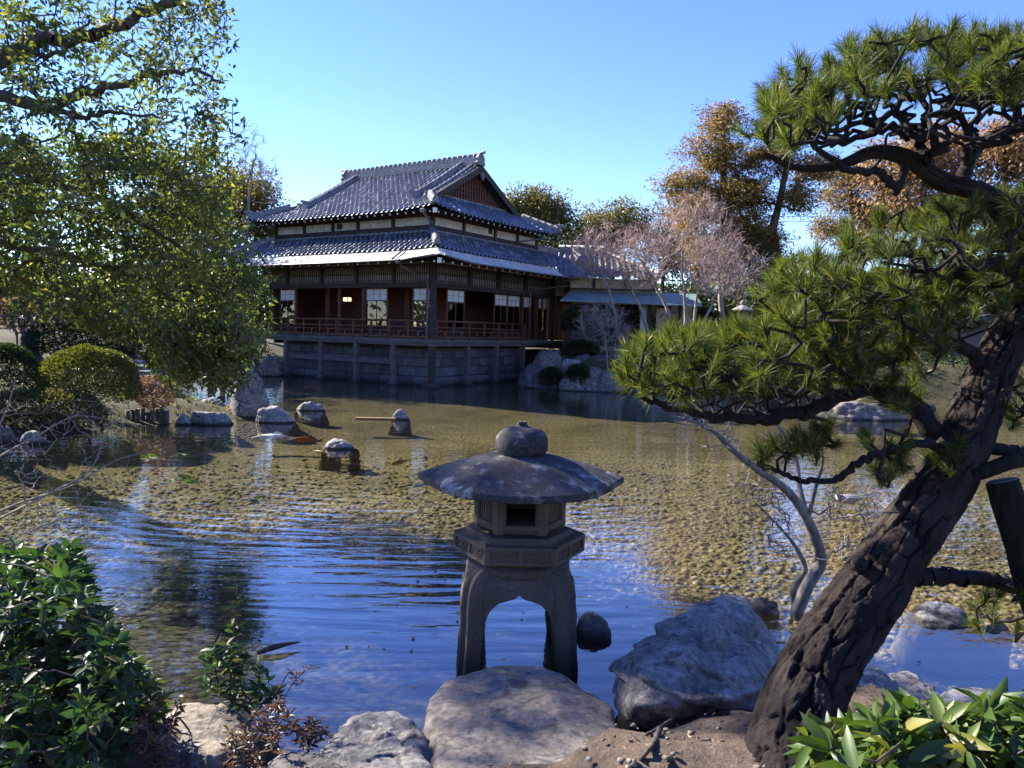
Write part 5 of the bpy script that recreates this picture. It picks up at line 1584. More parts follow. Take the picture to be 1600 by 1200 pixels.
# bare twisting branches under the top canopy come first
web = [PY(x, y, 3.25 + prng.normal() * .22) for x, y in pin([(1215, 225), (1260, 150), (1340, 125), (1460, 110), (1600, 110), (1680, 180), (1600, 215), (1500, 240), (1400, 215), (1310, 225)], 190, prng)]
web += [PY(x, y, 3.3 + prng.normal() * .2) for x, y in pin([(1010, 600), (1100, 570), (1330, 570), (1340, 625), (1200, 640), (1080, 640)], 90, prng)]
web += [PY(x, y, 3.3 + prng.normal() * .2) for x, y in pin([(1260, 440), (1400, 400), (1540, 380), (1540, 520), (1400, 540), (1300, 520)], 90, prng)]
sk.attach(web, .34, 5, .2, order_from=PY(1500, 290, 3.3), r=prng, sag=.05, step_len=.04)
tips = sk.attach(tgt, .30, 5, .25, order_from=PY(1560, 500, 3.5), r=prng, sag=.12, step_len=.045)
sk.mesh('branches', M['pinetwig'], pine, .0052, 6, .29)
par = np.array(sk.par); PP = np.array(sk.p)
C_, D_, L_ = [], [], []
for t in tips:
    c = PP[t]; ax = unit(np.array([0, -.05, 1.0]) * .8 + unit(c - PP[par[t]]) * .6 + prng.normal(size=3) * .3)
    n = int(prng.integers(90, 200)); op = .30 + .28 * prng.random()
    d = unit(ax * (0.5 + prng.random((n, 1)) * .7) + prng.normal(size=(n, 3)) * op)
    C_.append(c + ax * (prng.random((n, 1)) * .075 - .035)); D_.append(d); L_.append((.050 + .040 * prng.random(n)) * (0.72 + .5 * prng.random()))
C_, D_, L_ = np.vstack(C_), np.vstack(D_), np.concatenate(L_)


def needles(name, Cn, D, L, wd, mat, parent, r, var=None):
    n = len(Cn); S = unit(np.cross(D, r.normal(size=(n, 3)))); bend = np.array([0, 0, -1.0]) * (L * .06)[:, None]
    m1 = Cn + D * (L * .55)[:, None]; tp = Cn + D * L[:, None] + bend
    V = np.stack([Cn - S * wd * .35, Cn + S * wd * .35, m1 + S * wd * .5, m1 - S * wd * .5, tp], 1).reshape(-1, 3)
    b = np.arange(n)[:, None] * 5
    F = np.vstack([b + [0, 1, 2], b + [0, 2, 3], b + [3, 2, 4]])
    var = r.random(n) if var is None else var
    return meshobj(name, V, F, mat, parent, False, {'var': np.repeat(var, 5)})


needles('needles', C_, D_, L_, .0019, M['needle'], pine, prng)
# sawn stub on the trunk
st = PY(1342, 878, 2.93); MB().tube([st + np.array([.06, .12, -.05]), st, st + np.array([-.02, -.03, .015])], [.035, .028, .014], 9).build('branch_stub', M['pinetwig'], pine, True)

# ---- prop pole under the trunk
pa, pb = PY(1566, 752, 3.16), PY(1655, 1060, 3.02)
prop = wempty('prop_pole', pb, 'dark mossy wooden prop pole leaning against the pine at the right edge', 'pole')
axp = unit(pa - pb); pb2 = pb - axp * ((pb[2] - .2) / max(.2, axp[2]))
MB().tube(list(np.linspace(pb2, pa, 14)), list(.062 + .003 * np.sin(np.arange(14) * 1.7)), 20).build('pole_shaft', M['propwood'], prop, True)
sharp(prop.children[0] if prop.children else bpy.data.objects['pole_shaft'], 40)
MB().tube([pa + axp * .001, pa + axp * .006], [.058, .055], 20).build('pole_end', M['greywood'], prop)
cr0, cr1 = PY(1515, 745, 3.22), PY(1640, 712, 3.35)
MB().tube([cr0, (cr0 + cr1) / 2 + np.array([0, 0, .02]), cr1], [.03, .034, .03], 10).build('cross_piece', M['propwood'], prop, True)

# ------------------------------------------------------------------ slender bare maple leaning over the water
mp_b = PY(1243, 958, 5.25)
mpt = wempty('maple_sapling', mp_b, 'slender bare maple curving over the water behind the boulder', 'tree')
sk = Skel()


def spath(rows, start=-1):
    r_ = np.array([[*PY(x, y, d), k] for x, y, d, k in rows]); r_ = smooth_path(r_, 5)
    return sk.path(r_[:, :3], start, r_[:, 3])


m1 = spath([(1243, 962, 5.25, .045), (1262, 915, 5.2, .043), (1282, 880, 5.2, .040), (1276, 845, 5.15, .036), (1255, 800, 5.1, .032), (1228, 765, 5.05, .028), (1190, 738, 5.0, .025), (1150, 708, 4.95, .020), (1112, 672, 4.9, .015), (1072, 655, 4.85, .010)])
m2 = spath([(1262, 812, 5.1, .022), (1250, 765, 5.2, .020), (1242, 715, 5.3, .017), (1215, 665, 5.35, .013), (1170, 640, 5.4, .009)], m1[22])
m3 = spath([(1262, 812, 5.1, .016), (1275, 760, 5.05, .013), (1285, 725, 5.0, .010), (1283, 690, 5.0, .007)], m1[22])
m4 = spath([(1245, 962, 5.3, .028), (1240, 920, 5.3, .024), (1258, 890, 5.3, .020), (1240, 850, 5.3, .014), (1205, 810, 5.3, .009), (1175, 780, 5.3, .006)], m1[0])
tg = []
for poly, n, d in (([(1140, 700), (1230, 760), (1260, 880), (1200, 880), (1150, 780)], 70, 5.2), ([(1280, 760), (1400, 760), (1400, 880), (1290, 890)], 80, 5.3), ([(1060, 650), (1150, 640), (1160, 700), (1100, 700)], 30, 4.9), ([(1180, 620), (1300, 640), (1300, 700), (1200, 700)], 30, 5.2)):
    q = pin(poly, n, prng); tg += [PY(x, y, d + prng.normal() * .25) for x, y in q]
sk.attach(tg, .2, 4, .2, r=prng, order_from=sk.p[m1[25]])
# the two thick stems keep their bark, fine twigs are pink
sk.mesh('stems', M['bark_pale'], mpt, .0026, 6, .26)
Pq = np.array(sk.p); pq = np.array(sk.par); tq = np.nonzero(~np.isin(np.arange(len(Pq)), pq))[0]
kk = np.repeat(tq, 5); dq = unit(unit(Pq[kk] - Pq[pq[kk]]) + prng.normal(size=(len(kk), 3)) * .6)
needles('twigs', Pq[kk], dq, .05 + .12 * prng.random(len(kk)), .003, M['twig'], mpt, prng)['kind'] = 'stuff'

# ------------------------------------------------------------------ big evergreen leaning in from the left
trng = np.random.default_rng(5)
TB = np.array([-9.4, 12.6, ground_z(-9.4, 12.6) - .1])
oak = wempty('evergreen_tree', TB, 'large evergreen tree with dense hanging foliage filling the upper left', 'tree')
sk = Skel()


def wpath(rows, start=-1, per=6, r=trng, j=.02):
    r_ = smooth_path(np.array(rows, float), per)
    r_[1:-1, :3] += r.normal(size=(len(r_) - 2, 3)) * j
    return sk.path(r_[:, :3], start, r_[:, 3])


def pr(x, y, d, k): return [*PY(x, y, d), k]


t0 = wpath([[*TB, .30], [-9.2, 12.2, 1.6, .26], [-8.7, 11.4, 2.9, .23], [-8.2, 10.4, 4.0, .20], [-7.9, 9.8, 5.2, .17], [-7.4, 9.6, 6.6, .12], [-6.8, 9.4, 8.4, .07]])
oa = wpath([pr(-90, 160, 9.2, .11), pr(-20, 105, 8.9, .095), pr(45, 70, 8.8, .08), pr(115, 60, 8.7, .07), pr(185, 42, 8.6, .058), pr(255, 8, 8.6, .045), pr(330, -45, 8.7, .03)], t0[22])
ob = wpath([pr(-100, 130, 9.0, .08), pr(10, 152, 8.6, .066), pr(75, 166, 8.5, .06), pr(125, 148, 8.5, .05), pr(165, 138, 8.5, .045), pr(235, 120, 8.6, .034), pr(300, 112, 8.8, .022), pr(350, 130, 9.0, .012)], t0[20])
oc = wpath([pr(-120, 210, 9.2, .09), pr(-20, 240, 8.9, .06), pr(60, 275, 8.8, .045), pr(150, 310, 8.8, .036), pr(240, 360, 8.8, .028), pr(320, 420, 8.9, .02), pr(372, 500, 9.0, .012)], t0[18])
od = wpath([pr(-120, 330, 9.4, .07), pr(-10, 380, 9.0, .045), pr(100, 400, 9.0, .034), pr(200, 430, 9.1, .025), pr(290, 480, 9.2, .016), pr(310, 560, 9.2, .009)], t0[15])
wpath([pr(85, 170, 8.5, .03), pr(130, 185, 8.4, .026), pr(175, 175, 8.4, .02), pr(250, 185, 8.5, .012)], ob[12])
wpath([pr(40, 72, 8.8, .03), pr(65, 85, 8.6, .026), pr(95, 75, 8.6, .02), pr(140, 30, 8.6, .012)], oa[12])
tg = []
for poly, n, d, s_ in (([(-200, -150), (340, -150), (352, -20), (372, 60), (350, 110), (385, 220), (350, 250), (250, 230), (-200, 230)], 420, 8.9, .9),
                       ([(-540, -50), (-170, -50), (-140, -330), (-540, -330)], 200, 9.0, .9),  # unseen crown patch added so its leaves dapple the near bank with shade
                       ([(-200, 200), (250, 215), (320, 235), (365, 285), (372, 345), (385, 400), (415, 430), (420, 480), (392, 540), (345, 520), (230, 500), (80, 480), (-200, 480)], 900, 9.2, .9),
                       ([(60, 470), (240, 495), (330, 500), (300, 560), (262, 590), (225, 540), (90, 505)], 90, 9.1, .5),
                       ([(255, 500), (310, 505), (300, 600), (270, 605)], 45, 9.1, .3),
                       ([(330, 500), (415, 520), (395, 560), (372, 600), (335, 610), (325, 560)], 90, 9.1, .35)):
    q = pin(poly, n, trng); q = q[~((q[:, 0] > -125) & (q[:, 0] < 45) & (q[:, 1] > -190) & (q[:, 1] < -25))]      # unseen gap cut in the crown to let sun onto the boulder
    tg += [PY(x, y, d + trng.normal() * s_) for x, y in q]
tips = sk.attach(tg, .22, 5, .15, r=trng, order_from=np.array([-8.2, 10.4, 4.0]), sag=.08, step_len=.2)
sk.mesh('trunk', M['bark'], oak, .0042, 6, .40)
PP = np.array(sk.p); par = np.array(sk.par)


def tuft_leaves(tips, per, spread, L, W, r, hang=.25, back=2):
    C, D = [], []
    for t in tips:
        n = int(per * (.6 + .8 * r.random())); chain = [t]; k = t
        for _ in range(back):
            if par[k] >= 0: k = par[k]; chain.append(k)
        f = r.random((n, 1)); ci = r.integers(0, len(chain), n)
        base = PP[np.array(chain)[ci]]
        d = unit(r.normal(size=(n, 3)) + unit(PP[t] - PP[k] + 1e-6) * .6 - np.array([0, 0, hang]))
        C.append(base + r.normal(size=(n, 3)) * spread); D.append(d)
    C, D = np.vstack(C), np.vstack(D); n = len(C)
    return C, D, L * (.7 + .6 * r.random(n)), W * (.7 + .6 * r.random(n))


C_, D_, L_, W_ = tuft_leaves(tips, 23, .075, .085, .036, trng)
cl = np.clip(.5 + .35 * fbm(C_ * 1.2, 3, 4) + trng.normal(size=len(C_)) * .2, 0, 1)
leaves('crown', C_, D_, L_, W_, M['leaf_oak'], oak, var=cl, r=trng)

# ------------------------------------------------------------------ trees beyond
def crown_tree(name, label, base, trunk_top, blobs, leaf, nclump, nleaf, L, r, trunk_r=.18, sig=.42, group=None, bark='bark', cat='tree', rt=.012, flat=1.0, W=None, jit=.55):
    """blobs: (px, py, rx, ry, Y) ellipses in the picture, given depth rx"""
    global sk, PP, par
    base = np.array(base, float); base[2] = ground_z(base[0], base[1]) - .05
    t = wempty(name, base, label, cat, group)
    sk = Skel(); top = np.array(trunk_top, float)
    n = 9; f = np.linspace(0, 1, n)[:, None]
    pth = base + (top - base) * f + r.normal(size=(n, 3)) * .12 * np.sin(f * math.pi)
    sk.path(pth, -1, np.linspace(trunk_r, trunk_r * .3, n))
    tot = sum(b[2] * b[3] for b in blobs); tg = []
    for px, py, rx, ry, Y in blobs:
        k = max(3, int(nclump * rx * ry / tot)); c = PY(px, py, Y); ex, ez = rx / FPX * Y, ry / FPX * Y
        d = unit(r.normal(size=(k, 3))) * (r.random((k, 1)) ** .45)
        tg.append(c + d * np.array([ex, min(ex, 3.0), ez]))
    tg = np.vstack(tg)
    tips = sk.attach(tg, .2, 4, .8, r=r, order_from=pth[n // 2])
    sk.mesh('trunk', M[bark], t, rt, 5, .42)
    P0 = np.array(sk.p)[tips]; m = len(P0)
    k = np.repeat(np.arange(m), nleaf); off = unit(r.normal(size=(len(k), 3))) * (1.75 * r.random((len(k), 1)) ** .6) * sig * (.6 + .8 * r.random(m))[k][:, None]; off[:, 2] *= flat
    C = P0[k] + off
    D = unit(unit(off) + r.normal(size=off.shape) * jit + np.array([0, 0, -.1]))
    var = np.clip(.5 + .30 * (r.random(m) - .5)[k] * 2 + r.normal(size=len(k)) * .16 + .12 * fbm(C * .5, 2, 3), 0, 1)
    leaves('crown', C, D, L * (.6 + .8 * r.random(len(k))), (W or L * .5) * (.6 + .8 * r.random(len(k))), M[leaf], t, var=var, r=r)
    return t


def gp(px, Y): q = PY(px, 520, Y); return (q[0], q[1], 0)


b = trng
crown_tree('broadleaf_tree', 'yellow-green tree peeping over the left end of the teahouse roof', gp(402, 36), PY(400, 300, 36), [(395, 325, 42, 45, 36), (425, 365, 22, 30, 36), (365, 300, 45, 45, 37)], 'leaf_yellow', 120, 80, .17, b)
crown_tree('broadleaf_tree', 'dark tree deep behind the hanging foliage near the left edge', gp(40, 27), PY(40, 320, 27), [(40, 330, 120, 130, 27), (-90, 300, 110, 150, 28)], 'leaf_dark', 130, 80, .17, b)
crown_tree('broadleaf_tree', 'olive tree behind the hanging foliage left of the teahouse', gp(240, 31), PY(240, 310, 31), [(240, 340, 110, 120, 31), (310, 390, 70, 90, 31)], 'leaf_olive', 160, 80, .17, b)
crown_tree('broadleaf_tree', 'dark low tree beside the bridge left of the teahouse', gp(330, 33), PY(320, 430, 33), [(330, 450, 80, 60, 33), (180, 470, 90, 55, 32), (390, 440, 40, 60, 33.5)], 'leaf_dark', 140, 34, .28, b)
crown_tree('broadleaf_tree', 'dark shrubby tree at the left bank behind the clipped bushes', gp(60, 20), PY(60, 430, 20), [(50, 450, 100, 50, 20), (-60, 430, 60, 70, 20)], 'leaf_dark', 90, 34, .2, b, sig=.3)
crown_tree('broadleaf_tree', 'pale olive evergreen right behind the teahouse gable', gp(845, 42), PY(845, 340, 42), [(835, 332, 44, 32, 42), (870, 350, 34, 30, 42), (810, 320, 22, 22, 42)], 'leaf_yellow', 130, 90, .17, b, sig=.44)
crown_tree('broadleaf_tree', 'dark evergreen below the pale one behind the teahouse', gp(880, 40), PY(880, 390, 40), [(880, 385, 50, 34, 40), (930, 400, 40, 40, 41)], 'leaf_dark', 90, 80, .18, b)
crown_tree('broadleaf_tree', 'yellow-green tree top above the annex roof', gp(955, 44), PY(955, 350, 44), [(945, 358, 36, 34, 44), (985, 352, 36, 28, 44), (920, 380, 30, 34, 43)], 'leaf_yellow', 120, 85, .18, b, sig=.44)
crown_tree('broadleaf_tree', 'olive tree behind the pink maples', gp(1040, 43), PY(1040, 380, 43), [(1040, 375, 60, 45, 43), (1090, 420, 60, 60, 42)], 'leaf_olive', 120, 80, .18, b)
# tall conifers, tiers of drooping sprays
crown_tree('cedar_tree', 'tall bronze cedar left of the pine canopy', gp(1135, 34), PY(1128, 175, 34), [(1128, 188, 34, 26, 34), (1110, 235, 45, 24, 34), (1150, 250, 50, 24, 33.6), (1075, 290, 46, 26, 34), (1150, 300, 52, 26, 34), (1110, 320, 60, 26, 33.5), (1165, 350, 46, 30, 34), (1080, 345, 30, 20, 34), (1130, 390, 70, 40, 34.5)], 'leaf_cedar', 420, 95, .15, b, .30, .34, flat=.5, rt=.016, W=.045)
crown_tree('cedar_tree', 'second bronze cedar with open trunk partly behind the pine', gp(1205, 33), PY(1232, 170, 33), [(1230, 200, 50, 30, 33), (1210, 250, 36, 24, 33), (1275, 265, 40, 24, 33), (1180, 300, 40, 26, 33), (1245, 310, 34, 24, 32.6), (1190, 380, 40, 36, 33), (1215, 430, 34, 40, 33), (1165, 450, 36, 36, 33.4)], 'leaf_cedar', 300, 95, .15, b, .28, .34, flat=.5, rt=.016, W=.045)
crown_tree('maple_tree', 'rust-coloured tree behind the pine at upper right', gp(1440, 40), PY(1440, 230, 40), [(1400, 265, 60, 45, 40), (1470, 250, 60, 45, 40), (1430, 320, 90, 40, 40)], 'leaf_orange', 260, 60, .20, b, .25, .48)
crown_tree('maple_tree', 'orange-brown tree behind the pine at the right edge', gp(1570, 38), PY(1570, 230, 38), [(1560, 240, 60, 45, 38), (1630, 230, 60, 60, 38), (1580, 320, 80, 45, 38)], 'leaf_orange', 240, 60, .20, b, .25, .48)
crown_tree('cedar_tree', 'dark cedar behind the middle of the pine', gp(1330, 42), PY(1330, 270, 42), [(1325, 300, 40, 40, 42), (1350, 370, 44, 50, 42), (1290, 360, 24, 20, 42)], 'leaf_cedar', 200, 80, .16, b, .25, .36, flat=.55, W=.05)
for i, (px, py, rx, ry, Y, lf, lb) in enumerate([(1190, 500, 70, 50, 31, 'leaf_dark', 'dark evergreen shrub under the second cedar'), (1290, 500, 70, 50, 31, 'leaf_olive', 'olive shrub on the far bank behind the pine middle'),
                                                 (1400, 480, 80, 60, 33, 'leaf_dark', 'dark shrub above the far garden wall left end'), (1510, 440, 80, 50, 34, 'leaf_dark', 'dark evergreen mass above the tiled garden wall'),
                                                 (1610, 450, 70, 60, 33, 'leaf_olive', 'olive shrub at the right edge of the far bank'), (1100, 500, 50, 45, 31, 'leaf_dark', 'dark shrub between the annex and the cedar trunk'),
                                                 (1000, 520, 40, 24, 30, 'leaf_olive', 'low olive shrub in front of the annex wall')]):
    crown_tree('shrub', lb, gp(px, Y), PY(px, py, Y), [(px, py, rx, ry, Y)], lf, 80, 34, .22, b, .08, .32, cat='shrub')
for i, (px, py, rx, ry, Y, lf, lb) in enumerate([(1180, 570, 60, 24, 26.5, 'leaf_dark', 'low clipped shrub on the far bank below the stone lantern'), (1290, 585, 60, 24, 26.5, 'leaf_dark', 'low dark shrub on the far shore under the pine limb'),
                                                 (1400, 588, 50, 22, 26, 'leaf_bush', 'low yellow-green shrub on the far shore behind the pine'), (1520, 585, 70, 26, 25.5, 'leaf_dark', 'low shrub on the far shore right of the pine trunk'),
                                                 (1030, 575, 46, 22, 27, 'leaf_dark', 'low shrub between the rockery and the pine pad')]):
    crown_tree('low_shrub', lb, gp(px, Y), PY(px, py, Y), [(px, py, rx, ry, Y)], lf, 80, 34, .14, b, .04, .22, cat='shrub')


# ---- bare trees: many fine twigs
def bare_tree(name, label, stems, blobs, n, mat_w, mat_t, r, rt=.006, tw_len=.5, ntw=4, base_r=.07):
    global sk
    b0 = np.array(stems[0][0]); t = wempty(name, (b0[0], b0[1], ground_z(b0[0], b0[1])), label, 'tree')
    sk = Skel(); ids = []
    for st in stems:
        rows = np.array(st, float); rows[0][2] = ground_z(rows[0][0], rows[0][1]) - .05
        rows = np.column_stack([rows, np.linspace(base_r, base_r * .35, len(rows))]); ids += wpath(rows, -1, 5, r, .02)
    tot = sum(q[2] * q[3] for q in blobs); tg = []
    for px, py, rx, ry, Y in blobs:
        k = max(4, int(n * rx * ry / tot)); c = PY(px, py, Y); ex, ez = rx / FPX * Y, ry / FPX * Y
        tg.append(c + unit(r.normal(size=(k, 3))) * (r.random((k, 1)) ** .4) * np.array([ex, min(ex, 1.8), ez]))
    tips = sk.attach(np.vstack(tg), .12, 4, 1.2, r=r, order_from=sk.p[ids[len(ids) // 3]])
    sk.mesh('trunk', M[mat_w], t, rt, 5, .40)
    P = np.array(sk.p); pa_ = np.array(sk.par)
    d0 = unit(P[tips] - P[pa_[tips]])
    k = np.repeat(np.arange(len(tips)), ntw)
    D = unit(d0[k] + r.normal(size=(len(k), 3)) * .45 + np.array([0, 0, .35])); L = tw_len * (.4 + .8 * r.random(len(k)))
    o = P[tips][k] - d0[k] * (r.random((len(k), 1)) * .35)
    needles('twigs', o, D, L, .011, M[mat_t], t, r)
    k2 = np.repeat(np.arange(len(o)), 2)
    D2 = unit(D[k2] + r.normal(size=(len(k2), 3)) * .5); needles('twigs', o[k2] + D[k2] * (L[k2] * r.random(len(k2)) * .9)[:, None], D2, .5 * L[k2] * (.5 + r.random(len(k2))), .008, M[mat_t], t, r)


def stem(*rows): return [list(PY(x, y, Y)) for x, y, Y in rows]


bare_tree('bare_maple', 'largest pink-twigged bare maple with several stems right of the annex', [stem((1072, 560, 26), (1070, 480, 26), (1066, 410, 26), (1068, 360, 26)), stem((1074, 560, 26), (1086, 490, 26), (1095, 430, 25.8), (1100, 380, 25.8)), stem((1078, 560, 26), (1105, 490, 25.6), (1130, 440, 25.5)), stem((1068, 560, 26.2), (1040, 480, 26.3), (1010, 420, 26.4), (985, 380, 26.4))],
          [(1070, 370, 90, 60, 26), (1120, 420, 60, 50, 25.6), (1010, 400, 55, 50, 26.3), (1090, 330, 50, 28, 26)], 620, 'twig_grey', 'twig', b)
bare_tree('bare_maple', 'leaning grey bare maple in front of the annex', [stem((972, 565, 25.6), (962, 500, 25.7), (950, 450, 25.8), (930, 410, 25.9), (912, 370, 26)), stem((1030, 562, 25.8), (1008, 500, 25.9), (990, 460, 26), (975, 400, 26.1))],
          [(950, 390, 60, 45, 26), (985, 420, 50, 40, 26), (925, 400, 36, 40, 25.8)], 330, 'twig_grey', 'twig', b)
bare_tree('bare_maple', 'small bare twiggy maple low over the rockery', [stem((955, 575, 25), (945, 530, 25), (930, 495, 25)), stem((957, 575, 25), (965, 520, 25), (975, 480, 25))], [(935, 500, 36, 36, 25), (965, 520, 30, 40, 25)], 130, 'twig_grey', 'twig_grey', b, .005, .4, 5, .03)
bare_tree('bare_maple', 'bare pink maple standing by the cedar trunks', [stem((1128, 560, 29), (1128, 480, 29), (1122, 420, 29)), ], [(1150, 425, 50, 45, 29), (1110, 400, 40, 40, 29)], 220, 'bark_pale', 'twig', b, .006, .5, 4, .16)
bare_tree('bare_tree', 'fine grey leafless tree against the sky left of the teahouse roof', [stem((380, 520, 33), (384, 380, 33), (392, 280, 33), (400, 240, 33))], [(405, 255, 30, 40, 33), (420, 290, 20, 30, 33), (385, 230, 24, 40, 33)], 110, 'twig_grey', 'twig_grey', b, .006, .5, 5, .09)

# ------------------------------------------------------------------ wood closing the view behind everything
ring = []
for k in range(330):
    a = trng.random() * 2 * math.pi; rr = trng.uniform(52, 66); q = np.array([math.sin(a) * rr, math.cos(a) * rr + 8, 0])
    hgt = 4.2 + 2.2 * trng.random() + 2.5 * (q[1] < 25)
    m = 70; d = unit(trng.normal(size=(m, 3))) * trng.random((m, 1)) ** .35
    ring.append(q + np.array([0, 0, hgt * .5 + .8]) + d * np.array([3.2, 3.2, hgt * .55]))
ring = np.vstack(ring)
leaves('treeline', ring, rand_dirs(len(ring), trng), .9, .55, M['leaf_dark'], None, r=trng, label='far dark wood closing the garden behind the trees', kind='stuff')

# ------------------------------------------------------------------ clipped bushes on the left bank
srng = np.random.default_rng(9)
M['plank'] = surf('wet_plank', (0.10, 0.06, 0.025), (0.22, 0.14, 0.06), 4, .7, .3, .006)


def dome_bush(name, label, c, rx, ry, rz, leaf, n, L, r=srng, zlow=-.5, twigs=True, group=None):
    """clipped bush: a skin of small leaves over a twiggy core, uneven outline"""
    base = (c[0], c[1], ground_z(c[0], c[1]))
    t = wempty(name, base, label, 'bush', group)
    d = unit(r.normal(size=(n, 3))); d[:, 2] = np.where(d[:, 2] < zlow, -d[:, 2], d[:, 2])
    k = 1 + .07 * fbm(d * 3.2 + c[0], 3, 7) + .03 * vnoise(d * 12, 5)
    rad = (1 - .22 * r.random(n) ** 2.2) * k
    C = np.array(c) + d * np.array([rx, ry, rz]) * rad[:, None]
    D = unit(d + r.normal(size=(n, 3)) * .7 + np.array([0, 0, .35]))
    var = np.clip(.45 + .3 * fbm(C * 2.5, 2, 4) + r.normal(size=n) * .2, 0, 1)
    leaves('foliage', C, D, L * (.6 + .8 * r.random(n)), L * .42 * (.7 + .6 * r.random(n)), M[leaf], t, var=var, r=r)
    if twigs:
        global sk
        sk = Skel(); sk.path([np.array(base) - [0, 0, .1], np.array(base) + [0, 0, .12]], -1, .04)
        m = 170; dd = unit(r.normal(size=(m, 3))); dd[:, 2] = np.abs(dd[:, 2]) * .9 - .2
        sk.attach(np.array(c) + dd * np.array([rx, ry, rz]) * .86 * (.6 + .4 * r.random((m, 1))), .12, 4, .3, r=r, order_from=np.array(base))
        sk.mesh('stems', M['bark'], t, .004, 5, .4)
    return t


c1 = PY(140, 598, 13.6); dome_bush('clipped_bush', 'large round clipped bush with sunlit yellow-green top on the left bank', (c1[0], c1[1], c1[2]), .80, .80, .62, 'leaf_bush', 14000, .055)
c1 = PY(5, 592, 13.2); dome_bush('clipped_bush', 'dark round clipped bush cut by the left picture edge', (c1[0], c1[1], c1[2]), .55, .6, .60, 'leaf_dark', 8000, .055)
c1 = PY(242, 613, 14.4); dome_bush('clipped_bush', 'small rounded bush with pinkish winter leaves near the log edging', (c1[0], c1[1], c1[2]), .36, .34, .30, 'leaf_pink', 4200, .045, zlow=-.95)
c1 = PY(70, 640, 12.7); dome_bush('low_bush', 'low feathery grey-green bush below the large clipped bush', (c1[0], c1[1], c1[2]), 1.0, .5, .32, 'leaf_olive', 6000, .06)
c1 = PY(275, 560, 19.5); dome_bush('low_bush', 'dark low bush beside the stone steps', (c1[0], c1[1], c1[2]), .7, .6, .5, 'leaf_dark', 5000, .08)
c1 = PY(130, 535, 18.5); dome_bush('low_bush', 'dark spreading bush behind the large clipped bush', (c1[0], c1[1], c1[2]), 1.3, .8, .55, 'leaf_dark', 7000, .09)
c1 = PY(40, 500, 18.0); dome_bush('low_bush', 'pinkish leafless brush at the far left under the hanging leaves', (c1[0], c1[1], c1[2]), 1.2, .9, .5, 'leaf_pink', 2600, .06)
c1 = PY(905, 590, 25.2); dome_bush('fern_clump', 'dark green clump growing between the rockery stones', (c1[0], c1[1], c1[2]), .4, .3, .35, 'leaf_dark', 1400, .14, twigs=False)
c1 = PY(862, 592, 25.6); dome_bush('fern_clump', 'drooping fern clump at the left of the rockery', (c1[0], c1[1], c1[2]), .35, .3, .3, 'leaf_dark', 1000, .14, twigs=False)
c1 = PY(905, 548, 26.9); dome_bush('low_bush', 'small dark bush on top of the rockery', (c1[0], c1[1], c1[2]), .6, .4, .3, 'leaf_dark', 1800, .12)
c1 = PY(893, 505, 27.6); dome_bush('low_bush', 'bluish pine-like shrub beside the annex boards', (c1[0], c1[1], c1[2]), .35, .35, .45, 'leaf_dark', 1500, .12)

# ---- log edging
LOGL = ['upright log at the %s of the timber edging' % w_ for w_ in ('far left end', 'left, second', 'left, third', 'left of middle, fourth', 'middle, lower than its neighbours')] + ['upright edging log, %s from the right end' % w_ for w_ in ('fourth', 'third', 'second')] + ['upright log at the right end of the timber edging']
for i in range(9):
    px = 200 + i * 7.6; a = PZ(px, 661 + (i % 3) * .6); h = PY(px, 641 - (i % 4) * 1.2 + (i == 4) * 3, a[1])[2]
    t = wempty('edging_log', (a[0], a[1], -.3), LOGL[i], 'log', 'log edging by the pink bush')
    rr = .040 + .008 * srng.random(); x = a[0] + srng.normal() * .004
    MB().tube([(x, a[1], -.3), (x, a[1], h - .006)], [rr * 1.02, rr], 10).build('log_body', M['log'], t, True)
    MB().tube([(x, a[1], h - .0055), (x, a[1], h)], [rr * .97, rr * .93], 10).build('log_top', M['logend'], t)

# ---- stone steps and timber bridge at the left
for i, lb in enumerate(('lowest stone step by the inlet', 'second stone step up from the inlet', 'third stone step up from the inlet', 'top stone step below the bridge')):
    c = PY(230 - i * 5, 588 - i * 8, 20.2 + i * .45); z0 = ground_z(c[0], c[1])
    rock('stone_step', lb, box_pts((c[0], c[1], 0), .62, .3, min(z0, c[2]) - .3, c[2] + .03, .94, (0, 0), .1, .05, 80 + i), 'rock', amp=.02, freq=2, soft=18, seed=80 + i, sub=4, cat='step')
br = wempty('footbridge', PY(290, 545, 24.5), 'small timber footbridge with low rail leading to the teahouse', 'bridge')
A_, B_ = PY(205, 522, 23.8), PY(392, 533, 25.5)
for s in (-.55, .55):
    MB().beam(A_ + [0, s, -.12], B_ + [0, s, -.12], .14, .26).build('girder', M['greywood'], br)
nn = 16
for i in range(nn):
    q0 = A_ + (B_ - A_) * (i + .5) / nn; MB().beam(q0 + [0, -.66, .045 + .003 * (i % 3)], q0 + [0, .66, .045 + .003 * (i % 3)], np.linalg.norm(B_ - A_) / nn - .012, .06).build('plank', M['greywood'], br)
for s in (-.58, .58):
    for i in range(4):
        q0 = A_ + (B_ - A_) * (i / 3.0) + [0, s, 0]; MB().box(q0[0] - .05, q0[0] + .05, q0[1] - .05, q0[1] + .05, q0[2] + .08, q0[2] + .52).build('rail_post', M['greywood'], br)
    MB().beam(A_ + [0, s, .50], B_ + [0, s, .50], .07, .05).build('rail', M['greywood'], br)
for t_ in (.25, .7):
    for s in (-.5, .5):
        q0 = A_ + (B_ - A_) * t_; MB().box(q0[0] - .07, q0[0] + .07, q0[1] + s - .07, q0[1] + s + .07, -.4, q0[2] - .25).build('bridge_pier', M['greywood'], br)

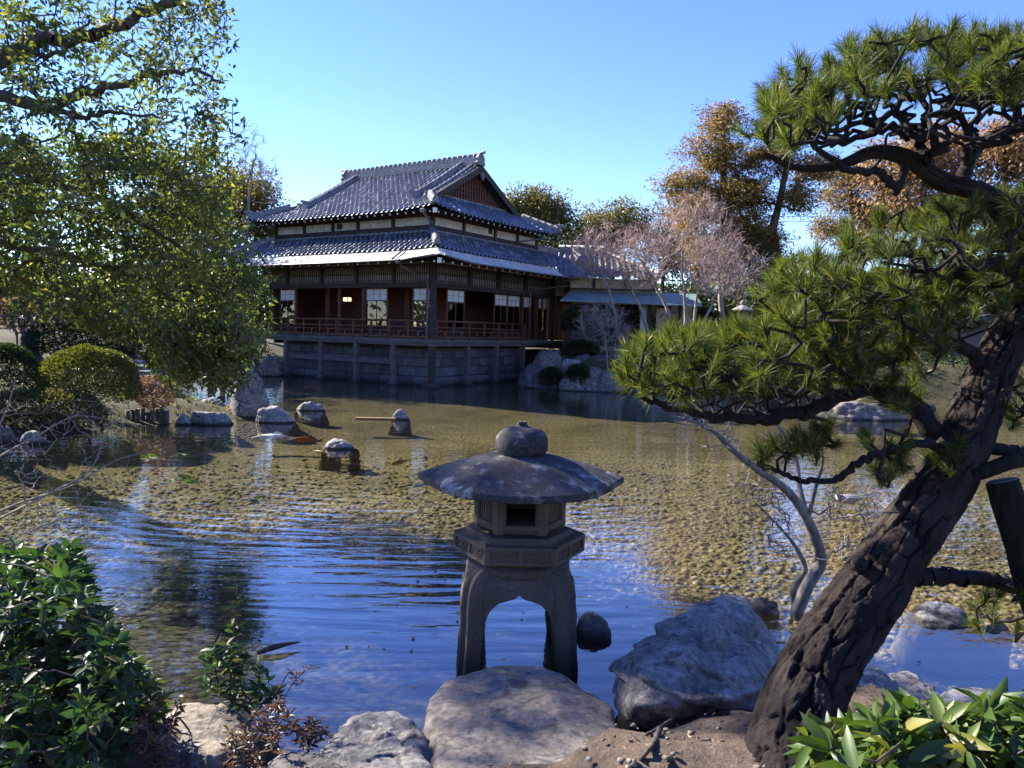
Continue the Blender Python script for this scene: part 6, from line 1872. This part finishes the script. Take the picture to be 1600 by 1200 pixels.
# ---- bare twigs reaching over the water at the left
sk = Skel(); tb = PY(-60, 830, 7.2)
twg = wempty('twig_bush', (tb[0], tb[1], ground_z(tb[0], tb[1])), 'bare grey twiggy branches reaching over the water at the left', 'bush')
for rows in ([(-80, 850, 7.2), (0, 810, 7.1), (80, 770, 7.0), (140, 735, 7.0), (165, 680, 7.0), (185, 650, 7.0)], [(-80, 840, 7.4), (20, 790, 7.4), (110, 760, 7.4), (180, 720, 7.5), (235, 705, 7.5)], [(-80, 780, 7.6), (-10, 720, 7.6), (60, 680, 7.6), (120, 650, 7.7), (190, 660, 7.8)],
             [(-80, 760, 7.0), (-20, 700, 7.0), (10, 640, 7.0), (25, 590, 7.0)], [(-80, 870, 7.0), (0, 850, 7.0), (70, 820, 7.0), (140, 800, 7.0)]):
    r_ = smooth_path(np.array([[*PY(x, y, d)] for x, y, d in rows]), 5); sk.path(r_, -1, np.linspace(.014, .004, len(r_)))
tg = [PY(x, y, 7.3 + srng.normal() * .35) for x, y in pin([(-40, 640), (60, 620), (200, 620), (225, 690), (270, 740), (200, 770), (140, 830), (-40, 860)], 240, srng)]
sk.attach(tg, .10, 4, .0, r=srng, order_from=PY(0, 780, 7.2))
sk.mesh('branches', M['twig_grey'], twg, .0022, 5, .34)

# ------------------------------------------------------------------ near-left shrub, weeds, ferns
def rosette_shrub(name, label, poly, n, dmid, dsd, leaf, per, L, W, base_px, r=srng, rise=.55, cat='shrub', seg=2, r0=.012, jit=.35, trim=None):
    global sk
    bs0 = PY(*base_px); t = wempty(name, (bs0[0], bs0[1], ground_z(bs0[0], bs0[1]) - .05), label, cat)
    sk = Skel(); b0 = np.array([bs0[0], bs0[1], ground_z(bs0[0], bs0[1]) - .05]); sk.path([b0, b0 + [0, 0, .08]], -1, r0)
    q = pin(poly, n, r); tg = np.array([PY(x, y, dmid + r.normal() * dsd) for x, y in q])
    tips = sk.attach(tg, .12, 4, .35, r=r, order_from=b0)
    sk.mesh('stems', M['bark'], t, .0022, 5, .38)
    P = np.array(sk.p); pa_ = np.array(sk.par)
    C, D, ln, va = [], [], [], []
    for k in tips:
        ax = unit(unit(P[k] - P[pa_[k]]) * .5 + np.array([0, 0, .8]) + r.normal(size=3) * .25)
        m = max(3, int(per + r.normal() * 1.5)); a0 = r.random() * 6.28
        e1 = unit(np.cross(ax, [1, .3, .2])); e2 = np.cross(ax, e1)
        tone = np.clip(.45 + r.normal() * .16, 0, 1)
        for j in range(m):
            a = a0 + j * 2.4; el = rise * (.35 + 1.1 * j / m)
            C.append(P[k] - ax * (.03 * (m - j) / m)); D.append(unit((e1 * math.cos(a) + e2 * math.sin(a)) + ax * el + r.normal(size=3) * jit * .4)); ln.append(.75 + .45 * r.random()); va.append(np.clip(tone + r.normal() * .14 + .22 * (j / m) ** 2, 0, 1))
    ln = np.array(ln)
    leaves('foliage', np.array(C), np.array(D), L * ln, W * ln, M[leaf], t, seg=seg, var=np.array(va), r=r, fold=.16, droop=.22)
    return t


rosette_shrub('azalea_shrub', 'dense dark glossy-leaved shrub filling the lower left corner', [(-60, 880), (20, 855), (90, 860), (112, 850), (125, 880), (140, 930), (170, 960), (185, 1000), (215, 1060), (215, 1110), (190, 1160), (200, 1230), (-60, 1260)], 900, 2.75, .28, 'leaf_shrub', 8, .056, .022, (40, 1230, 2.6))
rosette_shrub('young_shrub', 'tuft of yellow-green shoots at the edge of the dark shrub', [(150, 1010), (220, 1030), (265, 1080), (250, 1130), (180, 1120)], 70, 2.8, .15, 'leaf_broad', 7, .050, .018, (200, 1170, 2.8))
rosette_shrub('broad_shrub', 'sunlit broad-leaved shrub in the lower right corner', [(1275, 1165), (1310, 1140), (1380, 1125), (1430, 1105), (1480, 1112), (1540, 1105), (1590, 1110), (1660, 1120), (1660, 1280), (1290, 1280)], 210, 1.78, .13, 'leaf_broad', 9, .088, .028, (1470, 1290, 1.75), rise=.5)
rosette_shrub('leafy_weeds', 'low leafy weeds at the foot of the tall stem', [(310, 1010), (370, 1000), (415, 1050), (440, 1090), (395, 1110), (320, 1080)], 70, 3.35, .12, 'leaf_shrub', 6, .05, .018, (370, 1110, 3.3))
rosette_shrub('dry_plant', 'dry red-leaved undergrowth beneath the dark shrub', [(215, 1110), (300, 1060), (260, 1150), (300, 1200), (220, 1240), (190, 1170)], 70, 2.75, .15, 'leaf_red', 7, .032, .011, (240, 1220, 2.7), cat='plant', rise=.3)
rosette_shrub('dry_plant', 'dry rust-red plant left of the mossy rock', [(345, 1140), (390, 1120), (440, 1090), (470, 1130), (440, 1170), (390, 1210), (340, 1220)], 65, 2.85, .12, 'leaf_red', 7, .032, .010, (400, 1200, 2.8), cat='plant', rise=.3)
rosette_shrub('dry_plant', 'small dry red stems at the water edge by the layered rock', [(440, 1110), (500, 1120), (520, 1145), (470, 1165)], 36, 3.1, .1, 'leaf_red', 5, .04, .012, (480, 1160, 3.0), cat='plant', rise=.4)


def stem_weed(name, label, rows, L, W, leaf, per, r=srng, r0=.006, droop=.3):
    p = smooth_path(np.array([[*PY(x, y, d)] for x, y, d in rows]), 8); t = wempty(name, p[0], label, 'plant')
    MB().tube(p, np.linspace(r0, r0 * .3, len(p)), 6).build('stem', M['bark'], t, True)
    n = len(p) * per; f = np.sort(r.random(n)) * .97 + .03; ix = f * (len(p) - 1)
    C = np.stack([np.interp(ix, np.arange(len(p)), p[:, k]) for k in range(3)], 1)
    a = np.arange(n) * 2.4; D = unit(np.stack([np.cos(a), np.sin(a), .45 + 0 * a], 1) + r.normal(size=(n, 3)) * .2)
    s = .65 + .5 * r.random(n)
    leaves('foliage', C, D, L * s, W * s, M[leaf], t, seg=2, r=r, droop=droop, fold=.2)


stem_weed('tall_weed', 'single tall leafy weed stem rising in front of the water', [(358, 1095, 3.35), (362, 1040, 3.35), (366, 980, 3.34), (371, 920, 3.33)], .062, .016, 'leaf_shrub', 2)
stem_weed('tall_weed', 'second leafy weed leaning beside the tall stem', [(345, 1090, 3.4), (335, 1040, 3.42), (330, 1010, 3.44)], .05, .015, 'leaf_shrub', 1)
stem_weed('dry_weed', 'thin dry reddish stem arching over the water', [(430, 1130, 3.2), (450, 1080, 3.25), (475, 1050, 3.3), (497, 1043, 3.3)], .03, .006, 'leaf_red', 1, r0=.003)
stem_weed('dry_weed', 'curled dry stem with brown leaves near the water edge', [(420, 1120, 3.25), (440, 1070, 3.3), (455, 1050, 3.3), (470, 1075, 3.3)], .045, .010, 'leaf_red', 1, r0=.003)


def fern(name, label, px, n, ln, leaf='leaf_broad', r=srng):
    b0 = PY(*px); b0[2] = max(b0[2], ground_z(b0[0], b0[1])); t = wempty(name, b0, label, 'fern')
    for k in range(n):
        a = r.random() * 6.28; d = np.array([math.cos(a), math.sin(a), 0]); f = np.linspace(0, 1, 12)[:, None]
        p = b0 + d * f * ln + np.array([0, 0, 1]) * (f * .75 - f ** 2 * .62) * ln
        o = MB().tube(p, np.linspace(.003, .001, 12), 5).build('frond', M['bark'], t)
        m = 26; ix = np.linspace(1.5, 11, m); C = np.stack([np.interp(ix, np.arange(12), p[:, q]) for q in range(3)], 1)
        sd_ = unit(np.cross(d, [0, 0, 1.0])); w_ = np.sin(np.linspace(.35, 3.05, m)) * ln * .28
        leaves('pinnae', np.vstack([C, C]), np.vstack([np.tile(sd_ + d * .35, (m, 1)), np.tile(-sd_ + d * .35, (m, 1))]) + r.normal(size=(2 * m, 3)) * .06, np.concatenate([w_, w_]), np.concatenate([w_, w_]) * .28 + .002, M[leaf], o, r=r, fold=.05, var=np.clip(r.normal(size=2 * m) * .1 + .75, 0, 1))


fern('fern', 'bright fern fronds beside the dark shrub', (262, 1085, 3.0), 5, .20)
fern('fern', 'small yellow-green fern in front of the brown dappled rock', (300, 1150, 2.75), 5, .16)
fern('fern', 'small fern near the bottom edge between red leaves', (395, 1165, 2.85), 4, .11)

# ------------------------------------------------------------------ driftwood, plank, fish, duck
q0, q1 = PZ(402, 1020, .015), PZ(470, 1003, .03)
dw = smooth_path(np.array([[*q0, .012], [*((q0 * 2 + q1) / 3 + [0, 0, .01]), .020], [*((q0 + 2 * q1) / 3 + [0, 0, .008]), .013], [*q1, .003]]), 6)
mbd = MB(); mbd.tube(dw[:, :3], dw[:, 3], 8); o = mbd.build('driftwood', M['log'], None, True); props(o, 'dark driftwood stick floating near the tall weed', 'driftwood')
a_, b_ = PZ(556, 654, .02), PZ(618, 655, .02)
o = MB().beam(a_, b_, .16, .05).build('floating_plank', M['plank']); props(o, 'brown plank lying flat in the shallow mid pond', 'plank')


def koi(label, x, y, ang, ln, col):
    c = PZ(x, y, -.06); m = surf('koi_' + label.split()[0], tuple(k * .75 for k in col), col, 6, .4, .05, .002, spec=.5)
    t = wempty('koi', c, label, 'fish'); d = np.array([math.cos(ang), math.sin(ang), 0]); s = np.array([-d[1], d[0], 0])
    prof = [(0, .004), (.06, .30), (.2, .62), (.4, .8), (.6, .62), (.8, .3), (.92, .14), (1, .06)]
    rings = [[c + d * (f - .5) * ln + s * (math.cos(a) * k * ln * .11 + .02 * ln * math.sin(f * 5)) + np.array([0, 0, math.sin(a) * k * ln * .12]) for a in np.arange(10) * math.pi / 5] for f, k in prof]
    MB().rings(rings).build('body', m, t, True)
    e = c + d * .48 * ln
    MB().add([e - d * .02 * ln, e + d * .17 * ln + np.array([0, 0, .07 * ln]), e + d * .11 * ln, e + d * .17 * ln - np.array([0, 0, .06 * ln])], [(0, 1, 2), (0, 2, 3)]).build('tail_fin', m, t)
    for k in (-1, 1):
        b = c - d * .22 * ln + s * k * .08 * ln; MB().add([b, b + s * k * .10 * ln + d * .06 * ln - np.array([0, 0, .02 * ln]), b + d * .10 * ln], [(0, 1, 2)]).build('side_fin', m, t)
    b = c + np.array([0, 0, .09 * ln]); MB().add([b - d * .1 * ln, b + np.array([0, 0, .06 * ln]), b + d * .15 * ln], [(0, 1, 2)]).build('back_fin', m, t)


koi('orange koi swimming below the blocky rock', 476, 687, .12, .50, (.62, .20, .05))
koi('white koi swimming left of the orange koi', 432, 685, .16, .85, (.75, .70, .62))
koi('small orange koi under the bare twigs at left', 165, 695, .2, .36, (.60, .16, .04))
koi('golden koi in mid pond above the lantern left side', 625, 722, 1.1, .45, (.55, .30, .06))
koi('pale koi just below the orange koi near the flat rock', 500, 706, 2.6, .35, (.55, .35, .2))

dk = PZ(1325, 783, 0); duck = empty('duck', tuple(dk + np.array([0, 0, -.01])), R(172), 'mallard duck swimming right of the bare maple', 'duck')
bp = [(-.24, .005, .075), (-.20, .035, .075), (-.12, .085, .06), (0, .105, .05), (.10, .098, .05), (.17, .07, .06), (.205, .045, .085), (.215, .034, .125), (.222, .034, .16), (.245, .042, .19), (.275, .036, .195), (.295, .018, .188), (.302, .006, .185)]
def duckmat():
    m, nt, bs, _ = newmat('duck_plumage')
    tc = _n(nt, 'ShaderNodeTexCoord'); sp = _n(nt, 'ShaderNodeSeparateXYZ'); nt.links.new(tc.outputs['Object'], sp.inputs[0])
    n = noise(nt, tc.outputs['Object'], 60, 3)
    mr = _n(nt, 'ShaderNodeMapRange'); nt.links.new(sp.outputs['X'], mr.inputs[0]); mr.inputs[1].default_value = -.25; mr.inputs[2].default_value = .31
    c = ramp(nt, mr.outputs[0], [(0, (.05, .045, .04)), (.14, (.20, .18, .16)), (.62, (.28, .26, .23)), (.72, (.14, .06, .03)), (.83, (.6, .6, .58)), (.85, (.01, .05, .025))])
    nt.links.new(mixc(nt, .4, c, ramp(nt, n, [(.3, (.3, .3, .3)), (.7, (.7, .7, .7))]), 'OVERLAY'), bs.inputs['Base Color']); bs.inputs['Roughness'].default_value = .6
    return m
dm_ = duckmat()
duck.scale = (.66, .66, .66)
MB().rings([[(x, r_ * .92 * math.cos(a), z + r_ * .85 * math.sin(a)) for a in np.arange(14) * math.pi / 7] for x, r_, z in bp]).build('body', dm_, duck, True)
MB().rings([[(.292, .016 * a, .186 + .008 * b), (.33, .014 * a, .180 + .005 * b), (.35, .011 * a, .176 + .003 * b)][k] for k in range(3) for a, b in ()] and [] or [[(x, w_ * math.cos(t), z + h_ * math.sin(t)) for t in np.arange(8) * math.pi / 4] for x, w_, h_, z in ((.288, .016, .012, .187), (.32, .015, .006, .182), (.352, .012, .004, .178))]).build('bill', lampmat('duck_bill', (.45, .36, .06), 0), duck, True)
for s in (-1, 1):
    MB().rings([[(x, s * (.09 * k + .012 * math.cos(t)), .075 + .035 * math.sin(t) * k2) for t in np.arange(8) * math.pi / 4] for x, k, k2 in ((.10, .85, .2), (.04, 1.0, .9), (-.08, .95, 1.0), (-.18, .6, .6), (-.25, .25, .15))]).build('wing', dm_, duck, True)

# ------------------------------------------------------------------ far details
def small_lantern(label, px, pyb, Y, h):
    b = PY(px, pyb, Y); e = empty('stone_lantern', (b[0], b[1], b[2]), .2, label, 'lantern'); k = h
    MB().rings([[(r_ * k * math.cos(a), r_ * k * math.sin(a), z * k) for a in np.arange(8) * math.pi / 4] for r_, z in ((.20, 0), (.20, .08), (.09, .12), (.085, .45), (.10, .5))]).build('shaft', M['rock'], e)
    MB().rings([[(r_ * k * math.cos(a), r_ * k * math.sin(a), z * k) for a in np.arange(6) * math.pi / 3] for r_, z in ((.12, .5), (.2, .55), (.2, .6))]).build('platform', M['rock'], e)
    MB().rings([[(r_ * k * math.cos(a), r_ * k * math.sin(a), z * k) for a in np.arange(6) * math.pi / 3] for r_, z in ((.12, .6), (.13, .76))]).build('fire_box', M['rock_dark'], e)
    MB().rings([[(r_ * k * math.cos(a), r_ * k * math.sin(a), z * k) for a in np.arange(6) * math.pi / 3] for r_, z in ((.28, .76), (.29, .79), (.16, .86), (.08, .9))]).build('lantern_roof', M['rock'], e)
    MB().rings([[(r_ * k * math.cos(a), r_ * k * math.sin(a), z * k) for a in np.arange(8) * math.pi / 4] for r_, z in ((.05, .9), (.075, .95), (.05, .99), (.01, 1.02))]).build('finial', M['rock'], e, True)


small_lantern('small weathered stone lantern on the far bank left of the pine', 1158, 535, 28, 1.5)
small_lantern('second small stone lantern on the far bank half hidden by needles', 1222, 520, 30, 1.4)
# tiled garden wall at the far right
M['earthwall'] = surf('earth_wall', (.12, .085, .055), (.22, .16, .11), 1.5, .95, .2, .01)
W0, W1 = PY(1380, 560, 30), PY(1720, 560, 27)
gwl = wempty('garden_wall', W0, 'earthen garden wall with tiled cap on the far right bank', 'wall')
dW = unit(W1 - W0); LW_ = float(np.linalg.norm(W1 - W0)); z0 = 0.9; zt = float(PY(1500, 503, 29)[2])
nW = np.cross(dW, [0, 0, 1.0])
for i in range(6):
    a, b = W0 + dW * (LW_ * i / 6 + .01), W0 + dW * (LW_ * (i + 1) / 6 - .01)
    a[2] = b[2] = (z0 + zt) / 2
    MB().beam(a, b, .3, zt - z0).build('wall_panel', M['earthwall'], gwl)
    MB().beam(a + dW * -.05 - [0, 0, 0], a + dW * .06, .34, zt - z0).build('wall_post', M['darkwood'], gwl)
for i in range(int(LW_ / .26)):
    c = W0 + dW * (i * .26 + .13); c[2] = zt
    for s in (-1, 1):
        MB().tube([c + np.array([0, 0, .26]), c + nW * s * .42 + np.array([0, 0, .06])], [.075, .08], 6).build('cap_tile', M['ridge'], gwl)
MB().tube([W0 + [0, 0, zt + .30 - W0[2]], W1 + [0, 0, zt + .30 - W1[2]]], .10, 8).build('cap_ridge', M['ridge'], gwl)
# overhead wires
for lb, (xa, ya), (xb, yb) in (('upper thin overhead wire beyond the trees', (760, 318), (1340, 338)), ('lower thin overhead wire beyond the trees', (760, 326), (1340, 346))):
    a, b = PY(xa, ya, 70), PY(xb, yb, 70)
    o = MB().tube([a + (b - a) * t + np.array([0, 0, -.4 * math.sin(t * math.pi)]) for t in np.linspace(0, 1, 12)], .02, 5).build('overhead_wire', M['pipe']); props(o, lb, 'wire', 'overhead wires')

# ------------------------------------------------------------------ loose stuff on the ground
n = 1500; q = np.column_stack([srng.uniform(-1.2, 2.0, n), srng.uniform(1.8, 3.6, n)]); zz, sd_ = land_h(q[:, 0], q[:, 1]); k = sd_ > .15
q, zz = q[k], zz[k]
zz = zz + fbm(np.column_stack([q, q[:, :1] * 0]) * 7, 4, 21) * .036
IV, IF = ico(1)
sc = .004 + .014 * srng.random(len(q)) ** 4
Vp = (IV[None] * (1 + .25 * srng.normal(size=(len(q), len(IV), 1))) * sc[:, None, None] * np.array([1, 1, .6])) + np.column_stack([q, zz])[:, None]
meshobj('gravel', Vp.reshape(-1, 3), (IF[None] + (np.arange(len(q)) * len(IV))[:, None, None]).reshape(-1, 3), M['rock_brown'], None, False, label='small gravel scattered on the bare soil', kind='stuff')
n = 900; q = np.column_stack([srng.uniform(-2.0, 2.6, n), srng.uniform(1.8, 3.9, n)]); zz, sd_ = land_h(q[:, 0], q[:, 1]); k = sd_ > .05; q, zz = q[k], zz[k]
zz = zz + fbm(np.column_stack([q, q[:, :1] * 0]) * 7, 4, 21) * .036
D = srng.normal(size=(len(q), 3)); D[:, 2] *= .15
leaves('leaf_litter', np.column_stack([q, zz + .006]), D, .016 + .02 * srng.random(len(q)), .009, M['leaf_litter'], None, label='brown fallen leaves littering the near bank', kind='stuff')
# fallen leaves floating on the near water
n = 60; q = np.column_stack([srng.uniform(-1.0, 3.6, n), srng.uniform(3.9, 6.5, n)]); sd_ = pond_sd(q[:, 0], q[:, 1]); q = q[sd_ < -.05]
D = srng.normal(size=(len(q), 3)); D[:, 2] = .02
leaves('floating_leaves', np.column_stack([q, np.full(len(q), .006)]), D, .03, .018, M['leaf_litter'], None, label='scattered fallen leaves floating on the near water', kind='stuff', droop=0, fold=.02)
# pine roots in the soil
for i, rows in enumerate([[(1010, 1150), (1060, 1122), (1110, 1112), (1180, 1120)], [(1000, 1190), (1020, 1165), (1030, 1140)], [(1040, 1210), (1050, 1180), (1075, 1165), (1110, 1160)]]):
    pp = []
    for x, y in rows:
        g = PZ(x, y, .33)
        for _ in range(3): g = PZ(x, y, ground_z(g[0], g[1]))
        pp.append(g + [0, 0, .004])
    pp = smooth_path(np.array(pp), 7); pp += srng.normal(size=pp.shape) * .0015
    o = MB().tube(pp, np.linspace(.006, .013, len(pp)), 8).build('exposed_root', M['bark'], None, True)
    props(o, ('long exposed root crossing the soil below the boulder', 'short knotted exposed root left of the long one', 'pale exposed root end near the bottom edge')[i], 'root')
# low ground cover on the banks
n = 26000; q = np.column_stack([srng.uniform(-16, 19, n), srng.uniform(10.5, 31, n)]); zz, sd_ = land_h(q[:, 0], q[:, 1]); k = (sd_ > .12) & (sd_ < 5); q, zz = q[k], zz[k]
D = srng.normal(size=(len(q), 3)) * .6; D[:, 2] = np.abs(D[:, 2]) + .5
leaves('ground_cover', np.column_stack([q, zz - .01]), D, .08 + .10 * srng.random(len(q)), .035, M['leaf_olive'], None, r=srng, label='low mixed ground cover over the far and left banks', kind='stuff')
# pebbles carpeting the pond bed
n = 26000; Yb = 3.6 + 10 * srng.random(n) ** 1.1; Xb = Yb * srng.uniform(-.72, .72, n); zz, sd_ = land_h(Xb, Yb); k = (sd_ < -.15) & (srng.random(n) < np.clip((13.6 - Yb) / 5, 0, 1))
Xb, Yb, zz = Xb[k], Yb[k], zz[k]; sc = (.012 + .026 * srng.random(len(Xb)) ** 3) * (1 + .03 * Yb)
k = srng.random(len(Xb)) < np.clip((np.hypot(Xb + .9, Yb - 4.6) - 1.6) / 1.6, 0, 1)
Xb, Yb, zz, sc = Xb[k], Yb[k], zz[k], sc[k]
OV, OF = ico(1)
OV = OV * 1.0
st_ = np.stack([.8 + .5 * srng.random(len(Xb)), .8 + .5 * srng.random(len(Xb)), .4 + .3 * srng.random(len(Xb))], 1)
V = OV[None] * (1 + .12 * srng.normal(size=(len(Xb), len(OV), 1))) * (sc[:, None] * st_)[:, None] + np.stack([Xb, Yb, zz + sc * .1], 1)[:, None]
M['pebble'] = leafmat('bed_pebble', [(0, (.13, .108, .055)), (.5, (.22, .18, .095)), (.9, (.30, .25, .14)), (1, (.38, .34, .26))], 0.0, (1, 1, 1), .9, .2)
meshobj('bed_pebbles', V.reshape(-1, 3), (OF[None] + (np.arange(len(Xb)) * len(OV))[:, None, None]).reshape(-1, 3), M['pebble'], None, True, {'var': np.repeat(srng.random(len(Xb)), len(OV))}, label='rounded olive-brown pebbles carpeting the pond bed', kind='stuff')
